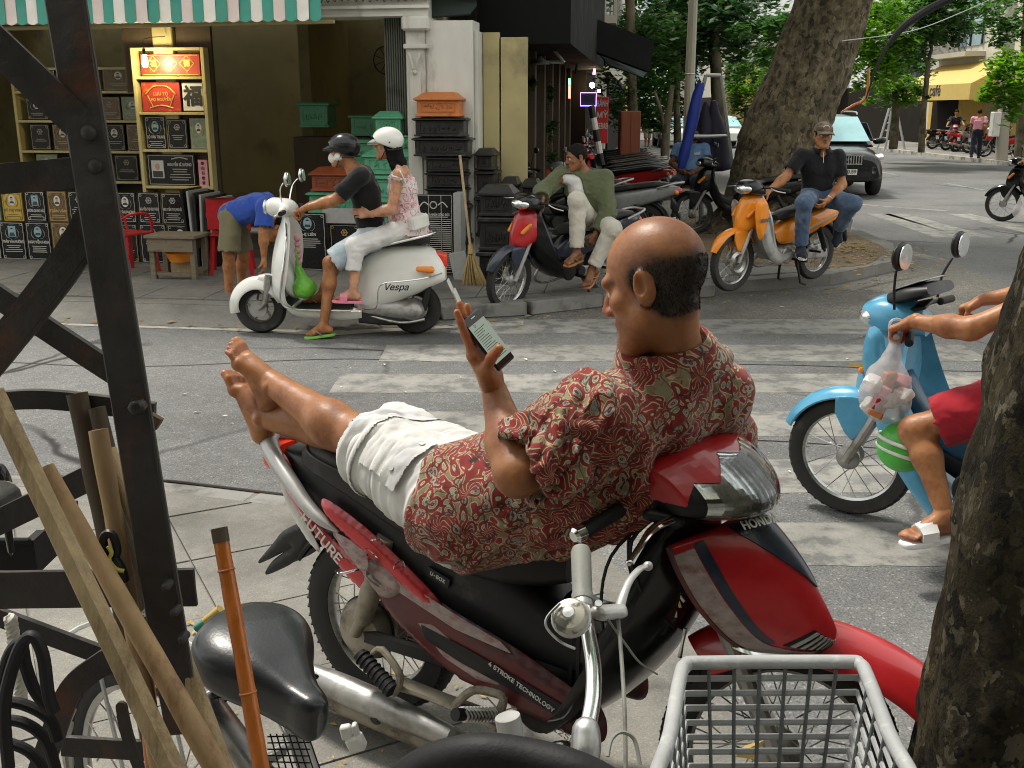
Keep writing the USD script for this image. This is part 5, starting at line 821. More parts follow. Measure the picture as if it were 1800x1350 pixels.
bl=badd('bell',lathe([(.001,.0185),(.012,.018),(.024,.0135),(.0285,.005),(.029,0),(.02,0)],bcn,bn,28),'bell_worn');bl.add('bell_base',lathe([(.02,-.012),(.031,-.011),(.032,-.004),(.029,.0)],bcn,bn,28),L['silver_paint']);bl.add('boss',lathe([(.001,.0215),(.009,.021),(.011,.0175)],bcn,bn,18),L['steel']);bl.add('clamp',beam(bcn,at(1028,1075,1.49),.02,.014,ch=.003),L['steel']);bl.add('striker',tube([at(985,1060,1.44),at(962,1085,1.43),at(962,1105,1.42),at(985,1128,1.41),at(1010,1140,1.42)],.0022,6,sm=4),L['steel'])
lv=badd('brake_lever',cat([blob([('c',at(1048,1076,1.48),at(1092,1070,1.50),.011,.009),('c',at(1060,1082,1.475),at(1095,1078,1.49),.009,.008)],.008,.004),tube([at(1088,1072,1.5),at(1096,1045,1.52),at(1107,1020,1.55),at(1125,1000,1.58),at(1138,995,1.60)],[.009,.0075,.007,.0065,.006],10,sm=4,flat=.6),ball(at(1139,995,1.60),.0085)]),'silver_paint');lv.add('pivot',disc(at(1052,1061,1.475),[0,-.5,.8],.006,.004,12),L['steel'])
badd('brake_cable',cat([tube([at(1086,1082,1.49),at(1092,1150,1.44),at(1098,1250,1.36),at(1100,1360,1.3)],.0033,8,sm=5),tube([at(1068,1088,1.47),at(1098,1130,1.5),at(1125,1165,1.6),at(1155,1185,1.7)],.002,6,sm=5)]),'grip_grey');badd('cable_loop',tube([at(1068,1330,1.25),at(1075,1300,1.27),at(1093,1287,1.28),at(1115,1300,1.28),at(1125,1345,1.26)],.003,6,sm=5),'grip_grey')
# the basket: a rim and four walls of crossing bars
zt,zb=1.0,.77
fl_,fr_=G(1200,1165,zt+.02),G(1515,1163,zt+.02);nl,nr=G(1149,1420,zt),G(1612,1420,zt);eA,eB,eC,eD=G(1147,1245,zt+.02),G(1149,1350,zt+.02),G(1545,1225,zt+.02),G(1588,1350,zt+.02);nl=eA+(eB-eA)*((fl_[1]-.36-eA[1])/(eB[1]-eA[1]));nr=eC+(eD-eC)*((fl_[1]-.36-eC[1])/(eD[1]-eC[1]))
rim=[V([*p[:2],zt+.02])for p in(nl,mid(nl,fl_,.5),mid(nl,fl_,.88),mid(mid(nl,fl_,.96),mid(fl_,fr_,.04)),mid(fl_,fr_,.12),mid(fl_,fr_,.88),mid(mid(fr_,nr,.04),mid(fl_,fr_,.96)),mid(fr_,nr,.12),mid(fr_,nr,.5),nr,mid(nl,nr))]
bs=badd('basket',tube(rim,.0105,12,closed=True,sm=5),'basket_grey')
def low(p,q):c=(fl_+fr_+nl+nr)/4;return V([p[0]+(c[0]-p[0])*.16*q,p[1]+(c[1]-p[1])*.2*q,zt+.018-(zt-zb)*q])
def wall(a,b,nh,nv,bow=0.):
    nrm=unit(np.cross(b-a,[0,0,1]));
    for i in range(1,nh+1):q=i/nh;bs.add('slat',tube([low(mid(a,b,t),q)+nrm*bow*((2*t-1)**6)*-1 for t in np.linspace(0,1,9)],.0036,6,flat=1.5),L['basket_grey'])
    for i in range(1,nv):t=i/nv;bs.add('upright',tube([low(mid(a,b,t),q)+nrm*.003 for q in(0,.5,1)],.003,6),L['basket_dark'])
wall(fl_,fr_,10,7);wall(nl,fl_,10,6);wall(fr_,nr,10,6);wall(nr,nl,8,6)
bs.add('floor',cat([tube([low(mid(nl,fl_,t),1),low(mid(nr,fr_,t),1)],.003,5)for t in np.linspace(0,1,8)]+[tube([low(mid(nl,nr,t),1),low(mid(fl_,fr_,t),1)],.003,5)for t in np.linspace(0,1,9)]),L['basket_dark'],kind='stuff')
solo('dry_leaf',noisy(T([at(1290,1330,1.42),at(1310,1310,1.44),at(1345,1300,1.45),at(1325,1335,1.43)],[[0,1,2],[0,2,3]]),.001,9,0,2),L['leaf_litter'],'dry brown leaf lying in the grey bicycle basket','leaf')
# ---------------------------------------------------------------- the riveted iron rack and the poles leaning in it
RY=1.46
def px2(pts,y):return V([at(x,q,y)[[0,2]]for x,q in pts])
def flat(pts,wpx,y,t,cap='round',bend=False):  # a flat iron bar along picture points in the upright plane at distance y
    ln=px2(pts,y);ln=spline(np.c_[ln,ln[:,:1]*0],5)[:,:2]if bend else ln;p=shapely.LineString(ln).buffer(wpx*(y*1.0)/FPX/2*1.03,cap_style=cap,quad_segs=6)
    m=trimesh.creation.extrude_polygon(p,t,engine='earcut');v=m.vertices;m=T(np.c_[v[:,0],y-v[:,2],v[:,1]],m.faces[:,::-1]if False else m.faces);m.fix_normals();return m
rk=Thing('iron_rack','rusty riveted iron rack of flat bars at the left edge','rack',at(230,1200,RY)*[1,1,0]+[0,0,.03])
post=[at(117,-30,RY),at(330,1290,RY-.12)];pd=unit(post[1]-post[0]);pu=inplane(*post)
def pbeam(a,b,wpx,y,t):return beam(a,b,t,wpx*y/FPX,inplane(a,b),.0015)
pp=rk.add('post',noisy(moved(beam(post[0],post[1],.007,.053,pu,.0018),(-.006,0,0)),.0012,30,1,3),L['iron'],40)
pp.add('post_flange',noisy(moved(beam(post[0],post[1],.05,.007,pu,.0018),-pu*.0+V([-.033,.03,0])),.001,30,2,2),L['iron'],40);pp.add('pale_edge',moved(beam(post[0],post[1],.0055,.0025,pu),pu*0+V([.0212,.0005,0])),L['joint'])
for nm,pts,w,y,t,cap,bend in(('diagonal_bar',[(-40,45),(158,232)],58,RY-.015,.008,'round',0),('cross_bar',[(-40,318),(168,300)],50,RY-.012,.008,'round',0),('diagonal_bar',[(182,352),(110,475),(-40,665)],58,RY-.014,.008,'round',1),('rear_bar',[(-30,500),(205,655)],40,RY+.1,.012,'flat',0),
                                    ('rear_rail',[(-30,706),(90,700),(275,722)],34,RY+.12,.012,'flat',1),('rear_bar',[(-30,930),(215,810)],46,RY+.12,.012,'flat',0),('cross_bar',[(-30,1035),(345,1030)],74,RY+.03,.008,'flat',0),('rear_bar',[(-30,1070),(185,1150)],36,RY+.1,.01,'flat',0),('bent_leg',[(190,1158),(128,1208),(95,1290),(60,1390)],46,RY-.03,.008,'round',1),('cross_bar',[(110,1308),(290,1318)],42,RY+.1,.008,'flat',0),('bent_strap',[(215,1240),(225,1290),(250,1360)],22,RY+.02,.006,'round',1)):
    rk.add(nm,noisy(flat(pts,w,y,t,cap,bend),.0012,30,len(nm),2),L['iron'],35)
for x,y,r,d in((157,234,.011,.02),(170,293,.011,.02),(181,357,.011,.02),(240,716,.012,.0),(293,1030,.007,0),(308,1075,.007,0),(322,1122,.007,0)):
    c=at(x,y,RY-.026-(y>600)*.03*0-(y/1200)*.1*(y>600));rk.add('rivet',lathe([(r,-.012),(r,.003),(r*.8,.007),(r*.4,.0095),(.0005,.01)],c,(0,-1,0),14 if y!=716 else 6),L['iron'],40)
rk.add('bolt',tube([at(262,735,RY+.02),at(281,746,RY+.02)],.011,6),L['iron'])
def pole(label,a,b,ra,rb,mat,n=14,sq=False,name='wooden_pole',seed=0,knots=()):
    P=[mid(a,b,q)for q in np.linspace(0,1,26)];r=[ra+(rb-ra)*q for q in np.linspace(0,1,26)];m=tube(P,r,6 if sq else n)
    if not sq:m=noisy(m,.0022,14,seed)
    return tag(solo(name,m,L[mat],label,'pole',smooth=50 if not sq else 20))
pole('pale squared wooden pole leaning across the iron rack, longest at far left',at(-12,690,1.36),at(350,1450,1.2),.0165,.0185,'wood_pale',sq=True)
pole('round brown wooden pole with knots, second from the left in the iron rack',at(80,822,1.40),at(415,1410,1.24),.0125,.0175,'wood_pole',seed=3)
pole('round wooden pole with a peeled pale patch behind the two front poles',at(172,755,1.45),at(285,1380,1.33),.0145,.0135,'wood_pole',seed=5);pole('slim pale wooden pole leaning against the iron post',at(192,790,1.47),at(410,1400,1.3),.010,.014,'wood_pale',seed=7)
pole('dark wooden pole with flat top, leftmost behind the rack',at(135,692,1.56),at(265,1300,1.45),.016,.015,'wood_dark',seed=9);pole('short dark wooden pole rising beside the iron post',at(170,716,1.54),at(300,1250,1.45),.013,.012,'wood_dark',seed=11)
pole('rusty brown stake between the leaning poles',at(252,1140,1.42),at(275,1400,1.36),.012,.014,'bamboo_orange',seed=12)
oa,ob=at(385,928,1.33),at(468,1400,1.2);op=Thing('bamboo_pole','orange varnished bamboo pole standing in front of the black bicycle saddle','pole',V([ob[0],ob[1],ob[2]]))
op.add('shaft',noisy(tube([mid(oa,ob,q)for q in np.linspace(.05,1,20)],.0112,12),.0012,16,4),L['bamboo_orange'],50);op.add('capped_end',tube([oa,mid(oa,ob,.055)],.0118,12),L['wood_dark']);op.add('node',[ring_(mid(oa,ob,q),ob-oa,.0112,.0016,14,6)for q in(.16,)],L['bamboo_orange']);op.add('node',ring_(mid(oa,ob,.62),ob-oa,.0112,.0016,14,6),L['bamboo_orange'])
tk=Thing('hand_tool','black handled tool with yellow cord among the wooden poles','tool',at(210,1010,1.38));y_=1.375;ha=[at(183,945,y_),at(190,938,y_),at(200,940,y_),at(208,965,y_),at(214,990,y_),at(219,1000,y_)]
tk.add('handle',cat([tube([at(186,975,y_),at(181,950,y_),at(188,938,y_),at(199,942,y_),at(206,968,y_),at(196,985,y_)],.0065,8,closed=True,sm=3),tube([at(198,980,y_),at(208,1000,y_),at(216,1022,y_)],[.009,.0115,.01],12,sm=3)]),L['black_plastic'])
tk.add('cord',tube([at(190,960,y_-.01),at(196,972,y_-.01),at(192,985,y_-.012),at(204,1000,y_-.014),at(218,1004,y_-.012)],.0032,6,sm=4),L['cord']);tk.add('shank',tube([at(217,1020,y_),at(228,1050,y_)],.005,8),L['steel'])
cp=at(262,1085,1.38);solo('torn_wrapper',noisy(blob([('c',cp,at(268,1100,1.38),.014,.015)],.01,.004,cuts=[(at(266,1100,1.38),[0,-.4,-.9])],shell=.003),.002,40),L['white_plastic'],'torn white plastic stuck between the poles in the rack','wrapper',smooth=True)
for k,pts in enumerate(([(15,1350),(8,1240),(30,1150),(55,1118),(75,1150),(85,1220),(95,1250)],[(-10,1290),(10,1170),(35,1130),(45,1170),(62,1215),(90,1248)],[(-10,1232),(40,1238),(85,1262),(100,1300)],[(-10,1265),(40,1270),(80,1300),(100,1360)],[(-10,1300),(50,1320),(90,1370)])):
    solo('rubber_hose',tube([at(x,y,1.22+.03*k)for x,y in pts],.0085,10,sm=6),L['rubber'],['thick black rubber hose looped upright at the lower left corner','black hose with a tight loop inside the tallest hose loop','black hose running level below the hose loops','black hose curving under the level one at lower left','lowest black hose in the bottom left corner'][k],'hose')
rp=[at(18,1085,1.33),at(25,1130,1.33),at(33,1180,1.33),at(38,1235,1.33)];rpP=spline(rp,14);dd,uu,ww=frames(rpP);rope=cat([tube(rpP+.0045*(np.cos(np.arange(len(rpP))*.9+o)[:,None]*uu+np.sin(np.arange(len(rpP))*.9+o)[:,None]*ww),.0055,6)for o in(0,2.1,4.2)]);solo('rope',rope,L['litter_white'],'twisted white rope hanging behind the black hoses','rope')
ar=[at(655,1425,1.02),at(740,1352,1.0),at(830,1325,.98),at(930,1334,.97),at(1030,1364,.95),at(1130,1425,.94)];solo('black_hose',tube(ar,.022,14,sm=8),L['rubber'],'thick black hose arching along the bottom edge of the frame','hose');solo('black_hose',tube([p+V([.03,-.03,-.035])for p in ar],.018,12,sm=8),L['rubber'],'second black hose tucked under the arching one at the bottom edge','hose')
mp_=at(4,858,1.62);mr=Thing('wing_mirror','black wing mirror cut off by the left edge of the frame','mirror',mp_);mr.add('shell',blob([('e',mp_,(.016,.02,.045),None),('c',mp_,mp_-[0,0,.12],.01,.006)],.01,.006),L['black_gloss'],True);mr.add('glass',disc(mp_+[.008,-.018,-.01],[.3,-1,0],.03,.003,16),L['reflector'])
bx=Thing('black_box','open black metal box behind the poles at the left edge','box',at(30,985,1.75));q0,q1=at(-20,1010,1.75),at(55,950,1.75);bx.add('side',cat([box(q0[0],q1[0],1.75,1.755,q0[2],q1[2]),box(q0[0],q1[0],1.75,1.95,q0[2],q0[2]+.004),box(q1[0],q1[0]+.004,1.75,1.95,q0[2],q1[2])]),L['black_iron'],False);bx.add('lip',beam(V([q0[0],1.748,q1[2]]),V([q1[0],1.748,q1[2]]),.01,.012,ch=.003),L['black_iron'])
# ---------------------------------------------------------------- the near tree trunk at the right edge
nt=Thing('tree','dark furrowed tree trunk at the right edge nearest the camera','tree',V([1.15,1.8,.0]));le=[at(1592,1560,1.86),at(1630,1350,1.86),at(1664,1100,1.86),at(1706,850,1.86),at(1752,620,1.86),at(1806,440,1.86),at(1880,250,1.86),at(1960,60,1.86)]
R=[];na=72;a=np.arange(na)*2*PI/na
zs=[-.05,.15,.3,.5,.7,.9,1.1,1.3,1.5,1.7,1.95,2.3,2.8,3.4,4.2,5.2]
for z in zs:
    lx=np.interp(z,[p[2]for p in le],[p[0]for p in le]);lx=lx if z<=le[-1][2]else le[-1][0]+(z-le[-1][2])*.3;r=.2*(1+.5*math.exp(-(z+.05)/.22))*(1-.04*z)
    rad=r*(1+.10*np.cos(3*a+.6+.5*z)+.07*np.cos(5*a+2.1-.9*z)-.22*np.exp(-((a-4.42-.05*z)/.16)**2));R.append(np.stack([lx+.205+rad*np.cos(a),1.86+rad*np.sin(a),np.full(na,z)],1))
tm=loft(spline(V(R).reshape(len(R),-1),7).reshape(-1,na,3));v=tm.vertices;tm.vertices=v+tm.vertex_normals*((1-np.abs(fbm(v*[7,7,2.2]+3,4,2)-.5)*4)*.026+(fbm(v*[22,22,9],3,6)-.5)*.03)[:,None]
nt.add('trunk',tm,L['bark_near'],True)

# ---------------------------------------------------------------- the white scooter with two riders
o_=G(731,586);yv=o_[1];VF=Frame(o_,PI-.03)
vs=Thing('scooter','white scooter with chrome trim carrying a man and a woman across the road','scooter',VF.o)
def vadd(nm,m,mat,sm=40,par=vs):return par.add(nm,VF.m(m),L[mat],sm)
XW=1.3;wheel(vs,VF.m,0,.218,.218,.11,rim='alloy',alloy=5,tread=False,n=36);wheel(vs,VF.m,XW,.218,.218,.10,rim='alloy',alloy=5,tread=False,n=36)
vadd('leg_shield',shield([(.98,.235,.15,.04),(1.12,.27,.2,.08),(1.19,.38,.24,.13),(1.19,.52,.26,.16),(1.165,.68,.255,.16),(1.12,.84,.2,.12),(1.085,.93,.12,.07),(1.07,.99,.07,.03)],.03,5,17),'white_paint');vadd('leg_shield_back',secs([(.98,.30,.50,.12,.10),(1.05,.34,.70,.14,.12),(1.07,.5,.86,.13,.11),(1.05,.72,.95,.1,.08)],4),'white_paint')
vadd('shield_trim',tube([(.5,.215,.232),(.95,.2,.238),(1.06,.245,.30),(1.05,.262,.46),(1.01,.262,.66),(1.0,.212,.83),(1.02,.13,.93)],.009,8,sm=5),'chrome');vadd('shield_trim',tube([(.5,-.215,.232),(.95,-.2,.238),(1.06,-.245,.30),(1.05,-.262,.46),(1.01,-.262,.66),(1.0,-.212,.83),(1.02,-.13,.93)],.009,8,sm=5),'chrome')
vadd('footboard',secs([(.42,.15,.235,.17,.2),(.6,.13,.235,.17,.205),(.95,.16,.24,.15,.2),(1.06,.22,.30,.12,.18)],3,p=.4),'white_paint');vadd('floor_mat',cat([box(.5,1.02,-.17,.17,.237,.245,.003),rot(box(1.0,1.1,-.15,.15,.24,.248),[0,1,0],-50,(1.0,0,.24))]+[box(.5,1.0,y-.006,y+.006,.245,.25)for y in np.linspace(-.15,.15,9)]),'black_plastic')
ff=fender(XW,.218,.265,-12,165,.105,.01,26,13,.09,nose=1);vadd('front_fender',cat([ff,secs([(1.12,.30,.46,.05,.07),(1.22,.30,.50,.07,.07),(1.3,.36,.49,.06,.06)],3)]),'white_paint');vadd('fork_arm',cat([tube([(1.2,.08,.5),(1.24,.09,.28),(1.3,.075,.218)],[.03,.025,.02],8,sm=3),disc((1.3,.07,.218),(0,1,0),.07,.02,20)]),'alloy')
body=vadd('rear_body',secs([(.50,.20,.50,.08,.06),(.46,.19,.60,.15,.09),(.36,.19,.69,.185,.12),(.22,.235,.745,.205,.13),(.08,.30,.76,.215,.135),(-.06,.36,.75,.21,.13),(-.16,.41,.715,.18,.11),(-.23,.44,.65,.13,.085),(-.262,.46,.57,.08,.06)],5,n=26,p=.66),'white_paint')
for s in(-1,1):body.add('trim_line',VF.m(tube([(.48,s*.155,.245),(.30,s*.2,.25),(.27,s*.212,.40),(.22,s*.22,.46),(.1,s*.228,.475),(-.1,s*.215,.50),(-.24,s*.1,.53)],.006,6,sm=5)),L['chrome'])
tx=text('Vespa',.05,.002,True);tx.vertices[:,0]+=tx.vertices[:,2]*.35;tx=T(tx.vertices*[-1,-1,1]+[.12,.226,.425],tx.faces);body.add('lettering',VF.m(tx),L['black_iron'],False)
vadd('seat',secs([(.46,.66,.73,.09,.07),(.38,.69,.78,.13,.11),(.2,.735,.82,.145,.125),(.05,.745,.85,.145,.125),(-.06,.755,.86,.135,.11),(-.13,.76,.84,.09,.07)],4),'seat_black')
vadd('grab_rail',tube([(.22,.16,.76),(.05,.17,.80),(-.08,.165,.83),(-.16,.1,.845),(-.18,0,.85),(-.16,-.1,.845),(-.08,-.165,.83),(.05,-.17,.80),(.22,-.16,.76)],.011,8,sm=4),'chrome')
vadd('tail_light',secs([(-.185,.56,.70,.075,.065),(-.235,.555,.69,.07,.06),(-.275,.565,.675,.05,.04)],3),'lens_red');vadd('indicator',blob([('c',(-.06,.205,.575),(-.16,.175,.565),.024,.03)],.01,.01),'lens_amber');vadd('rear_splash_guard',rot(box(-.285,-.277,-.07,.07,.24,.47,.003),[0,1,0],24,(-.3,0,.45)),'white_plastic');vadd('number_plate',rot(box(-.297,-.29,-.095,.095,.25,.37,.002),[0,1,0],24,(-.3,0,.45)),'plate_white')
vadd('engine',cat([blob([('c',(.42,.09,.22),(.05,.11,.22),.075,.09),('c',(.0,.1,.22),(.0,.14,.22),.1,.085)],.02,.014),disc((.0,.19,.22),(0,1,0),.06,.03,20,.01)]),'alloy');vadd('kick_lever',tube([(.35,.16,.18),(.1,.19,.13),(-.1,.19,.16)],.012,8,sm=3),'steel');vadd('belt_cover',secs([(.45,.12,.22,.02,.02),(.2,.10,.2,.025,.025),(.0,.12,.17,.02,.02)],3,yo=.15),'dark_engine');vadd('shock_absorber',tube([(-.08,.1,.22),(-.14,.1,.48)],.028,10),'black_plastic')
hd_=vadd('headset',blob([('e',(1.06,0,1.045),(.115,.11,.078),None),('c',(1.02,-.2,1.03),(1.02,.2,1.03),.035,.035),('e',(1.14,0,1.05),(.07,.085,.075),None)],.04,.011),'white_paint',True);vadd('headlight',blob([('e',(1.205,0,1.05),(.02,.07,.065),None)],.01,.01),'reflector',True);vadd('handlebar',tube([(1.0,-.34,1.03),(1.02,-.2,1.035),(1.02,.2,1.035),(1.0,.34,1.03)],.012,8),'chrome')
for s in(-1,1):
    vadd('grip',tube([(1.0,s*.24,1.032),(.995,s*.37,1.028)],.02,10),'rubber');m_=vadd('mirror',cat([tube([(1.04,s*.13,1.1),(1.03,s*.2,1.2),(.99,s*.24,1.26)],.006,6,sm=3),blob([('e',(.96,s*.25,1.29),(.022,.06,.06),None)],.01,.008)]),'chrome');m_.add('glass',VF.m(disc((.938,s*.25,1.292),(1,0,-.1),.05,.003,18)),L['mirror_green'])
vadd('brake_lever',cat([tube([(1.05,s*.2,1.02),(1.06,s*.3,1.0),(1.05,s*.37,1.0)],.007,6,sm=3)for s in(-1,1)]),'chrome')
bg=Thing('plastic_bag','green plastic bag hanging inside the white scooter leg shield','bag',VF.p(.93,.12,.3));bg.add('bag',VF.m(noisy(blob([('e',(.90,.1,.40),(.10,.1,.09),None),('c',(.92,.08,.46),(.97,.05,.62),.05,.012)],.03,.012),.015,14)),L['bag_green'],True);bg.add('handles',VF.m(tube([(.96,.06,.58),(.97,.03,.72),(.955,.09,.70),(.95,.08,.58)],.006,6,sm=3)),L['bag_green'])
solo('charm',VF.m(cat([ball((.955,.03,.80-.05*i),.03-.003*(i%2),1)for i in range(5)])),L['cloth_pink'],'string of dark red charms hanging below the scooter handlebar','charm')
# driver
Fd=V([-1.,.02,-.06]);K=lambda x,y,dy:at(x,y,yv+dy)
JD=dict(head=K(603,266,0),neck=K(622,300,0),pel=K(655,415,0),lsh=K(634,308,-.17),rsh=K(640,305,.19),lel=K(588,352,-.2),lwr=K(536,366,-.27),rel=K(600,348,.24),rwr=K(545,360,.33),lhip=K(652,418,-.09),rhip=K(652,416,.09),lkn=K(580,462,-.17),rkn=K(588,456,.17),lan=K(569,571,-.2),ran=K(565,518,.12))
dr=human('man in black t-shirt and black helmet driving the white scooter',JD,Fd,V([.05,0,1]),'skin',.98,.013,.0075,hands={'l':(V([-.8,.2,-.3]),V([-.35,.1,-.9]),dict(curl=(1.,1.,1.,1.),thumb=(.3,.8,.4))),'r':(V([-.8,-.1,-.3]),V([-.35,-.1,-.9]),dict(curl=(1.,1.,1.,1.),thumb=(.3,.8,.4)))},feet={'l':(V([-1,-.05,-.12]),V([-.12,0,1])),'r':(V([-1,0,0]),V([0,0,1]))},toes=False)
wear(dr,'shirt','cloth_black',limbs(dr.J,.98,.016,True,(.75,.75),(0,0),True,1.02,.018),fold=.006,res=.012);wear(dr,'shorts','denim_pale',limbs(dr.J,.98,.016,'hips',(0,0),(.86,.86),True,1.0,.028),fold=.006,res=.012)
helmet(dr,'black_gloss',dr.Z,dr.R,.98);wear(dr,'face_mask','mask',[('e',dr.Z(0,.075,-.05),V([.05,.052,.05]),dr.R),('c',dr.Z(-.06,.03,-.04),dr.Z(.06,.03,-.04),.035,.035)],.02,.008,.001);sandal(dr,dr.J['lan'],V([-1,-.05,-.12]),V([-.12,0,1]),'slip_green',False,.95,'slip_grey');sandal(dr,dr.J['ran'],V([-1,0,0]),V([0,0,1]),'slip_green',True,.95)
dr.add('glasses',tube([dr.Z(.082,.0,.01),dr.Z(.075,.07,.012),dr.Z(.05,.108,.008),dr.Z(0,.118,.012),dr.Z(-.05,.108,.008),dr.Z(-.075,.07,.012),dr.Z(-.082,0,.01)],.0028,6,sm=3),L['black_plastic'])
# passenger
JW=dict(head=K(680,254,0),neck=K(698,288,0),pel=K(712,398,0),lsh=K(703,306,-.15),rsh=K(708,302,.16),lel=K(688,368,-.19),lwr=K(650,377,-.2),rel=K(690,366,.22),rwr=K(655,384,.2),lhip=K(706,404,-.09),rhip=K(706,402,.09),lkn=K(622,433,-.19),rkn=K(628,430,.2),lan=K(621,512,-.235),ran=K(630,508,.24))
wo=human('woman in white helmet, floral top and white trousers riding behind the scooter driver',JW,V([-1.,-.06,-.08]),V([-.02,0,1]),'skin_pale',.92,.012,.0075,hands={'l':(V([-.95,.1,.1]),V([.1,.9,-.2]),dict(curl=(.25,.25,.3,.35),thumb=(.5,.4,.3))),'r':(V([-.9,-.3,0]),V([0,-1,0]),dict(curl=(.3,.3,.3,.3)))},feet={'l':(V([-1,-.1,.05]),V([.05,0,1])),'r':(V([-1,.1,0]),V([0,0,1]))},hair=None,toes=False)
wear(wo,'hair','hair',[('e',wo.Z(0,-.03,.02),V([.088,.09,.098]),wo.R),('c',wo.Z(.0,-.05,-.03),wo.Z(0,-.085,-.17),.07,.06),('c',wo.Z(0,-.085,-.17),wo.Z(.02,-.10,-.34),.06,.02),('c',wo.Z(-.06,.0,-.02),wo.Z(-.06,-.03,-.2),.03,.022),('c',wo.Z(.06,.0,-.02),wo.Z(.06,-.03,-.2),.03,.022)],.03,.009,.006,[(wo.Z(0,.03,.0),wo.R@V([0,1,-.2]))],sc=30)
wear(wo,'top','floral',limbs(wo.J,.92,.022,True,(0,0),(0,0),False,1.04)+[('c',wo.J['pel'],wo.J['pel']+V([.03,0,-.06]),.15,.17,.04)],fold=.009,res=.011,cuts=[(mid(wo.J['lsh'],wo.J['rsh'])-V([0,0,.015]),[.25,0,1.]),(wo.J['pel']-V([0,0,.07]),[0,0,-1])],sc=11);wear(wo,'straps','floral',[('c',mid(wo.J[s+'sh'],wo.J['neck'],.42)+V([-.075,0,-.07]),mid(wo.J[s+'sh'],wo.J['neck'],.42)+V([.0,0,.015]),.02,.02)for s in 'lr']+[('c',mid(wo.J[s+'sh'],wo.J['neck'],.42)+V([.0,0,.015]),mid(wo.J[s+'sh'],wo.J['neck'],.42)+V([.07,0,-.06]),.02,.02)for s in 'lr'],.01,.009,0)
wear(wo,'trousers','cloth_white',limbs(wo.J,.92,.014,'hips',(0,0),(1.5,1.5),True,1.0,.008),fold=.006,res=.011);helmet(wo,'white_paint',wo.Z,wo.R,.95,'silver_paint',True)
sandal(wo,wo.J['lan'],V([-1,-.1,.05]),V([.05,0,1]),'pink',False,.92,None,True);sandal(wo,wo.J['ran'],V([-1,.1,0]),V([0,0,1]),'pink',True,.92,None,True)
wo.add('glasses',tube([wo.Z(.08,.0,.008),wo.Z(.07,.07,.01),wo.Z(.045,.106,.006),wo.Z(0,.116,.01),wo.Z(-.045,.106,.006),wo.Z(-.07,.07,.01),wo.Z(-.08,0,.008)],.0022,6,sm=3),L['brass'])
hb_=Thing('handbag','small white handbag at the passenger hip on the white scooter','bag',K(735,395,-.1));hb_.add('bag',beam(K(718,395,-.16),K(748,385,-.05),.12,.11,ch=.015),L['white_plastic']);hb_.add('strap',tube([K(722,372,-.16),K(716,330,-.2),K(703,300,-.2),K(712,320,.0)],.005,6,sm=4),L['white_plastic'])

# ---------------------------------------------------------------- the stooping man in blue
K2=lambda x,y,dy:at(x,y,9.62+dy)
JB=dict(head=K2(492,402,-.05),neck=K2(478,372,0),pel=K2(408,378,.12),lsh=K2(466,364,-.17),rsh=K2(470,352,.22),lel=K2(463,408,-.22),lwr=K2(464,452,-.2),rel=K2(490,405,.25),rwr=K2(492,450,.2),lhip=K2(406,386,.02),rhip=K2(412,384,.22),lkn=K2(402,447,-.04),rkn=K2(428,445,.25),lan=K2(402,516,.02),ran=K2(424,510,.36))
st_=human('man in royal blue shirt and khaki shorts stooping in front of the plaques',JB,V([.25,-.2,-1]),V([.97,0,.2]),'skin',.98,.013,.009,hands={s:(V([.05,0,-1]),V([-1,0,0]),dict(curl=(.5,.5,.5,.5)))for s in 'lr'},feet={'l':(V([.1,-1,0]),V([0,0,1])),'r':(V([.5,-.9,0]),V([0,0,1]))},toes=False)
wear(st_,'shirt','cloth_blue',limbs(st_.J,.98,.02,True,(.72,.72),(0,0),True,1.05,.03),fold=.009,res=.013);wear(st_,'shorts','cloth_khaki',limbs(st_.J,.98,.016,'hips',(0,0),(.86,.86),True,1.,.03),fold=.006,res=.013)
sandal(st_,st_.J['lan'],V([.1,-1,0]),V([0,0,1]),'black_plastic',False,1.,None,True);sandal(st_,st_.J['ran'],V([.5,-.9,0]),V([0,0,1]),'black_plastic',True,1.,None,True)

# ---------------------------------------------------------------- the man in the green jacket on his motorbike
pf=G(893,545,.03);hd2=unit([-.76,-.65,0]);GB=Frame(pf-hd2*1.235,math.atan2(hd2[1],hd2[0]),-.05)
gb=bike('black motorbike with red nose panels under the man in the green jacket',GB,'navy','black_gloss','navy','red_paint','black_gloss',steer=8,mirrors=False,alloy=0)
yg=at(1020,380,9.75)[1];K=lambda x,y,dy:at(x,y,9.75+dy)
JG=dict(head=K(1013,277,-.02),neck=K(1026,305,.02),pel=K(1040,382,.12),lsh=K(1063,313,.02),rsh=K(988,309,-.02),lel=K(1068,375,-.1),lwr=K(1046,412,-.22),rel=K(953,337,-.12),rwr=K(952,352,-.3),lhip=K(1052,388,.08),rhip=K(1032,386,.0),lkn=K(1078,403,-.34),rkn=K(1014,352,-.32),lan=K(1040,473,-.3),ran=K(1014,443,-.35))
gm=human('man in olive green jacket sitting sideways on a black and red motorbike, cigarette in hand',JG,V([-.93,-.36,-.2]),V([0,0,1]),'skin_dark',1.,.012,.0065,hands={'r':(V([-.2,-.5,-.9]),V([-.4,.3,-.4]),dict(curl=(.5,.6,.6,.6))),'l':(V([-.4,-.2,-.9]),V([-.6,.6,0]),dict(curl=(.7,.7,.8,.8)))},feet={'l':(V([-.45,-.75,-.5]),V([-.3,-.5,.7])),'r':(V([-.62,-.75,-.12]),V([0,-.15,1]))},eyes=(-.4,0))
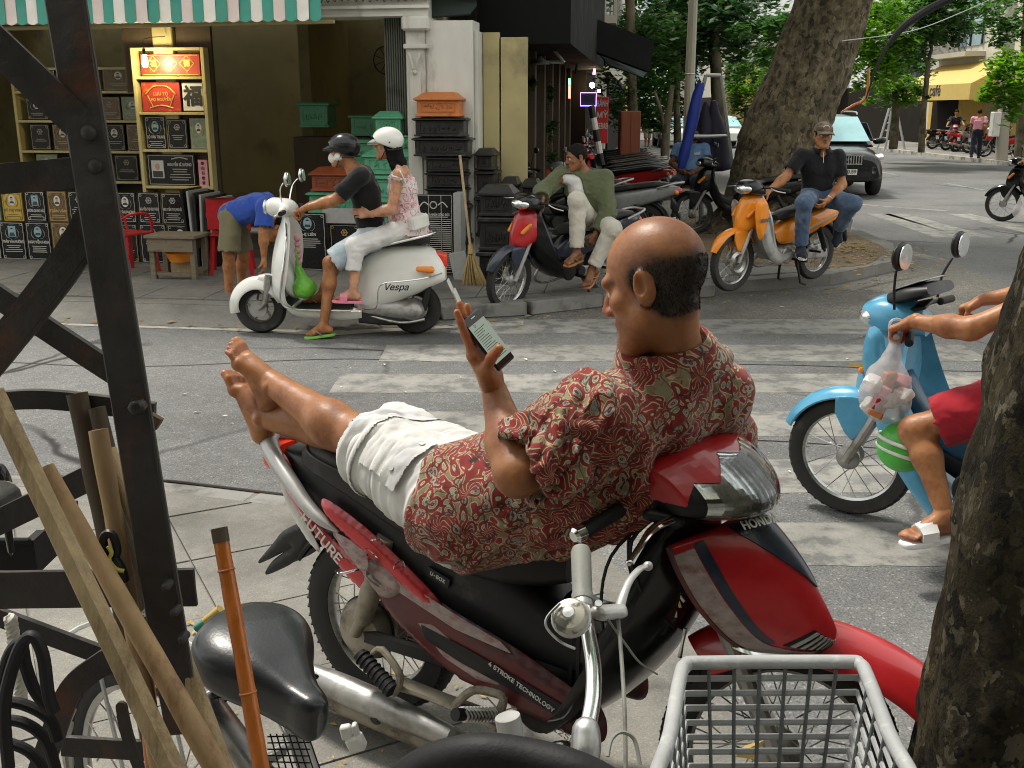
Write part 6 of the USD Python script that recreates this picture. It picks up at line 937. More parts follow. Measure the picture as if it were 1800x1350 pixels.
sp_=limbs(gm.J,1.,.028,True,(1.86,1.72),(0,0),True,1.06,.012);ft_=unit([-.55,-.83,0]);wear(gm,'jacket','cloth_olive',sp_+[('-c',gm.J['neck']+ft_*.2+V([-.02,0,-.1]),gm.J['pel']+ft_*.27,.125,.12,.01)],fold=.011,res=.0105,sc=11)
wear(gm,'undershirt','cloth_white',limbs(gm.J,1.,.012,True,(0,0),(0,0),False,1.0),fold=.005,res=.013);ax=gm.J['neck']
gm.add('collar',[folds(loft([[ax+V([math.cos(a)*r*(1.0),math.sin(a)*r,h-.03*(math.sin(a+.5)*-.6)])for a in np.linspace(-2.3+PI*.62,2.3+PI*.62-.3,18)]+[ax+V([math.cos(a)*(r-.008),math.sin(a)*(r-.008),h-.03*(math.sin(a+.5)*-.6)])for a in np.linspace(-2.3+PI*.62,2.3+PI*.62-.3,18)[::-1]]for r,h in((.105,-.04),(.085,.03),(.09,.04),(.125,-.015))]),.004,14)],L['cloth_olive'],True)
wear(gm,'trousers','cloth_cream',limbs(gm.J,1.,.018,'hips',(0,0),(1.86,1.88),True,1.02,.012),fold=.008,res=.0115)
for s,d,n in(('l',V([-.45,-.75,-.5]),V([-.3,-.5,.7])),('r',V([-.62,-.75,-.12]),V([0,-.15,1]))):sandal(gm,gm.J[s+'an'],d,n,'slip_orange',s=='r',.98)
gt=gm.tips['r'][1]if 'r' in gm.tips else gm.J['rwr'];ci=Thing('cigarette','lit cigarette between the fingers of the man in the green jacket','cigarette',gt);ci.add('paper',tube([gt,gt+V([-.03,-.03,-.05])],.004,8),L['white_plastic']);ci.add('ember',tube([gt+V([-.03,-.03,-.05]),gt+V([-.036,-.036,-.06])],.004,8),L['box_rust'])
gm.add('mouth',tube([gm.Z(-.022,.094,-.062),gm.Z(0,.1,-.061),gm.Z(.022,.094,-.062)],.0022,6,sm=3),L['lips']);gm.add('jacket_pocket',[beam(gm.J['pel']+V([-.10,-.20,.30])+d,gm.J['pel']+V([-.03,-.215,.285])+d,.008,.02)for d in(V([.0,0,0]),)],L['cloth_olive'])
# ---------------------------------------------------------------- the orange motorbike and the man in the cap
pf,pr=G(1283,512,.12),G(1437,489,.12);hd3=unit(pf-pr);OB=Frame(pf-hd3*1.235,math.atan2(hd3[1],hd3[0]),-.03)
ob_=bike('orange and silver motorbike on its stand under the man in a cap',OB,'orange_paint','silver_paint','orange_paint','orange_paint','black_gloss',steer=0,mirrors=False,side='white_plastic',dbrake=True,slim=.8,lean_stand=False)
ob_.add('side_fairing',OB.m(cat([pillow([(1.08,.62),(1.12,.84),(1.02,.82),(.93,.62),(.84,.45),(.70,.34),(.58,.36),(.62,.28),(.78,.24),(.92,.34),(1.02,.48)],.03,.06,.025),]).apply_translation([0,-.165,0])),L['silver_paint']);ob_.add('side_fairing',OB.m(mirrorY(pillow([(1.08,.62),(1.12,.84),(1.02,.82),(.93,.62),(.84,.45),(.70,.34),(.58,.36),(.62,.28),(.78,.24),(.92,.34),(1.02,.48)],.03,.06,.025).apply_translation([0,-.165,0]))),L['silver_paint'])
ob_.add('orange_panel',OB.m(cat([mirrorY(pillow([(1.13,.60),(1.17,.84),(1.06,.9),(.98,.78),(1.0,.62),(1.06,.5)],.03,.05,.025).apply_translation([0,-.175,0]))])),L['orange_paint']);ob_.add('leg_graphic',OB.m(cat([(lambda m:T(m.vertices*[-1,-1,1]+[1.06,.212,.69],m.faces))(text('WAVE',.035,.002,True))])),L['deep_blue'],False)
yo=(pf[1]+pr[1])/2+.12;K=lambda x,y,dy:at(x,y,yo+dy)
JC=dict(head=K(1447,238,.0),neck=K(1444,263,.02),pel=K(1438,342,.12),lsh=K(1473,275,.03),rsh=K(1409,273,.0),lel=K(1480,325,.0),lwr=K(1455,352,-.22),rel=K(1381,311,-.06),rwr=K(1352,335,-.16),lhip=K(1450,348,.1),rhip=K(1424,346,.08),lkn=K(1500,358,-.28),rkn=K(1413,358,-.36),lan=K(1474,402,.0),ran=K(1408,434,-.3))
cm=human('man in black polo shirt, jeans and patterned cap sitting on the orange motorbike',JC,V([-.05,-1,-.05]),V([.02,0,1]),'skin',1.,.012,.006,hands={'r':(V([-.7,-.3,-.3]),V([-.1,0,-1]),dict(curl=(.6,.6,.6,.6))),'l':(V([-.6,-.4,-.5]),V([-.6,.3,.3]),dict(curl=(.6,.6,.6,.6)))},feet={'l':(V([-.1,-.5,-.85]),V([-.1,-.85,.45])),'r':(V([-.1,-.98,-.1]),V([0,-.1,1]))},toes=False,eyes=(0,0))
cm.add('mouth',tube([cm.Z(-.022,.094,-.062),cm.Z(0,.1,-.06),cm.Z(.022,.094,-.062)],.0026,6,sm=3),L['lips'])
wear(cm,'polo_shirt','cloth_black',limbs(cm.J,1.,.018,True,(.66,.66),(0,0),True,1.02,.014),fold=.006,res=.0115);cm.add('placket',beam(cm.J['neck']+V([.0,-.085,-.02]),cm.J['neck']+V([-.01,-.125,-.12]),.004,.02),L['cloth_white']);cm.add('collar',folds(loft([[cm.J['neck']+V([math.cos(a)*r,math.sin(a)*r,h-.02*(math.sin(a)<0)*-math.sin(a)])for a in np.linspace(-PI/2+.35,3*PI/2-.35,20)]+[cm.J['neck']+V([math.cos(a)*(r-.007),math.sin(a)*(r-.007),h-.02*(math.sin(a)<0)*-math.sin(a)])for a in np.linspace(-PI/2+.35,3*PI/2-.35,20)[::-1]]for r,h in((.1,-.03),(.076,.02),(.08,.026),(.112,-.015))]),.003,14),L['cloth_black'],True)
wear(cm,'jeans','denim',limbs(cm.J,1.,.016,'hips',(0,0),(1.92,1.92),True,1.0,.014),fold=.008,res=.0115)
for s,d,n in(('l',V([-.1,-.5,-.85]),V([-.1,-.85,.45])),('r',V([-.1,-.98,-.1]),V([0,-.1,1]))):
    sh2=cm.add('shoe',blob([p[:3]+(p[3]+.009,p[4]+.009)+p[5:]if p[0]=='c' else('e',p[1],p[2]+.008,p[3])for p in foot_prims(cm.J[s+'an'],d,n,1.,False,s=='r')],.02,.009),L['navy_cloth'],True);a_=cm.J[s+'an'];t_=np.cross(d,n);sh2.add('sole',loft([[a_+unit(d)*x+unit(t_)*y*.044+unit(n)*z for x,y in((-.075,-.7),(-.075,.7),(.05,.9),(.15,.9),(.185,0),(.15,-.9),(.05,-.9))]for z in(-.094,-.07)]),L['shoe_sole'])
cp_=cm.add('cap',blob([('e',cm.Z(0,-.012,.045),V([.092,.112,.088]),cm.R)],.01,.007,[(cm.Z(0,0,.035),-cm.R[:,2]+.12*cm.R[:,1])],.01),L['cap_cloth'],True);cp_.add('peak',loft([[cm.Z(x*.078,y-.03*x*x,.052-.012*x*x-(y-.08)*.25)for x in np.linspace(-1,1,9)]+[cm.Z(x*.078,y-.03*x*x,.046-.012*x*x-(y-.08)*.25)for x in np.linspace(1,-1,9)]for y in(.08,.12,.155,.175)]),L['cap_cloth'],True);cp_.add('emblem',cm_e:=tube([cm.Z(-.03,.098,.085),cm.Z(-.012,.103,.1),cm.Z(.012,.103,.1),cm.Z(.03,.098,.085)],.004,6,sm=3),L['white_ink'])
cm.add('wristwatch',ring_(mid(cm.J['lwr'],cm.J['lel'],.08),cm.J['lel']-cm.J['lwr'],.031,.006,18,6),L['steel'])
# ---------------------------------------------------------------- the blue motorbike with its rider behind the near tree
pf=G(1486,903);hb=unit([-.69,.72,0]);BB=Frame(pf-hb*1.235,math.atan2(hb[1],hb[0]),0)
bb=bike('light blue motorbike coming in at right with a plastic bag hanging from its bar',BB,'blue_paint','blue_paint','blue_paint','blue_paint','blue_paint',steer=13,mirrors=False,inner='deep_blue',dbrake=False,spokes=18,r=.29,lean_stand=False)
def bad(nm,m,mat,sm=40,par=bb):return par.add(nm,BB.m(m),L[mat],sm)
bad('wing_panel',cat([pillow([(1.10,.94),(1.12,.80),(1.06,.62),(1.0,.46),(.88,.30),(.74,.17),(.66,.14),(.74,.30),(.85,.44),(.93,.60),(1.0,.78),(1.04,.92)],.02,.04,.025).apply_translation([0,-.2,0]),mirrorY(pillow([(1.10,.94),(1.12,.80),(1.06,.62),(1.0,.46),(.88,.30),(.74,.17),(.66,.14),(.74,.30),(.85,.44),(.93,.60),(1.0,.78),(1.04,.92)],.02,.04,.025).apply_translation([0,-.2,0]))]),'blue_paint')
bad('gauge_cluster',rot(moved(secs([(-.09,-.02,.03,.13,.12),(0,-.02,.05,.15,.13),(.09,-.01,.05,.13,.11)],3),(.985,0,1.07)),[0,1,0],24,(.985,0,1.07)),'black_plastic');g_=bad('gauge_glass',rot(box(.915,1.05,-.11,.11,1.118,1.124,.002),[0,1,0],24,(.985,0,1.07)),'gauge');bad('nameplate',moved(mirrorY(rot(box(-.06,.06,-.004,0,-.008,.008),[0,1,0],8)),(1.12,.19,.77)),'brass')
for s,(x,y,dy)in((1,(1634,480,0)),(-1,(1788,432,0))):
    b0=BB.p(1.0,s*.2,1.03);mc=BB.p(.96,s*.27,1.26);a_=bb.add('mirror',cat([tube([b0,BB.p(1.0,s*.22,1.12),BB.p(.98,s*.26,1.2)],.006,6,sm=3),blob([('e',mc,V([.02,.075,.06]),BB.R)],.01,.008)]),L['black_plastic'],True);a_.add('glass',disc(mc-BB.R[:,0]*.02,BB.R[:,0],.052,.003,18),L['reflector'])
K=lambda x,y,dy:at(x,y,BB.o[1]+.05+dy)
hl=BB.p(.93,.33,.985);hr=BB.p(.93,-.33,.985);pe=BB.p(.18,0,.92);sp3=unit([.35,-.05,1.]);S2=.98;LH,RH=BB.R[:,1],-BB.R[:,1]
JR=dict(head=pe+sp3*.72+hb*.04,neck=pe+sp3*.56+hb*.02,pel=pe,lsh=pe+sp3*.5+LH*.18,rsh=pe+sp3*.5+RH*.18,lel=BB.p(.62,.36,1.03),lwr=BB.p(.86,.335,1.02),rel=BB.p(.6,-.36,1.1),rwr=BB.p(.86,-.335,1.02),lhip=pe+LH*.09,rhip=pe+RH*.09,lkn=at(1606,756,BB.p(.6,.2,.6)[1]),rkn=BB.p(.62,-.2,.68),lan=at(1662,905,BB.p(.48,.32,.2)[1]),ran=BB.p(.5,-.24,.30))
ri=human('rider in red shorts and white slides on the light blue motorbike',JR,hb,V([0,0,1]),'skin',S2,.012,.009,hands={'l':(unit(hb*.6+V([0,0,-.35])),unit(V([0,0,-1])-hb*.5),dict(curl=(1.1,1.1,1.1,1.1),thumb=(.3,.9,.4))),'r':(unit(hb*.6+V([0,0,-.35])),unit(V([0,0,-1])-hb*.5),dict(curl=(1.1,1.1,1.1,1.1),thumb=(.3,.9,.4)))},feet={'l':(unit(V([-.9,-.1,-.12])),V([-.1,0,1])),'r':(hb,V([0,0,1]))},hand_res=.006)
wear(ri,'shorts','cloth_red',limbs(ri.J,S2,.018,'hips',(0,0),(.84,.84),True,1.03,.03),fold=.008,res=.011);wear(ri,'shirt','cloth_white',limbs(ri.J,S2,.018,True,(.5,.5),(0,0),True,1.02,.02),fold=.006,res=.013)
sandal(ri,ri.J['lan'],unit(V([-.9,-.1,-.12])),V([-.1,0,1]),'cloth_white',False,1.,None,True);sandal(ri,ri.J['ran'],hb,V([0,0,1]),'cloth_white',True,1.,None,True);helmet(ri,'black_gloss',ri.Z,ri.R,.98)
gpk=Thing('helmet','green helmet with white stripes between the rider legs on the blue motorbike','helmet',at(1590,790,BB.p(.55,.1,.5)[1]));gc=at(1588,785,BB.p(.58,.06,.5)[1]);gpk.add('shell',blob([('e',gc,V([.105,.105,.105]),None)],.01,.012),L['green_plastic'],True);gpk.add('stripe',[ring_(gc+V([0,0,-.02+.035*k]),V([.25,0,1.]),.103,.008,36,6)for k in(0,)],L['cloth_white']);gpk.add('stripe',ring_(gc+V([0,0,.02]),V([.25,0,1.]),.103,.008,36,6),L['cloth_white'])
bgp=hl+V([-.02,-.03,-.2]);pb=Thing('plastic_bag','clear plastic bag of red and white goods hanging from the blue motorbike bar','bag',bgp);pb.add('bag',noisy(blob([('e',bgp+V([0,0,-.07]),V([.105,.085,.12]),None),('c',bgp+V([0,0,.02]),bgp+V([.02,0,.17]),.06,.012)],.04,.009),.014,12,3),L['bag'],True);pb.add('handles',tube([bgp+V([.0,0,.12]),hl+V([-.02,0,.02]),hl+V([.03,0,.02]),bgp+V([.03,0,.12])],.006,6,sm=4),L['bag'])
rg=random.Random(4)
for k in range(16):q=bgp+V([rg.uniform(-.07,.07),rg.uniform(-.05,.05),rg.uniform(-.16,.0)]);pb.add('goods',noisy(rot(box(q[0]-.035,q[0]+.03,q[1]-.02,q[1]+.02,q[2]-.03,q[2]+.03,.008),[.3,.5,1],rg.uniform(0,180),q),.012,16,k,2),L[['cloth_red','cloth_white','white_plastic','box_orange','cloth_pink'][k%5]],True)

# ---------------------------------------------------------------- the stone carver's shop
SF=Frame((-.497,11.123,0),math.radians(-8.984));sb=lambda x0,x1,y0,y1,z0,z1,ch=0.:SF.m(box(x0,x1,y0,y1,z0,z1,ch));sat=lambda m,x,y,z:SF.m(moved(m,(x,y,z)))
sh=Thing('shop_building','cream and white shop house with an open front full of memorial stones','building',SF.p(-3,0,.12))
sh.add('back_wall',sb(-7.2,-.6,4.3,4.5,.12,3.3),L['plaster_cream'],False);sh.add('side_wall',sb(-7.4,-7.2,-.1,4.5,.12,3.3),L['plaster_cream'],False);sh.add('side_wall',sb(-.6,-.3,.36,4.5,.12,3.3),L['plaster_cream'],False);sh.add('ceiling',sb(-7.4,-.3,.1,4.0,3.3,3.4),L['plaster_dark'],False);sh.add('partition',sb(-2.75,-2.6,2.6,4.3,.12,3.3),L['plaster_cream'],False)  # ceiling stops short of the back wall: unseen gap added to let skylight in
up=sh.add('upper_wall',sb(-7.4,.14,-.02,.3,2.96,9.5),L['plaster_white'],False);sh.add('roof',sb(-7.5,.2,-.3,2.6,9.5,9.7),L['concrete'],False)  # roof ends early to open the added light well over the back wall
for i in range(4):w_=up.add('window',sb(-6.8+1.75*i,-5.7+1.75*i,-.035,-.0205,4.6,6.4),L['shutter'],False);w_.add('sill',sb(-6.85+1.75*i,-5.65+1.75*i,-.1,-.036,4.5,4.58),L['plaster_white'],False)
li=sh.add('lintel',cat([sb(-7.4,-.36,-.06,.3,2.74,2.955),sb(-7.4,-.34,-.09,-.0605,2.82,2.85),sb(-7.4,-.34,-.1,-.0605,2.9,2.95),sb(-7.4,-.62,-.075,-.0605,2.745,2.765)]),L['plaster_white'])
rg=random.Random(6);li.add('lettering',cat([SF.m(tube([(-1.5+.075*i,-.103,2.93),(-1.48+.075*i,-.106,2.90-.025*rg.random()),(-1.455+.075*i,-.103,2.935)],.005,5,sm=3))for i in range(14)]),L['ink'])
pi_=sh.add('pilaster',cat([sb(-.60,-.40,-.08,.35,.12,2.74,.01),sb(-.56,-.44,-.1,-.081,.2,2.2,.005),sb(-.63,-.34,-.13,.35,2.6,2.74,.02),sb(-.62,-.36,-.11,.3,2.42,2.47,.01)]),L['plaster_white']);pi_.add('moulding',SF.m(cat([tube([(-.56,-.115,2.38),(-.53,-.13,2.3),(-.5,-.115,2.22),(-.47,-.13,2.3),(-.44,-.115,2.38)],.015,6,sm=3),ball((-.5,-.11,2.19),.025)])),L['plaster_white'])
sh.add('corner_wall',sb(-.398,.10,-.03,.35,.12,2.70,.004),L['plaster_white']);sh.add('corner_strip',sb(.102,.14,.02,.35,.12,2.6,.004),L['plaster_white']);sh.add('cream_panel',cat([sb(.15,.32,.28,.35,.12,2.6),sb(.34,.62,.28,.35,.12,2.55)]),L['plaster_cream'],False)
gt=sh.add('folding_gate',sb(-.88,-.655,.13,.16,.12,2.79),L['shutter'],False)
for i in range(9):gt.add('gate_bar',sb(-.876+.025*i,-.86+.025*i,.10,.129,.12,2.78,.004),L['shutter'])
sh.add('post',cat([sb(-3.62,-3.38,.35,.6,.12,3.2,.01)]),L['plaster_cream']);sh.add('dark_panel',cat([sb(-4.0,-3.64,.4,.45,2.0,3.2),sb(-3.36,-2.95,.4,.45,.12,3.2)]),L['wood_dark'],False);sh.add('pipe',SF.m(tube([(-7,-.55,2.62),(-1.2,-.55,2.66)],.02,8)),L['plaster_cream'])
# awning: each stripe is a strip of cloth with its scalloped end
aw=Thing('awning','green and white striped awning with scalloped edge over the stone shop','awning',SF.p(-4,-1.2,2.6));nst=50;wst=5.75/nst
for i in range(nst):
    x=-6.86+wst*i;n=7;xs=np.linspace(x,x+wst,n);lowz=[2.635-.022*math.sin(PI*k/(n-1))for k in range(n)];wave=.012*math.sin(i*.9)
    v=[(q,-1.2+wave-.01*math.sin(PI*k/(n-1)),z)for k,(q,z)in enumerate(zip(xs,lowz))]+[(q,-1.19+wave,2.88)for q in xs]+[(q,.0,3.35)for q in xs];f=[]
    for k in range(n-1):f+=[[k,k+1,n+k+1],[k,n+k+1,n+k],[n+k,n+k+1,2*n+k+1],[n+k,2*n+k+1,2*n+k]]
    aw.add('stripe',SF.m(T(v,f)),L[['stripe_white','stripe_green','stripe_pink','stripe_green'][i%4]],True)
aw.add('frame',SF.m(cat([tube([(-6.86,-1.17,2.87),(-1.11,-1.17,2.87)],.014,6)]+[tube([(x,-1.17,2.86),(x,-.05,3.32)],.012,6)for x in(-6.8,-5,-3,-1.13)])),L['galvanised'])
# shelves
bk=Thing('display_shelf','cream display shelf with red signs under the bare bulb','shelf',SF.p(-3.42,.4,.88));bk.add('side_panel',sb(-3.86,-3.82,.28,.52,.12,2.48,.004),L['shelf_cream']);bk.add('side_panel',sb(-3.03,-2.99,.28,.52,.12,2.48,.004),L['shelf_cream']);bk.add('back_board',sb(-3.82,-3.03,.50,.52,.12,2.47),L['shelf_cream'],False)
for z in(2.45,2.14,1.755,1.345,.935):bk.add('shelf_board',sb(-3.819,-3.031,.279,.499,z,z+.03,.004),L['shelf_cream'])
b2=Thing('display_shelf','dim display shelf with gravestone samples at the far left of the shop','shelf',SF.p(-4.8,.9,.9))
for x in(-5.78,-4.7,-3.95):b2.add('side_panel',sb(x,x+.035,.9,1.15,.12,2.3),L['shelf_cream'],False)
for z in(2.27,2.0,1.66,1.30,.94):b2.add('shelf_board',sb(-5.74,-3.96,.895,1.15,z,z+.028),L['shelf_cream'],False)
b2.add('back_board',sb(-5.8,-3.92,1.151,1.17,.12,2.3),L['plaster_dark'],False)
# plaques
_pl={}
def plaque(x,z,w,h,y,label,mat='granite',por=None,name=None,lines=4,carve='carve',name2=None,frame=1,lean=0.,bold=True,cjk=None):
    t=Thing('memorial_plaque',label,'plaque',SF.p(x,y,z));F=(lambda m:SF.m(moved(rot(m,[1,0,0],-lean),(x,y,z))))if lean else(lambda m:SF.m(moved(m,(x,y,z))))
    t.add('slab',F(box(-w/2,w/2,0,.022,0,h,.003)),L[mat]);c=L[carve];e=-.0016
    if frame:
        m=.014;b=[box(-w/2+m,w/2-m,e,.0,m,m+.004),box(-w/2+m,w/2-m,e,.0,h-m-.004,h-m),box(-w/2+m,-w/2+m+.004,e,.0,m+.004,h-m-.004),box(w/2-m-.004,w/2-m,e,.0,m+.004,h-m-.004)]
        for sx in(-1,1):
            for cz in(m+.02,h-m-.02):b.append(ring_((sx*(w/2-m-.02),0,cz),(0,1,0),.013,.0025,10,4))
        t.add('border',F(cat(b)),c,False)
    top=h-.04
    if por:
        kind,bg=por;pw,ph=min(w*.17,.048),min(h*.17,.062);pz=h-.05-ph;o=[(pw*math.cos(a),ph*math.sin(a))for a in np.arange(16)*PI/8]if kind=='oval' else[(-pw,-ph),(pw,-ph),(pw,ph),(-pw,ph)]
        p=t.add('portrait',F(moved(plate(o,.002),(0,0,pz))),L[bg],False);p.add('face',F(moved(plate([(pw*.36*math.cos(a),ph*.4*math.sin(a))for a in np.arange(12)*PI/6],.0028),(0,0,pz+ph*.18))),L['face_print'],False);p.add('hair',F(moved(plate([(pw*.4*math.cos(a),ph*.34*math.sin(a))for a in np.linspace(.2,PI-.2,8)],.0034),(0,0,pz+ph*.34))),L['ink'],False);p.add('suit',F(moved(plate([(-pw*.78,-ph*.88 if kind!='oval' else-ph*.62),(pw*.78,-ph*.88 if kind!='oval' else-ph*.62),(pw*.5,-ph*.2),(-pw*.5,-ph*.2)],.0025),(0,0,pz))),L['suit_print'],False)
        p.add('wreath',F(cat([tube([(s*pw*1.25,-.001,pz+ph*.6),(s*pw*1.75,-.001,pz-ph*.3),(s*pw*1.3,-.001,pz-ph*1.1),(s*pw*.5,-.001,pz-ph*1.3)],[.002,.006,.006,.002],5,sm=3,flat=.3)for s in(-1,1)]+[tube([(-pw*1.0,-.001,pz+ph*1.1),(0,-.001,pz+ph*1.3),(pw,-.001,pz+ph*1.1)],[.001,.004,.001],5,sm=3,flat=.3)])),c,True);top=pz-ph-.03
    else:t.add('emblem',F(cat([ring_((0,0,h-.09),(0,1,0),.03,.004,14,4)]+[tube([(0,-.001,h-.09),(.04*math.cos(a),-.001,h-.09+.04*math.sin(a))],.003,4)for a in np.arange(6)*PI/3])),c,False);top=h-.16
    if name:
        t.add('lettering',F(moved(text(name,.030,.0008,bold,fit=w*.86),(0,0,top-.03))),c,False);top-=.055
        if name2:t.add('lettering',F(moved(text(name2,.026,.0008,bold,fit=w*.8),(0,0,top-.02))),c,False);top-=.045
    rg=random.Random(int(x*997)+int(z*91));k=[box(-q,q,e,0,zz,zz+.006)for i in range(lines)for q,zz in[(w*rg.uniform(.2,.36),top-.022*(i+1))]if zz>.035]
    if k:t.add('small_lettering',F(cat(k)),c,False)
    return t
ordn=['first','second','third','fourth','fifth','sixth','seventh','eighth','ninth','tenth','eleventh']
rowB=[(-6.28,.30,'granite',('oval','photo_blue'),None,'carve'),(-5.97,.30,'granite',('oval','photo_pale'),'LÊ QUANG','carve'),(-5.66,.30,'granite',('oval','photo_blue'),'HOÀNG QUYÊN','carve'),(-5.345,.31,'granite',('box','photo_blue'),'TRẦN VĂN HƯỜNG','carve'),(-5.02,.30,'granite',('oval','photo_blue'),'NGUYỄN HOA','carve'),(-4.70,.30,'granite_brown',('oval','photo_pale'),None,'carve_gold'),(-4.385,.30,'granite',('oval','photo_blue'),'PHẠM THỊ','carve'),(-3.97,.36,'granite',('oval','photo_blue'),'ĐỨC MẠT','carve_gold'),(-3.60,.32,'granite',None,None,'carve'),(-3.27,.31,'granite',('oval','photo_pale'),None,'carve')]
for i,(x,w,m_,po,nm,cv)in enumerate(rowB):plaque(x,.125,w,.44,-.06,'black memorial plaque, %s from the left in the bottom row on the pavement'%ordn[i]if m_=='granite' else 'brown memorial plaque in the bottom row on the pavement behind the iron rack',m_,po,nm,4,cv)
rowA=[(-6.2,.26,'granite',('oval','photo_pale'),None,'carve'),(-5.91,.26,'granite',('oval','photo_blue'),None,'carve'),(-5.6,.26,'granite_green',None,'THỊ NHỠ','carve'),(-5.31,.25,'granite_gold',('oval','photo_pale'),'HỒ THỊ VINH','ink'),(-5.02,.25,'granite',('box','photo_blue'),'DƯƠNG QUANG HẢO','carve'),(-4.745,.24,'granite_brown',('oval','photo_pale'),'TRẦN VĂN','carve_gold'),(-4.48,.25,'granite',None,None,'carve'),(-4.21,.25,'granite',('oval','photo_blue'),None,'carve'),(-3.91,.25,'granite',('oval','photo_pale'),'LÊ VĂN PHÙNG','carve'),(-3.625,.26,'granite',None,'NGUYỄN THỊ KIM THẢO','carve'),(-3.34,.27,'granite',None,'NGUYỄN THỊ NGHĨA','carve')]
for i,(x,w,m_,po,nm,cv)in enumerate(rowA):plaque(x,.572,w,.345,-.045,{'granite':'black memorial plaque, %s from the left in the second row, standing on the bottom row'%ordn[i],'granite_green':'grey green memorial plaque in the second row at the left','granite_gold':'golden yellow memorial plaque in the second row at the left','granite_brown':'dark brown memorial plaque in the second row beside the iron bars'}[m_],m_,po,nm,4,cv)
# on the shelves
def board(name,label,x0,x1,z0,z1,y,mat,cat_='sign'):t=Thing(name,label,cat_,SF.p((x0+x1)/2,y,z0));t.add('panel',sb(x0,x1,y,y+.015,z0,z1,.002),L[mat]);return t
t=board('red_sign','red sign with three gold diamond characters on the top shelf',-3.77,-3.07,2.18,2.41,.33,'panel_red')
for i,(x,ch)in enumerate(((-3.62,'福'),(-3.42,'祿'),(-3.22,'德'))):t.add('diamond',SF.m(cat([beam((x+a,.327,2.31+b),(x+c,.327,2.31+d),.004,.006)for a,b,c,d in((-.085,0,0,.085),(0,.085,.085,0),(.085,0,0,-.085),(0,-.085,-.085,0))])),L['gold_leaf'],False);t.add('lettering',sat(text(ch,.07,.002,cjk=True),x,.328,2.31),L['gold_leaf'],False)
t.add('border',cat([sb(-3.75,-3.09,.3275,.3295,z,z+.006)for z in(2.19,2.395)]),L['gold_leaf'],False)
t=board('red_plaque','orange red carved plaque with a gold scroll on the second shelf',-3.79,-3.33,1.79,2.11,.33,'panel_red');t.add('scroll',SF.m(cat([tube([(-3.74,.326,1.98),(-3.65,.326,2.06),(-3.56,.326,2.07),(-3.47,.326,2.06),(-3.38,.326,1.98)],.008,6,sm=3),tube([(-3.7,.326,1.83),(-3.56,.326,1.86),(-3.42,.326,1.83)],.007,6,sm=3),tube([(-3.72,.326,1.97),(-3.66,.326,1.84)],.005,6),tube([(-3.40,.326,1.97),(-3.46,.326,1.84)],.005,6)])),L['gold_leaf'],True);t.add('lettering',sat(text('LƯU TỘ',.035,.002,True),-3.56,.328,1.98),L['gold_leaf'],False);t.add('lettering',sat(text('HỌ NGUYỄN',.03,.002,True,fit=.3),-3.56,.328,1.92),L['gold_leaf'],False)
t=board('white_tile','white tile with one large black brush character on the second shelf',-3.30,-3.06,1.79,2.11,.33,'plate_white','tile');t.add('lettering',sat(text('福',.2,.003,cjk=True),-3.18,.328,1.95),L['ink'],False);t.add('border',cat([sb(-3.30,-3.06,.3285,.3295,z,z+.012)for z in(1.79,2.098)]),L['ink'],False)
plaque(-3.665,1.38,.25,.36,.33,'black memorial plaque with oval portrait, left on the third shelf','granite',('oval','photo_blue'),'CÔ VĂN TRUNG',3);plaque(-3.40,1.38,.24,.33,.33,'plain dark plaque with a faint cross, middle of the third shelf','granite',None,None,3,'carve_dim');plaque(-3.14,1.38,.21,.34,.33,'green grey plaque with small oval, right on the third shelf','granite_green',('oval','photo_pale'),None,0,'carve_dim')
t=board('memorial_plaque','large black memorial plaque with square portrait on the fourth shelf',-3.80,-3.22,.965,1.32,.33,'granite','plaque');t.add('portrait',sb(-3.75,-3.6,.326,.3295,1.05,1.25),L['photo_pale'],False).add('face',SF.m(moved(plate([(.03*math.cos(a),.038*math.sin(a))for a in np.arange(12)*PI/6],.002),(-3.675,.3255,1.18))),L['face_print'],False);t.add('suit',sb(-3.735,-3.615,.3235,.3255,1.06,1.13),L['suit_print'],False);t.add('lettering',sat(text('NGUYỄN SĨ DƯƠNG',.032,.0015,True,fit=.29),-3.405,.3285,1.2),L['carve'],False);t.add('small_lettering',cat([sb(-3.405-q,-3.405+q,.327,.3295,z,z+.006)for z,q in((1.15,.09),(1.12,.08),(1.09,.12),(1.06,.13),(1.03,.1))]),L['carve'],False);t.add('border',cat([sb(-3.785,-3.235,.327,.3295,z,z+.005)for z in(.98,1.3)]+[sb(x,x+.005,.327,.3295,.986,1.299)for x in(-3.785,-3.24)]+[SF.m(tube([(-3.5,.327,1.265),(-3.4,.327,1.285),(-3.3,.327,1.265)],.006,5,sm=3))]),L['carve'],False)
t=board('narrow_tile','narrow pinkish tile with vertical black characters on the fourth shelf',-3.18,-3.07,.965,1.26,.33,'cloth_pink','tile');[t.add('lettering',sat(text(ch,.035,.002,cjk=True),-3.125,.328,1.22-.055*i),L['ink'],False)for i,ch in enumerate('泰山石敢當')]
k=0
for z,items in((2.03,[(-5.4,.35),(-4.4,.4),(-4.12,.16)]),(1.69,[(-5.5,.28),(-4.55,.28),(-4.25,.28)]),(1.33,[(-5.5,.26),(-5.2,.26),(-4.9,.25),(-4.52,.26),(-4.22,.28)]),(.97,[(-5.45,.28),(-4.4,.3),(-4.15,.16)])):
    for x,w in items:
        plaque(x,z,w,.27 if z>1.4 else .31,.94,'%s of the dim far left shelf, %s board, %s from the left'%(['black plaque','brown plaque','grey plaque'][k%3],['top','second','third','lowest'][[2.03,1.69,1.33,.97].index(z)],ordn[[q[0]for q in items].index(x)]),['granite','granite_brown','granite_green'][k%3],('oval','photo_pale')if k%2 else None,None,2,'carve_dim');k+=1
glow('bulb',(1.,.8,.42),95.)
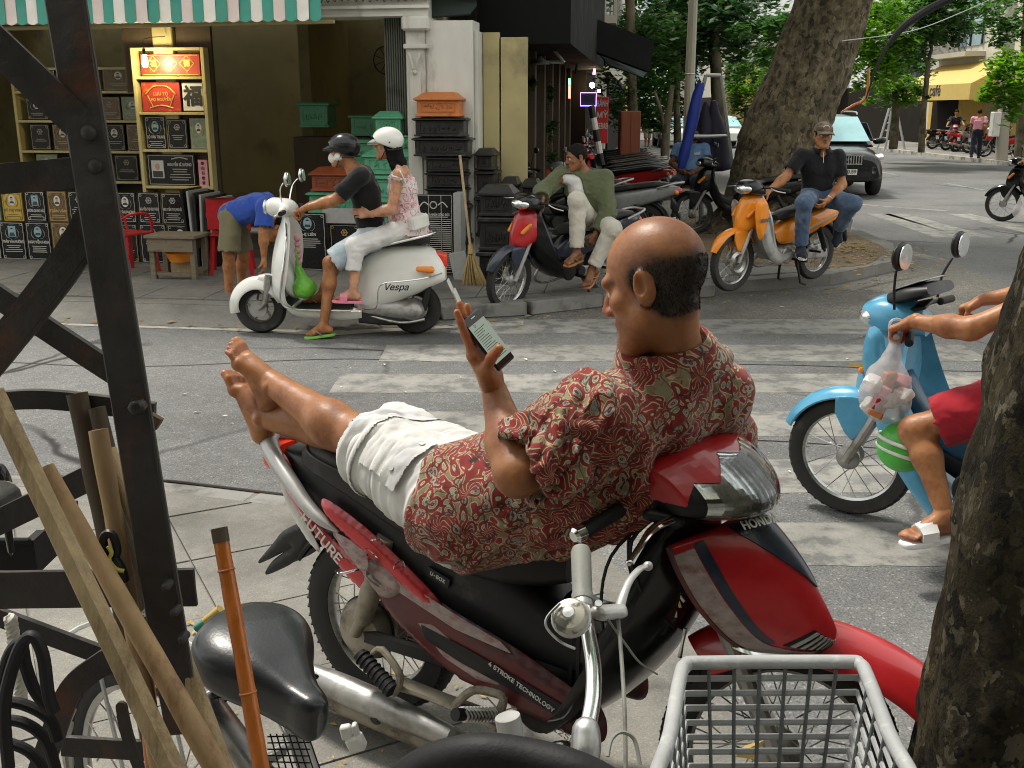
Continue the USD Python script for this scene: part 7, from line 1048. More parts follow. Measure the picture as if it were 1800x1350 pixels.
bu=Thing('light_bulb','glowing bare bulb hanging in front of the red sign','lamp',SF.p(-3.57,.05,2.27));bu.add('bulb',SF.m(lathe([(.001,-.075),(.022,-.065),(.034,-.03),(.032,.01),(.024,.05),(.02,.06)],(-3.57,.05,2.33),(0,0,1),16)),L['bulb']);bu.add('socket',SF.m(tube([(-3.57,.05,2.39),(-3.57,.05,2.46)],.018,8)),L['black_plastic']);bu.add('cord',SF.m(tube([(-3.57,.05,2.46),(-3.58,.1,2.56),(-3.45,.33,2.6)],.004,5,sm=3)),L['black_plastic'])
# slabs on edge, stool, chairs
for i in range(7):solo('stone_slab',SF.m(rot(box(-3.06+.045*i,-3.035+.045*i,-.3,.2,.125,.98-.02*i,.003),[0,1,0],2.0*i-4,(-3.0+.045*i,0,.12))),L[['granite','slab_grey'][i%2]],'upright stone slab standing on edge, one of seven beside the plaques','slab','stone slabs on edge beside the plaques')
stl=Thing('wooden_stool','weathered low wooden work table in front of the plaques','table',SF.p(-2.82,-1,.12));stl.add('top',sb(-3.1,-2.55,-1.2,-.8,.55,.585,.006),L['wood_old']);[stl.add('apron',sb(-3.07,-2.58,y,y+.02,.42,.549),L['wood_old'],False)for y in(-1.185,-.835)]
for x in(-3.07,-2.63):[stl.add('leg',sb(x,x+.055,y,y+.055,.121,.548,.004),L['wood_old'])for y in(-1.164,-.891)]
stl.add('rail',cat([sb(-3.014,-2.631,-1.15,-1.11,.17,.20),sb(-2.625,-2.58,-1.108,-.892,.2,.23)]),L['wood_old'],False);solo('orange_basin',SF.m(lathe([(.001,0),(.11,.0),(.15,.09),(.155,.09),(.112,-.004),(.001,-.004)],(-2.82,-.98,.3),(0,0,1),20)),L['orange_paint'],'orange plastic basin under the wooden work table','basin');solo('cardboard_box',sb(-2.95,-2.72,-.95,-.86,.125,.29,.004),L['wood_pale'],'small cardboard box under the wooden work table','box');solo('white_poster',sb(-3.22,-3.06,-.42,-.41,.125,.46),L['plate_white'],'white printed sheet standing left of the work table','sheet')
def chair(x,y,label,rz):
    t=Thing('plastic_chair',label,'chair',SF.p(x,y,.12),'red plastic chairs by the work table');Q=lambda m:sat(rot(m,[0,0,1],rz),x,y,.12);t.add('seat',Q(box(-.2,.2,-.2,.2,.42,.44,.008)),L['red_plastic']);t.add('backrest',Q(loft([[(-.2+.4*u,.19+.05*(z-.44)-.07*(2*u-1)**2*-1,z)for u in np.linspace(0,1,9)]+[(-.2+.4*u,.205+.05*(z-.44)+.07*(2*u-1)**2,z)for u in np.linspace(1,0,9)]for z in(.5,.6,.75,.82)])),L['red_plastic'])
    for sx in(-1,1):
        for sy in(-1,1):t.add('leg',Q(beam((sx*.17,sy*.17,.42),(sx*.21,sy*.21,0),.035,.03)),L['red_plastic'])
        t.add('arm',Q(tube([(sx*.19,-.17,.43),(sx*.21,-.12,.62),(sx*.21,.12,.64),(sx*.19,.2,.6)],.015,6,sm=3)),L['red_plastic'])
chair(-3.52,-.75,'red plastic armchair behind the iron post, left of the work table',160);chair(-2.42,-.62,'red plastic armchair half hidden by the stooping man',-160)
# carved stone caskets
def casket(x0,x1,z0,z1,y,mat,label,lid=0,d=.42,orn=1):
    t=Thing('stone_casket',label,'box',SF.p((x0+x1)/2,y,z0));w=x1-x0;h=z1-z0;zl=z1-(h*.32 if lid else h*.12)
    t.add('body',sb(x0+.02,x1-.02,y+.02,y+d,z0+.01,zl,.008),L[mat]);t.add('foot',sb(x0+.005,x1-.005,y+.004,y+d+.01,z0,z0+h*.1,.006),L[mat])
    t.add('lid',SF.m(loft([[(x0+a,y+b,z),(x1-a,y+b,z),(x1-a,y+d+.01-b,z),(x0+a,y+d+.01-b,z)]for a,b,z in((.015,.015,zl-.012),(-.01,-.01,zl),(-.01,-.01,zl+h*.06),(.0,.0,zl+h*.075))+(((w*.16,d*.22,z1-.005),(w*.18,d*.25,z1))if lid else((.01,.01,z1-.003),(.02,.02,z1)))])),L[mat],20)
    if orn:
        p=t.add('carved_panel',cat([sb(x0+.06,x1-.06,y+.012,y+.0195,z0+h*.2,z0+h*.23),sb(x0+.06,x1-.06,y+.012,y+.0195,zl-h*.12,zl-h*.09)]+[sb(x,x+.012,y+.012,y+.0195,z0+h*.23,zl-h*.12)for x in(x0+.06,x1-.072)]),L[mat],False);rg=random.Random(int(x0*500+z0*77));p.add('relief',SF.m(cat([tube([(x0+.09+(w-.18)*(k+rg.random())/7,y+.016,z0+h*(.28+.3*rg.random()))for _ in range(4)],.006,5,sm=3)for k in range(7)])),L[mat],True,kind='stuff')
BX=[(-.47,.01,1.745,1.99,'box_orange','orange terracotta casket on top of the black stack',1),(-.49,.06,1.545,1.735,'box_black','black stone casket with dragon relief right under the orange one',0),(-.5,.10,1.345,1.535,'box_black','black stone casket, third from the top of its stack by the white column',0),(-.37,.06,1.19,1.335,'box_black','narrower black casket, fourth from the top by the white column',0),(-.37,.06,1.03,1.18,'box_black','narrower black casket, fifth from the top by the white column',0),(-.37,.06,.86,1.02,'box_black','narrower black casket, sixth from the top by the white column',0),(-.4,.08,.5,.85,'box_black','black casket low in the stack behind the list plaque',0),(-.4,.08,.12,.49,'box_black','lowest black casket behind the list plaque',0)]
for x0,x1,z0,z1,m_,lb,lid in BX:casket(x0,x1,z0,z1,-.28,m_,lb,lid)
for i,(x0,x1,z0,z1,y,m_,lb,lid)in enumerate(((.12,.32,1.2,1.42,-.1,'box_black','small black casket at the back, top right of the black stack',1),(.12,.34,.95,1.19,-.1,'box_black','small black casket at the back, second from its top',0),(.12,.34,.5,.94,-.1,'box_black','tall black casket at the back beside the broom',0),(.38,.56,.86,1.12,.0,'box_black','small brown black casket left of the plant',1),(.6,.78,.84,1.1,.0,'box_black','small black casket nearest the plant',1),(.36,.8,.5,.83,.0,'box_black','black casket under the two small ones by the plant',0),(.305,.66,.80,1.10,-.9,'box_black','black casket with arched lid, top of the front stack',1),(.30,.665,.46,.79,-.9,'box_black','black casket in the middle of the front stack',0),(.29,.675,.12,.45,-.9,'box_black','black casket at the bottom of the front stack by the broom',0),
        (-1.0,-.68,1.56,1.80,.0,'box_green','small green casket on top of the green stack',1),(-1.02,-.60,1.42,1.55,.02,'box_green','green casket second from the top of the green stack',0),(-1.12,-.5,1.14,1.41,-.05,'box_green','wide green casket behind the passenger helmet',1),(-1.1,-.46,.84,1.13,-.05,'box_green','wide green casket behind the passenger back',0),(-1.1,-.46,.5,.83,-.05,'box_green','lower green casket hidden behind the passenger',0),(-1.1,-.46,.12,.49,-.05,'box_green','lowest green casket hidden behind the scooter',0),(-1.78,-1.3,.94,1.2,.1,'box_rust','rust red casket behind the driver back',1),(-1.82,-1.28,.7,.93,.1,'box_green','green casket under the rust red one',0),(-1.84,-1.28,.12,.69,.12,'box_black','dark casket at the foot of the rust red stack',0),(-1.75,-1.0,1.5,1.75,1.5,'box_green','long green casket in the dim back of the shop',0),(-2.4,-2.0,1.6,1.9,1.5,'box_green','dark green casket in the dim back left of the shop',0),(-1.5,-1.0,1.2,1.48,.7,'box_green','green casket behind the driver helmet',0))):casket(x0,x1,z0,z1,y,m_,lb,lid,.36)
solo('counter',cat([sb(-2.45,-.95,1.45,1.95,.12,1.49,.01)]),L['wood_dark'],'dark counter at the back of the shop carrying green caskets','counter');solo('wall_fan',SF.m(cat([ring_((-2.0,4.2,2.5),(0,1,0),.2,.008,24,5),tube([(-2.0,4.2,2.3),(-2.0,4.28,2.1)],.015,6)]+[tube([(-2.0,4.2,2.5),(-2.0+.19*math.cos(a),4.2,2.5+.19*math.sin(a))],.005,4)for a in np.arange(9)*PI/4.5])),L['black_plastic'],'round wall fan in the dim back of the shop','fan')
# plaques behind the scooter
t=board('memorial_plaque','tall black plaque listing names in columns, right of the scooter',-.447,-.05,.155,.97,-.45,'granite','plaque');t.add('lettering',sat(text('TẬP THỂ, CÁ NHÂN CÔNG ĐỨC',.024,.0015,True,fit=.34),-.25,-.4515,.76),L['carve'],False);t.add('small_lettering',cat([sb(x,x+w,-.453,-.4505,z,z+.007)for z in np.arange(.19,.70,.02)for x,w in((-.42,.11),(-.295,.12),(-.16,.09))]+[sb(-.40,-.1,-.453,-.4505,.735,.742)]),L['carve'],False,kind='stuff');t.add('border',cat([sb(-.44,-.057,-.453,-.4505,z,z+.004)for z in(.162,.715,.96)]+[sb(x,x+.004,-.453,-.4505,.167,.959)for x in(-.44,-.305,-.17,-.061)]+[SF.m(ring_((-.25,-.452,.86),(0,1,0),.035,.006,16,4))]+[SF.m(tube([(-.25+s*.05,-.452,.86),(-.25+s*.1,-.452,.89),(-.25+s*.15,-.452,.84)],.007,5,sm=3))for s in(-1,1)]),L['carve'],False)
plaque(-1.66,.13,.4,.62,-.35,'black plaque with blue portrait behind the scooter leg shield','granite',('oval','photo_blue'),'THỊ LIÊN',5,'carve',None);plaque(-1.27,.13,.33,.5,-.3,'black plaque with gold carving behind the driver knee','granite',None,'DẦU',4,'carve_gold');solo('stone_slab',sb(-1.5,-1.12,-.32,-.29,.64,.8,.003),L['slab_grey'],'grey blank slab lying above the gold carved plaque','slab');solo('stone_slab',sb(-.03,.05,-.5,-.2,.13,.99,.004),L['slab_grey'],'pale grey slab standing on edge right of the list plaque','slab');solo('stone_slab',SF.m(rot(box(.02,.2,-.72,-.69,.125,.42,.003),[0,1,0],-12,(.1,0,.12))),L['slab_grey'],'small grey slab tilted on the pavement beside the broom','slab');solo('wooden_stool',SF.m(cat([box(-.62,-.3,-.75,-.5,.66,.70,.005)]+[box(x,x+.04,y,y+.04,.12,.66)for x in(-.6,-.36)for y in(-.73,-.55)])),L['wood_dark'],'dark stool behind the scooter tail','stool')
br=Thing('broom','straw broom leaning on the black caskets','broom',SF.p(.28,-1.0,.12));br.add('handle',SF.m(tube([(.1,-.75,1.38),(.24,-.98,.52)],.014,10)),L['wood_pale']);br.add('binding',SF.m(tube([(.24,-.98,.53),(.25,-.99,.44)],[.022,.032],10)),L['straw']);rg=np.random.default_rng(4)
br.add('bristles',SF.m(cat([tube([(.25+a*.2,-.99+b*.1,.46),(.265+a*.8,-1.0+b*.35,.28),(.29+a*1.35,-1.02+b*.5,.125+abs(a)*.1)],[.005,.005,.002],4,sm=2)for a,b in rg.uniform(-.1,.1,(90,2))])),L['straw'],True)

# ---------------------------------------------------------------- trees
def leaves(c,r,n,size,seed,hollow=.35):
    rg=np.random.default_rng(seed);c,r=V(c,float),V(r,float);k=max(n//45,6);d=rg.normal(size=(k,3));d/=np.linalg.norm(d,axis=1,keepdims=True);cl=d*(hollow+(1-hollow)*rg.random((k,1))**.6)
    p=cl[rg.integers(0,k,n)]+rg.normal(0,.13,(n,3));p=c+p*r;a=rg.uniform(0,2*PI,n);t=rg.normal(0,.5,n);ax=np.stack([np.cos(a),np.sin(a),-.25+t*.5],1);ax/=np.linalg.norm(ax,axis=1,keepdims=True);s=np.cross(ax,[0,0,1.0])+rg.normal(0,.35,(n,3));s/=np.linalg.norm(s,axis=1,keepdims=True);z=size*rg.uniform(.6,1.35,(n,1))
    v=np.stack([p-ax*z,p+s*z*.48-[0,0,.06*size],p+ax*z,p-s*z*.48-[0,0,.06*size]],1).reshape(-1,3);q=np.arange(n)[:,None]*4
    return T(v,np.vstack([q+[0,1,2],q+[0,2,3]]))
def tree(label,trunk,rad,crowns,bark='bark_far',limbs_=(),n=12,amp=.02,base=None):
    t=Thing('tree',label,'tree',base if base is not None else V(trunk[0]),'street trees' if 0 else None);m=tube(trunk,rad,n,sm=5);t.add('trunk',noisy(m,amp,3.5,len(label),0),L[bark],True)
    for p,r in limbs_:t.add('limb',tube(p,r,7,sm=4),L[bark],True)
    for i,(c,r,k,s,m_)in enumerate(crowns):t.add('crown',leaves(c,r,k,s,len(label)*7+i),L[m_],False)
    return t
# the big leaning trunk behind the orange motorbike
cl=[(1334,404,1.06),(1338,392,.92),(1346,372,.78),(1354,330,.68),(1364,280,.645),(1376,230,.625),(1411,150,.595),(1438,80,.56),(1466,0,.545),(1500,-90,.52),(1540,-200,.5)]
a=np.arange(64)*2*PI/64;R=[]
cen=[at(x,y,15.0)for x,y,r in cl];cen[0][2]=.0
for c,(x,y,r)in zip(cen,cl):fl=max(r-.66,0);rad=r*.93*(1+.05*np.cos(3*a+c[2])+.04*np.cos(5*a+2))+fl*.5*np.cos(5*a+1.);R.append(np.stack([c[0]+rad*np.cos(a),c[1]+rad*np.sin(a),np.full(64,c[2])],1))
tm=loft(spline(V(R).reshape(len(R),-1),9).reshape(-1,64,3)).subdivide();tm.vertices=tm.vertices+tm.vertex_normals*((1-np.abs(fbm(tm.vertices*[2.6,2.6,1.6]+9,4,3)-.5)*4)*.022+(fbm(tm.vertices*9,3,4)-.5)*.05)[:,None]
bt=Thing('tree','huge old tree with mottled bark leaning over the parked motorbikes','tree',[*cen[1][:2],.1]);bt.add('trunk',tm,L['bark_big'],True);bt.add('crown',cat([leaves(cen[-1]+V(o),V([3.4,3.2,1.5]),3600,.13,70+i)for i,o in enumerate(((0,-1,3.4),(-4,2,4.2),(3.5,1,4.),(-1.5,-4.5,4.6)))]),L['leaf_mid'],False)
for i,(o,r)in enumerate((((-3.5,1.5,3.6),.22),((3,.5,3.5),.2),((-1,-4,4),.2))):bt.add('limb',tube([cen[-2],cen[-1]+V([0,0,.6]),cen[-1]+V(o)],[.45,.3,r*.5],10,sm=4),L['bark_big'],True)
nt.add('crown',cat([leaves(V([x,y,z]),V([1.6,1.5,.8]),900,.1,90+i)for i,(x,y,z)in enumerate(((2.6,2.6,6.),(.6,.4,5.6),(-1.6,.2,5.9),(3.6,.2,5.8),(.4,-1.8,5.5)))]),L['leaf_mid'],False)  # unseen foliage put overhead and behind the camera to darken the near side
A_=at
tree('pale barked tree rising behind the black awning',[A_(1113,245,24),A_(1110,100,24),A_(1106,-30,24),A_(1102,-150,24)],[.12,.105,.1,.08],[(A_(1125,95,25),(1.2,1.6,1.3),2600,.1,'leaf_mid'),(A_(1085,-60,25),(1.6,1.6,.8),1500,.1,'leaf_dark')])
tree('slim dark tree behind the sleeping guard',[A_(1192,300,27),A_(1190,160,27),A_(1196,20,27)],[.1,.08,.07],[(A_(1160,150,28),(1.1,1.4,1.2),2600,.1,'leaf_dark'),(A_(1185,40,28),(1.7,1.6,1.3),3200,.11,'leaf_dark'),(A_(1160,90,30),(1.3,1.3,1.0),1800,.1,'leaf_bright')])
tree('beige trunked tree right of the galvanised frame',[A_(1266,262,27),A_(1258,120,27),A_(1248,-40,27)],[.17,.145,.13],[(A_(1250,15,27),(1.9,1.6,1.1),3200,.12,'leaf_dark'),(A_(1225,75,29),(.9,1.2,.9),1200,.1,'leaf_mid'),(A_(1310,30,24),(1.2,1.1,.9),1500,.12,'leaf_dark'),(A_(1345,75,23),(.8,.9,.7),800,.12,'leaf_mid')])
tree('thin tree with mossy forks by the pedestrian',[A_(1168,282,23),A_(1172,220,23),A_(1182,150,23)],[.1,.085,.05],[(A_(1130,185,26),(.9,1.1,.7),1400,.09,'leaf_mid')],limbs_=[([A_(1171,235,23),A_(1160,190,23),A_(1150,160,23)],[.06,.045,.03])])
tree('round bright green tree before the far bridge',[A_(1312,262,42),A_(1312,190,42)],[.14,.1],[(A_(1313,150,42),(1.0,1.0,1.7),3000,.11,'leaf_mid'),(A_(1318,130,41),(.8,.8,.9),900,.1,'leaf_bright')])
tree('bright leafy tree just right of the big trunk',[A_(1570,262,36),A_(1574,180,36),A_(1566,60,36)],[.15,.12,.08],[(A_(1545,60,33),(1.1,1.2,1.6),3000,.12,'leaf_bright'),(A_(1585,40,34),(1.5,1.3,1.3),3000,.12,'leaf_mid'),(A_(1525,115,33),(.7,.9,.7),900,.11,'leaf_bright'),(A_(1575,160,36),(1.1,.9,.55),1500,.11,'leaf_bright'),(A_(1600,120,38),(.9,.9,.6),900,.11,'leaf_mid')])
tree('forked young tree on the far pavement',[A_(1619,268,34),A_(1624,190,34),A_(1632,110,34)],[.11,.09,.075],[(A_(1630,40,35),(1.6,1.3,.8),2400,.12,'leaf_dark'),(A_(1690,8,33),(1.3,1.2,.6),1600,.12,'leaf_mid'),(A_(1620,160,34),(.25,.25,.35),120,.1,'leaf_bright')],limbs_=[([A_(1631,115,34),A_(1622,90,34),A_(1616,55,34)],[.06,.05,.03]),([A_(1632,110,34),A_(1640,70,34),A_(1645,40,34)],[.06,.045,.03])])
tree('leafy tree at the right edge beside the utility pole',[A_(1792,290,30),A_(1800,150,30),A_(1806,0,30)],[.16,.14,.1],[(A_(1790,140,29),(.85,.9,1.0),1700,.12,'leaf_bright'),(A_(1768,165,29),(.6,.6,.35),500,.12,'leaf_bright'),(A_(1785,30,30),(1.0,.9,.7),900,.12,'leaf_mid')])
# ---------------------------------------------------------------- the dark shops along the side street
WF=Frame((.2,11.55,0),math.atan2(1,.13));wb=lambda x0,x1,y0,y1,z0,z1,ch=0.:WF.m(box(x0,x1,y0,y1,z0,z1,ch))
def quad(pts,t,mat=None):P=V(pts,float);n=unit(np.cross(P[1]-P[0],P[2]-P[0]))*t;return loft([P,P+n])
db=Thing('dark_shop','dark timber shop front with plants under a black hood','building',WF.p(4,0,.12));db.add('wall',wb(.0,8.5,.6,.72,.12,7),L['dark_wall'],False);db.add('hood',wb(.1,8.3,-.42,.6,2.5,7),L['cloth_tarp'],False);db.add('end_wall',wb(8.3,8.5,-.1,.6,.12,2.5),L['dark_wall'],False);db.add('grey_awning',quad([at(752,-30,11.3),at(835,-30,11.3),at(838,8,11.2),at(826,24,11.2),at(752,30,11.3)],.03),L['tarp_green'],False)
for i in range(7):db.add('door_post',wb(.3+1.15*i,.42+1.15*i,.1,.25,.12,2.5,.01),L['wood_dark'])
for i in range(6):db.add('door_panel',wb(.44+1.15*i,1.43+1.15*i,.3,.34,.12,2.3),L[['wood_dark','dark_wall','plaster_dark'][i%3]],False)
for x,y,x2,y2 in((933,48,963,86),(969,82,992,110),(896,87,953,87),(955,108,990,110),(862,62,886,84),(905,82,930,58)):db.add('lamp_tube',tube([at(x,y,13.2),at(x2,y2,13.2)],.022,6),L['galvanised'])
for x,y in((902,78),(950,108)):db.add('lamp_shade',lathe([(.015,.06),(.03,.04),(.11,-.03),(.105,-.035),(.02,.03)],at(x,y,13),(0,0,1),14),L['galvanised'])
db.add('emblem_ring',ring_(at(945,-2,12.2),(0,1,0),.235,.012,28,5),L['galvanised'])
def plant(label,px,py,y,h,w,n,mat,blades=0,seed=0):
    b=G(px,py,.12)if y is None else at(px,py,y);t=Thing('potted_plant',label,'plant',b);t.add('pot',lathe([(.001,0),(.11,0),(.15,.26),(.16,.27),(.13,.26),(.001,.24)],b,(0,0,1),14),L['box_rust']);rg=np.random.default_rng(seed)
    if blades:[t.add('leaf',tube([b+[q*.3,r*.3,.24],b+[q*.6,r*.6,.24+h*.5],b+[q,r,.24+h*(.8+.3*q)]],[.02,.028,.003],5,sm=3,flat=.25),L[mat],True)for q,r in rg.uniform(-.18,.18,(blades,2))]
    else:t.add('stem',tube([b+[0,0,.2],b+[.02,0,.25+h*.7]],.012,5),L['wood_dark']);t.add('foliage',leaves(b+[0,0,.3+h*.5],(w,w,h*.5),n,.05,seed),L[mat],False)
plant('spiky snake plant in a pot by the dark shop door',918,345,13.2,.8,.2,0,'leaf_mid',16,4);plant('leafy climber in a pot beside the black caskets',873,345,12.5,1.0,.22,260,'leaf_dark',0,5);plant('bushy potted plant behind the man in green',958,330,14.5,.7,.3,260,'leaf_dark',0,6)
for i,(x,y,d)in enumerate(((920,150,13),(868,150,12.6),(960,165,14.5))):solo('hanging_plant',leaves(at(x,y,d),(.16,.16,.25),160,.05,20+i),L['leaf_dark'],['hanging plant in the middle of the dark shop front','hanging plant nearest the cream wall','hanging plant deepest along the dark shop front'][i],'plant',smooth=False)
d2=Thing('shop_building','pale shop house beyond the dark timber shop','building',WF.p(15,0,.12));d2.add('wall',wb(8.6,24,.5,7,.12,9),L['facade_pale'],False)
for i in range(5):w_=d2.add('window',wb(9.5+2.9*i,10.9+2.9*i,.44,.499,4.2,5.8),L['shutter'],False);w_.add('sill',wb(9.4+2.9*i,11.+2.9*i,.3,.438,4.05,4.18),L['concrete'],False)
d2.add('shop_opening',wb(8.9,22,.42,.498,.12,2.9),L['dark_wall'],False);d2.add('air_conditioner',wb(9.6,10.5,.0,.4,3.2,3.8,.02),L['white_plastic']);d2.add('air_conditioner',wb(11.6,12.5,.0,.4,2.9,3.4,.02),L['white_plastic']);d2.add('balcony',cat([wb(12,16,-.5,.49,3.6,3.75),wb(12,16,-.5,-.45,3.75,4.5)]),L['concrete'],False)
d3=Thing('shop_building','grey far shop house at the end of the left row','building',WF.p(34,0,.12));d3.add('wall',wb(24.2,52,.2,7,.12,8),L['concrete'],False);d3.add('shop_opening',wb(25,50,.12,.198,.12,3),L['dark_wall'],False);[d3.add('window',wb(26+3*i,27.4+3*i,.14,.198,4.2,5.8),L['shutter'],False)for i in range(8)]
a2=Thing('awning','black sloping awning projecting over the parked motorbikes','awning',at(1080,80,17.5));a2.add('cloth',quad([at(1014,20,17),at(1150,72,17.6),at(1141,126,17.4),at(1036,86,17)],.03),L['cloth_tarp'],False);a2.add('lower_cloth',quad([at(1052,92,18),at(1138,126,18.2),at(1130,136,18),at(1068,112,18)],.02),L['tarp_green'],False);a2.add('arm',cat([tube([at(1040,90,17.2),at(1136,125,17.6)],.02,6),tube([at(1020,40,17),at(1012,130,17)],.02,6)]),L['black_iron'])
sg=Thing('shop_sign','red upright sign lettered for bread on the pavement','sign',at(1057,250,19));s0,s1=at(1047,252,19),at(1070,170,19);sg.add('panel',box(s0[0],s1[0],19,19.06,s0[2],s1[2],.01),L['banner_red']);cx=(s0[0]+s1[0])/2;hz=s1[2]-s0[2]
for q,w in((.84,'BÁNH'),(.60,'MỲ'),(.36,'KEBAB')):sg.add('lettering',moved(text(w,.1,.004,True,fit=.2),(cx,18.998,s0[2]+hz*q)),L['white_ink'],False)
glow('neon_red',(1.,.12,.08),3.);glow('neon_violet',(.35,.2,1.),2.);glow('warm_bulb',(1.,.75,.4),30.);glow('neon_green',(.2,1.,.3),2.);glow('neon_pink',(1.,.3,.5),2.5)
ns=Thing('neon_sign','small red and green neon strip on the dark shop corner','sign',at(1000,155,16.5));ns.add('red_tube',tube([at(1001,150,16.5),at(1001,173,16.5)],.02,6),L['neon_red']);ns.add('green_tube',tube([at(1001,138,16.5),at(1001,149,16.5)],.018,6),L['neon_green'])
nv=Thing('neon_sign','board framed in violet neon above the parked motorbikes','sign',at(1034,176,18));f0,f1=at(1020,186,18),at(1048,163,18);nv.add('board',box(f0[0],f1[0],18,18.04,f0[2],f1[2]),L['ink']);nv.add('tube',tube([(f0[0],17.98,f0[2]),(f1[0],17.98,f0[2]),(f1[0],17.98,f1[2]),(f0[0],17.98,f1[2])],.008,5,True),L['neon_violet']);np_=Thing('neon_sign','pink upright neon tube beside the black awning','sign',at(1046,118,19));np_.add('tube',tube([at(1047,104,19),at(1044,131,19)],.025,6),L['neon_pink'])
for i,(x,y,d)in enumerate(((1041,150,19.5),(1053,160,20.5))):bl=Thing('light_bulb',['lit warm bulb above the red bread sign','smaller lit bulb just right of the other by the bread sign'][i],'lamp',at(x,y,d));bl.add('bulb',ball(at(x,y,d),.05-.02*i),L['warm_bulb'],True);bl.add('cord',tube([at(x,y-3,d),at(x,y-16,d)],.006,4),L['black_plastic'])
k0,k1=at(1090,250,22),at(1127,195,22);kb=Thing('cabinet','tall brown wooden cabinet on the pavement behind the motorbikes','cabinet',at(1108,250,22));kb.add('body',box(k0[0],k1[0],22,22.5,.12,k1[2],.01),L['cabinet']);kb.add('door',box(k0[0]+.03,(k0[0]+k1[0])/2-.005,21.985,21.998,.3,k1[2]-.05),L['cabinet']);kb.add('door',box((k0[0]+k1[0])/2+.005,k1[0]-.03,21.985,21.998,.3,k1[2]-.05),L['cabinet'])
bp=Thing('barrier_pole','black and white pole leaning behind the man in green','pole',at(1050,285,14.5));[bp.add('band',tube([mid(at(1039,186,14.5),at(1058,290,14.5),q),mid(at(1039,186,14.5),at(1058,290,14.5),q+.2)],.045,8),L[['black_plastic','white_plastic'][int(q*5+.1)%2]])for q in(0,.2,.4,.6,.8)]
fb=Thing('bridge','concrete railway viaduct with arches far down the street','bridge',(12,82,0));fb.add('deck',box(2,34,82,88,5.2,6.6),L['concrete'],False);fb.add('parapet',box(2,34,81.8,81.99,6.61,7.5),L['facade_pale'],False);[fb.add('pier',box(4+4.5*i,5.2+4.5*i,82.2,87.8,-.05,5.19),L['yellow_wall' if i%2 else 'concrete'],False)for i in range(7)]
# the galvanised frame, folded blue parasol, dark tarps
af=Thing('metal_frame','galvanised A shaped frame standing by the big tree','frame',G(1240,335,.12));ya=15.6
for p,q in(((1241,132),(1190,330)),((1267,133),(1292,330)),((1241,132),(1267,133)),((1214,240),(1278,239))):af.add('tube',tube([at(*p,ya),at(*q,ya)],.028,8),L['galvanised'])
solo('folded_parasol',noisy(tube([at(1232,146,15.4),at(1224,175,15.4),at(1210,240,15.4),at(1196,300,15.4)],[.05,.075,.085,.055],10,sm=4),.025,5),L['blue_tarp'],'folded royal blue parasol leaning on the galvanised frame','parasol',smooth=True)
for i,(x,x2)in enumerate(((1240,1238),(1254,1266))):solo('folded_tarp',noisy(tube([at(x,178,15.9),at((x+x2)/2,230,15.9),at(x2,300,15.9)],[.04,.14,.2],10,sm=4),.04,5,i),L['purple_tarp'],['dark folded tarp hanging inside the galvanised frame','second dark folded tarp, right of the first inside the frame'][i],'tarp',smooth=True)
# ---------------------------------------------------------------- parked motorbikes
PK=[(x-.5,y)for x,y in[(2.62,16.5),(2.72,17.1),(2.7,17.75),(2.85,18.4),(2.85,19.1),(2.95,19.8),(2.95,20.6),(3.0,21.4),(3.05,22.3),(3.15,23.3),(3.2,24.4)]];kinds=[('red_plastic','red tailed',('29-M1','268.45')),('black_gloss','black',('30-F4','117.02')),('grey_paint','grey',('29-X7','503.31'))];proto={};where_=['nearest in the row','second in the row','third in the row','fourth in the row','fifth in the row','sixth in the row','seventh in the row','eighth in the row','ninth in the row','tenth in the row','farthest in the row']
def park(x,y,yaw,kind,label,group,z=.12):
    if kind not in proto:
        m_,_,pl=kinds[kind];b=bike(label,Frame((x,y,z),yaw),m_,'black_gloss',['black_gloss','black_gloss','grey_paint'][kind],m_,m_,plate=pl,group=group,spokes=14,tread=False);proto[kind]=(b,yaw);return b
    b,y0=proto[kind];return again(b,label,(x,y,z),yaw-y0,group=group,name='motorbike')
for i,(x,y)in enumerate(PK):kd=[0,1,2,1,0,1,2,1,1,0,1][i];park(x,y,math.radians(157+5*((i*7)%3-1)),kd,kinds[kd][1]+' motorbike parked tail out by the dark shops, '+where_[i],'motorbikes parked tail out by the dark shops')
park(3.75,14.3,math.radians(172),1,'dark motorbike parked across the pavement beside the big tree foot',None);park(1.65,12.9,math.radians(165),2,'grey motorbike just behind the man in green, nose to the caskets',None);park(1.1,13.3,math.radians(200),1,'dark motorbike hidden behind the man in green',None)
RW=[(17.6,39.5,10),(17.8,41,12),(17.9,42.4,8),(18,43.6,15),(18,45,9),(18.2,37.6,175),(17.9,36.2,20),(18.9,34.4,170)]
for i,(x,y,r)in enumerate(RW):kd=[1,2,0,1,1,0,1,2][i];park(x,y,math.radians(r),kd,kinds[kd][1]+' motorbike on the far right pavement, '+['first of the row by the stepladder','second by the stepladder','third by the stepladder','fourth by the stepladder','fifth and farthest of that row','left of the man on the red scooter','right behind the forked tree','behind the utility pole'][i],'motorbikes parked on the far right pavement')

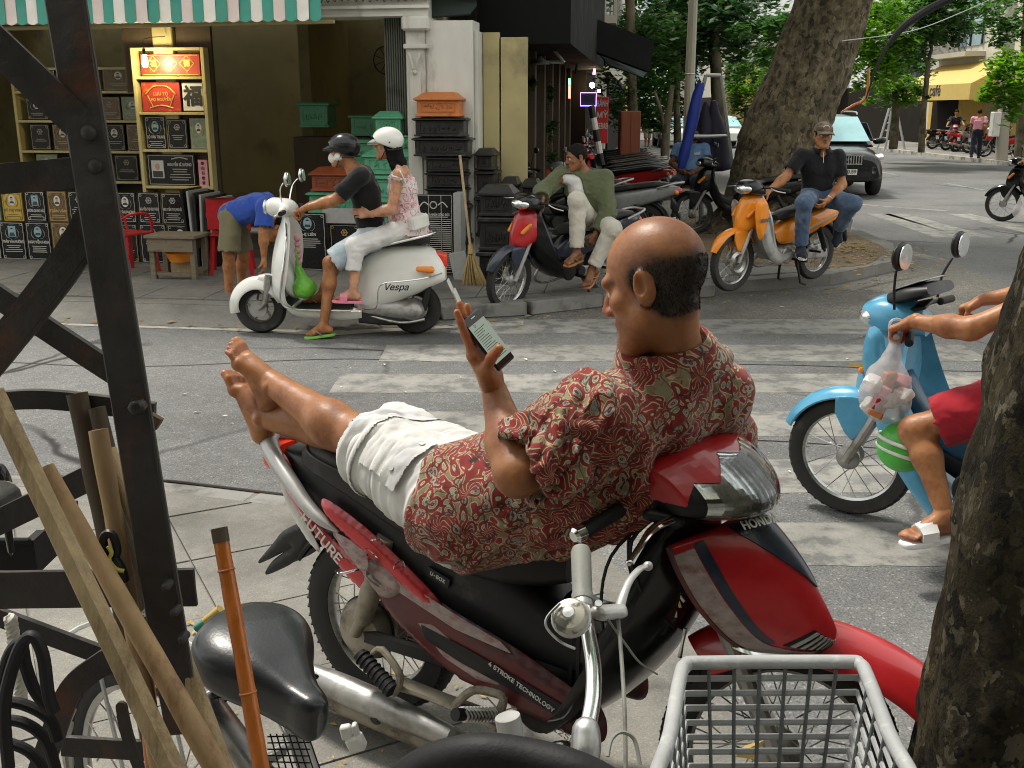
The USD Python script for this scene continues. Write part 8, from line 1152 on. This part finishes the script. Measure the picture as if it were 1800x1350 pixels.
# ---------------------------------------------------------------- cars
def car(label,fr,paint,cat_='car',suv=1.,detail=True):
    t=Thing('suv' if detail else 'car',label,cat_,fr.o);A=lambda nm,m,mat,sm=35,par=t:par.add(nm,fr.m(m),L[mat],sm);h=suv
    A('body',secs([(-2.3,.35,.95*h,.80,.78),(-2.2,.30,1.0*h,.90,.86),(-1.2,.28,1.03*h,.945,.90),(.3,.28,1.04*h,.945,.90),(1.2,.28,1.05*h,.94,.84),(1.8,.30,1.0*h,.92,.78),(2.2,.32,.92*h,.88,.72),(2.34,.36,.80*h,.78,.62)],4,n=28,p=.5),paint);A('cabin',secs([(-2.15,.95*h,1.35*h,.80,.62),(-1.9,.95*h,1.62*h,.85,.62),(-.8,.98*h,1.68*h,.87,.64),(.1,1.0*h,1.66*h,.87,.63),(.75,1.0*h,1.30*h,.86,.70),(1.15,1.0*h,1.06*h,.84,.78)],4,n=28,p=.42),paint)
    ws=[(.24,-.60,1.60*h),(.24,.60,1.60*h),(1.08,.74,1.09*h),(1.08,-.74,1.09*h)];A('windscreen',quad([V(p)+[.05,0,.03]for p in ws][::-1],.012),'windscreen',False)
    for s in(-1,1):A('side_window',quad([(.35,s*.80,1.5*h),(.85,s*.875,1.12*h),(-1.7,s*.885,1.12*h),(-1.6,s*.76,1.55*h)],.012*s),'window_dark',False)
    for x in(-1.35,1.4):
        for s in(-1,1):w=A('wheel',lathe([(.2,-.1),(.33,-.11),(.36,-.06),(.36,.06),(.33,.11),(.2,.1)],(x,s*.82,.36),(0,1,0),24),'tyre');w.add('rim',fr.m(lathe([(.001,-.09),(.1,-.1),(.21,-.07),(.21,.07),(.1,.1),(.001,.09)],(x,s*.85,.36),(0,1,0),16)),L['alloy'])
    for s in(-1,1):A('headlight',blob([('c',(2.2,s*.48,.80*h),(2.02,s*.80,.84*h),.06,.07)],.01,.02),'reflector',True);A('mirror',blob([('c',(.85,s*.92,1.12*h),(.87,s*1.06,1.14*h),.06,.075)],.01,.02),paint,True)
    if detail:
        g=A('grille',secs([(2.2,.70,.88,.40,.40),(2.37,.71,.87,.38,.38)],0,p=.35),'black_gloss');[g.add('grille_bar',fr.m(box(2.36,2.385,y-.012,y+.012,.715,.865,.004)),L['chrome'])for y in np.linspace(-.34,.34,14)];g.add('surround',fr.m(cat([tube([(2.36,-.4,.88),(2.385,0,.885),(2.36,.4,.88)],.012,6,sm=3),tube([(2.36,-.36,.70),(2.385,0,.70),(2.36,.36,.70)],.012,6,sm=3)])),L['chrome']);g.add('emblem',fr.m(rot(moved(rot(text('KIA',.05,.004,True),[0,0,1],90),(2.395,0,.79)),[0,0,1],0)),L['chrome'],False)
        A('lower_grille',secs([(2.2,.42,.56,.6,.6),(2.36,.43,.55,.56,.56)],0,p=.4),'black_plastic');pl=A('number_plate',box(2.375,2.39,-.27,.27,.48,.60,.004),'plate_white');pl.add('lettering',fr.m(moved(rot(text('30E-740.59',.07,.003,True,fit=.5),[0,0,1],90),(2.392,0,.54))),L['ink'],False);A('roof_rail',cat([tube([(-1.7,s*.6,1.66),(-1.5,s*.6,1.74),(0,s*.6,1.74),(.2,s*.6,1.68)],.02,6,sm=3)for s in(-1,1)]),'galvanised');[A('fog_lamp',box(2.2,2.34,s*.62-.05,s*.62+.05,.5,.66,.015),'white_plastic')for s in(-1,1)]
    return t
M('window_dark',(.02,.025,.028),.06,coat=1.)
hp=unit([-.12,-1,0]);fg=G(1478,348);car('black sport utility car parked facing us behind the big tree',Frame(fg-hp*2.3,math.atan2(hp[1],hp[0])),'black_gloss')
for i,(x,y,lb)in enumerate(((1203,262,'white car standing far off left of the galvanised frame'),(1290,262,'white car standing far off between the frame and the big tree'))):c_=G(x,y);car(lb,Frame(c_+[0,3,0],math.radians(-92)),'white_paint','car',.86,False)
# ---------------------------------------------------------------- the right-hand side of the cross street
def atx(px,py,X):r=ray(px,py);return EYE+r*(X/r[0])
def xp(X,pts,t=.05,mat=None):P=V([atx(*p,X)for p in pts]);return loft([P,P+[t,0,0]])
XB=20.5;rb=Thing('shop_building','cream corner house with yellow awning and black balcony on the right','building',(XB,45,.12));rb.add('wall',box(XB,32,40,52.5,.12,14),L['facade_pale'],False)
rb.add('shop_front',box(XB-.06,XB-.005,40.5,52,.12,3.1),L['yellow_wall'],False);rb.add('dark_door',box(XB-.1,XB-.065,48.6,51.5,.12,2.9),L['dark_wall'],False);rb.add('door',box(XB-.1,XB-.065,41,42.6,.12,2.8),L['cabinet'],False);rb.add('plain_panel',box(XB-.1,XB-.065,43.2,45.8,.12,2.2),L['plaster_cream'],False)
rb.add('balcony_slab',box(XB-.9,XB-.005,46.5,51.5,4.0,4.2),L['concrete'],False);rl_=rb.add('balcony_railing',box(XB-.9,XB-.86,46.5,51.5,5.15,5.2),L['black_iron'],False);rl_.add('balusters',cat([box(XB-.89,XB-.87,y,y+.03,4.2,5.15)for y in np.arange(46.5,51.5,.13)]),L['black_iron'],False,kind='stuff');w_=rb.add('window',box(XB-.04,XB-.005,46.8,49.2,4.9,7.1),L['window_blue'],False)if 'window_blue' in L else None
M('window_blue',(.3,.42,.45),.12,coat=.6);w_=rb.add('window',box(XB-.04,XB-.005,46.8,49.4,4.5,7.2),L['window_blue'],False);w_.add('frame',cat([box(XB-.09,XB-.041,y,y+.12,4.5,7.2)for y in(46.8,48.0,49.3)]),L['black_iron'],False);rb.add('cornice',box(XB-.35,XB-.005,40,52.5,8.2,8.6),L['facade_white'],False);rb.add('grille_panel',cat([ring_((XB-.05,43.2+.8*i,7.2+.5*(j%2)),(1,0,0),.36,.05,14,4)for i in range(4)for j in range(2)]),L['plaster_cream'])
ya_=Thing('awning','yellow shop awning with dark lettering on the right-hand street','awning',(XB-1,47,3.2));ya_.add('cloth',loft([[(XB-1.9,y,2.75),(XB-1.9,y,2.8),(XB-.1,y,3.75),(XB-.1,y,3.7)]for y in(43.2,51)]),L['yellow_awning'],False);ya_.add('valance',box(XB-1.92,XB-1.9,43.2,51,2.15,2.8),L['yellow_awning'],False);ya_.add('end_panel',quad([(XB-1.9,51,2.1),(XB-.1,51,2.1),(XB-.1,51,3.7),(XB-1.9,51,2.75)],.02),L['yellow_awning'],False);ya_.add('lettering',moved(rot(text('coca café',.42,.01,True),[0,0,1],-90),(XB-1.925,47.5,2.5)),L['ink'],False)
fs_=ya_.add('front_panel',quad([(XB-1.9,43.18,2.15),(XB-.1,43.18,2.15),(XB-.1,43.18,3.7),(XB-1.9,43.18,2.78)],-.02),L['yellow_awning'],False);fs_.add('lettering',moved(text('café',.3,.01,True),(XB-1.1,43.15,2.5)),L['ink'],False)
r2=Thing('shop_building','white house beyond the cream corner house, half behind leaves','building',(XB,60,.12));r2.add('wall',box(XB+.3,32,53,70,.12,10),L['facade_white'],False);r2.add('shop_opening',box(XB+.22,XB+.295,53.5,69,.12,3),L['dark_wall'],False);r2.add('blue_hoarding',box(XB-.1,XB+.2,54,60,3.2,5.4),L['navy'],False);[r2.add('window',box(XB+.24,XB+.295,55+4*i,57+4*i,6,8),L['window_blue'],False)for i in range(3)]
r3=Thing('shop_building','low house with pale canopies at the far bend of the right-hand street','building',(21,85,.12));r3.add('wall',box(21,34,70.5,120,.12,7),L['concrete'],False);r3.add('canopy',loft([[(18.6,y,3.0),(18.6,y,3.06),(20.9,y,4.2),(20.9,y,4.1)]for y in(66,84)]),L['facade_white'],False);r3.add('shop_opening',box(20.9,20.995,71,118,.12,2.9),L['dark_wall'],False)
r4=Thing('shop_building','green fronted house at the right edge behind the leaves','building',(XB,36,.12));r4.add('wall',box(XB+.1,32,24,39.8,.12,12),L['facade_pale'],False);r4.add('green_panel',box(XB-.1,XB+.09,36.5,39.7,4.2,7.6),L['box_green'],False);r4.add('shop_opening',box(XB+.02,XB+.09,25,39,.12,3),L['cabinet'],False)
fe_=Thing('shop_building','far pale block closing the view under the trees','building',(12,130,0));fe_.add('wall',box(-30,60,130,140,0,16),L['facade_white'],False);[fe_.add('window',box(4+3*i,5.6+3*i,129.9,129.99,4+4*j,6+4*j),L['window_blue'],False)for i in range(8)for j in range(3)]
up_=Thing('utility_pole','tall concrete utility pole on the far right pavement','pole',G(1760,282,.12));up_.add('shaft',tube([G(1760,282,.12),at(1768,140,G(1760,282,.12)[1]),at(1784,-60,G(1760,282,.12)[1])],[.2,.19,.17],12),L['concrete']);up_.add('meter_box',box(*(G(1752,282,.12)[0]+V([-.35,-.1])),*(G(1752,282,.12)[1]+V([-.2,.1])),.9,1.7,.02),L['white_plastic'])
u2=Thing('utility_pole','slim grey pole behind the parked motorbikes near the galvanised frame','pole',at(1208,300,21));u2.add('shaft',tube([at(1208,310,21),at(1212,150,21),at(1217,40,21),at(1222,-80,21)],[.11,.1,.09,.08],10),L['concrete']);u2.add('band',ring_(at(1213,130,21),(0,0,1),.1,.012,14,5),L['galvanised'])
sl=Thing('stepladder','white stepladder standing on the far right pavement','ladder',G(1568,262,.12));ys=G(1568,262,.12)[1]
for p,q in(((1566,181),(1543,258)),((1569,181),(1556,262)),((1574,181),(1590,262)),((1562,181),(1576,181))):sl.add('rail',tube([at(*p,ys),at(*q,ys)],.05,6),L['galvanised'])
[sl.add('rung',tube([at(1566-3.4*k,190+13*k,ys),at(1568-2*k,191+13*k,ys)],.035,5),L['galvanised'])for k in range(5)]
cb=Thing('cable','thick black cable drooping from the top right towards the big tree','cable',at(1560,80,9));cb.add('sheath',tube([at(1700,-15,9),at(1640,12,9),at(1590,45,9),at(1562,78,9)],[.03,.034,.032,.02],8,sm=5),L['rubber']);cb.add('tail',tube([at(1562,78,9),at(1545,108,9),at(1530,150,9),at(1522,175,9)],[.016,.012,.008,.006],6,sm=4),L['rubber']);solo('thin_wire',tube([at(1480,72,9.5),at(1600,55,9.4),at(1690,22,9.2),at(1760,-10,9)],.004,5,sm=5),L['galvanised'],'thin pale wire crossing behind the drooping cable','wire');solo('dry_vine',tube([at(1527,120,10),at(1523,170,10),at(1500,185,10),at(1478,197,10)],[.012,.016,.014,.006],6,sm=5),L['bamboo_orange'],'orange brown dry vine hanging right of the big trunk','vine',smooth=True)
# ---------------------------------------------------------------- people further off
def at_rest(o,yaw,h=1.65,stride=.0):
    f=Frame(o,yaw);k=h/1.7;p=lambda x,y,z:f.p(x*k,y*k,z*k);s=stride
    return dict(head=p(.02,0,1.58),neck=p(0,0,1.44),pel=p(0,0,.95),lsh=p(0,.19,1.39),rsh=p(0,-.19,1.39),lel=p(-.05+s*.4,.24,1.12),rel=p(-.05-s*.4,-.24,1.12),lwr=p(.06+s*.5,.24,.88),rwr=p(.06-s*.5,-.24,.88),lhip=p(0,.09,.92),rhip=p(0,-.09,.92),lkn=p(.04-s*.5,.1,.5),rkn=p(.04+s*.7,-.1,.5),lan=p(-s,.1,.1+s*.2),ran=p(s,-.1,.09)),f
def riding(b,up=.0):
    f=b;p=f.p;return dict(head=p(.22,0,1.52+up),neck=p(.18,0,1.36),pel=p(.12,0,.9),lsh=p(.18,.19,1.3),rsh=p(.18,-.19,1.3),lel=p(.45,.27,1.12),rel=p(.45,-.27,1.12),lwr=p(.84,.33,1.01),rwr=p(.84,-.33,1.01),lhip=p(.15,.09,.88),rhip=p(.15,-.09,.88),lkn=p(.58,.2,.76),rkn=p(.58,-.2,.76),lan=p(.48,.22,.33),ran=p(.48,-.22,.33)),f
def far_person(label,Jf,skin,top,bottom,sl=.6,lg=1.92,hairy=True,S=.96,down=0.,shoe='ink'):
    J_,f=Jf;X=f.R[:,0];t=human(label,J_,X+V([0,0,-.1-down]),V([0,0,1]),skin,S,.017,.011,hands={s:(unit(J_[s+'wr']-J_[s+'el']),-f.R[:,0]*.2+V([0,0,-1])*.1+f.R[:,1]*(1 if s=='r' else-1),dict(curl=(.6,.6,.6,.6)))for s in 'lr'},feet={s:(X,V([0,0,1]))for s in 'lr'},toes=False,hair='short' if hairy else None,hand_res=.009)
    wear(t,'shirt',top,limbs(t.J,S,.02,True,(sl,sl),(0,0),True,1.03,.015),fold=.007,res=.016);wear(t,'trousers',bottom,limbs(t.J,S,.018,'hips',(0,0),(lg,lg),True,1.02,.014),fold=.007,res=.016)
    for s in 'lr':t.add('shoe',blob([q[:3]+(q[3]+.01,q[4]+.01)+q[5:]if q[0]=='c' else('e',q[1],q[2]+.01,q[3])for q in foot_prims(t.J[s+'an'],X,V([0,0,1]),S,False,s=='r')],.02,.016),L[shoe],True)
    return t
far_person('man in pink shirt and dark trousers walking away on the far pavement',at_rest(G(1713,279,.12),math.radians(60),1.66,.2),'skin','cloth_pink','navy_cloth')
rs=Frame(G(1682,266,.12)+[0.2,.9,0],math.radians(-112));bike('red scooter on the far pavement under a man in black',rs,'red_paint','red_paint','red_paint','red_paint','red_paint',spokes=14,tread=False,r=.25);far_person('man in black shirt looking down, seated on the far red scooter',riding(rs),'skin','cloth_black','navy_cloth',down=.4)
far_person('pedestrian in white shirt walking behind the brown cabinet',at_rest(G(1137,262,.12),math.radians(-80),1.62,.1),'skin_dark','cloth_white','cloth_khaki',.6,1.0)
gd_=Frame(G(1208,396,.12)+[0,.0,.16],math.radians(-105));pg_=gd_.p;JQ=dict(head=pg_(-.22,.03,1.17),neck=pg_(-.16,0,1.04),pel=pg_(-.02,0,.56),lsh=pg_(-.1,.2,.98),rsh=pg_(-.1,-.2,.98),lel=pg_(.06,.27,.76),rel=pg_(.05,-.27,.76),lwr=pg_(.26,.12,.66),rwr=pg_(.24,-.1,.66),lhip=pg_(.02,.1,.54),rhip=pg_(.02,-.1,.54),lkn=pg_(.46,.14,.52),rkn=pg_(.45,-.16,.50),lan=pg_(.5,.12,.1),ran=pg_(.48,-.14,.1))
gu=far_person('guard in light blue uniform shirt dozing in a chair under the blue parasol',(JQ,gd_),'skin_dark','uniform','navy_cloth',down=.0);gu.add('shoulder_board',[beam(mid(gu.J['lsh'],gu.J['neck'],.2)+V([0,0,.075]),mid(gu.J['lsh'],gu.J['neck'],.7)+V([0,0,.085]),.05,.012)],L['navy']);gu.add('shoulder_board',beam(mid(gu.J['rsh'],gu.J['neck'],.2)+V([0,0,.075]),mid(gu.J['rsh'],gu.J['neck'],.7)+V([0,0,.085]),.05,.012),L['navy']);gu.add('name_patch',beam(pg_(.05,.06,.9),pg_(.05,.14,.9),.01,.03),L['cloth_white'])
gc=Thing('chair','chair under the dozing guard','chair',pg_(0,0,0));gc.add('seat',gd_.m(box(-.22,.22,-.22,.22,.40,.44,.01)),L['box_rust']);gc.add('backrest',gd_.m(rot(box(-.26,-.23,-.22,.22,.45,.95,.01),[0,1,0],-8,(-.23,0,.45))),L['red_plastic']);[gc.add('leg',gd_.m(beam((sx*.18,sy*.18,.4),(sx*.22,sy*.21,-.16),.03,.03)),L['galvanised'])for sx in(-1,1)for sy in(-1,1)]
er=Frame(G(1812,402)+[.98,.3,0],math.radians(140));bike('dark motorbike cut off by the right edge of the frame',er,cowl='black_gloss',spokes=14,tread=False,slim=.9);far_person('rider in white shirt and black shorts cut off by the right edge',riding(er),'skin','cloth_white','cloth_black',.5,.8);be=Thing('plastic_bag','pale plastic bag hanging from the bar at the right edge','bag',at(1790,375,er.o[1]));be.add('bag',noisy(blob([('e',at(1790,372,er.o[1]),V([.09,.09,.1]),None),('c',at(1790,362,er.o[1]),at(1794,345,er.o[1]),.04,.01)],.03,.012),.012,12),L['bag'],True)
# ---------------------------------------------------------------- the row of houses behind the photographer, unseen, added with its canopy to darken the camera side
nb=Thing('shop_building','row house on the near side of the street behind the viewpoint','building',(0,-4,0));nb.add('wall',box(-30,30,-14,-4,.04,11),L['facade_pale'],False);nb.add('canopy',box(-9,9,-4,-.5,3.3,3.4),L['cloth_tarp'],False);nb.add('shop_opening',box(-8,8,-4.05,-4.005,.04,3),L['dark_wall'],False)
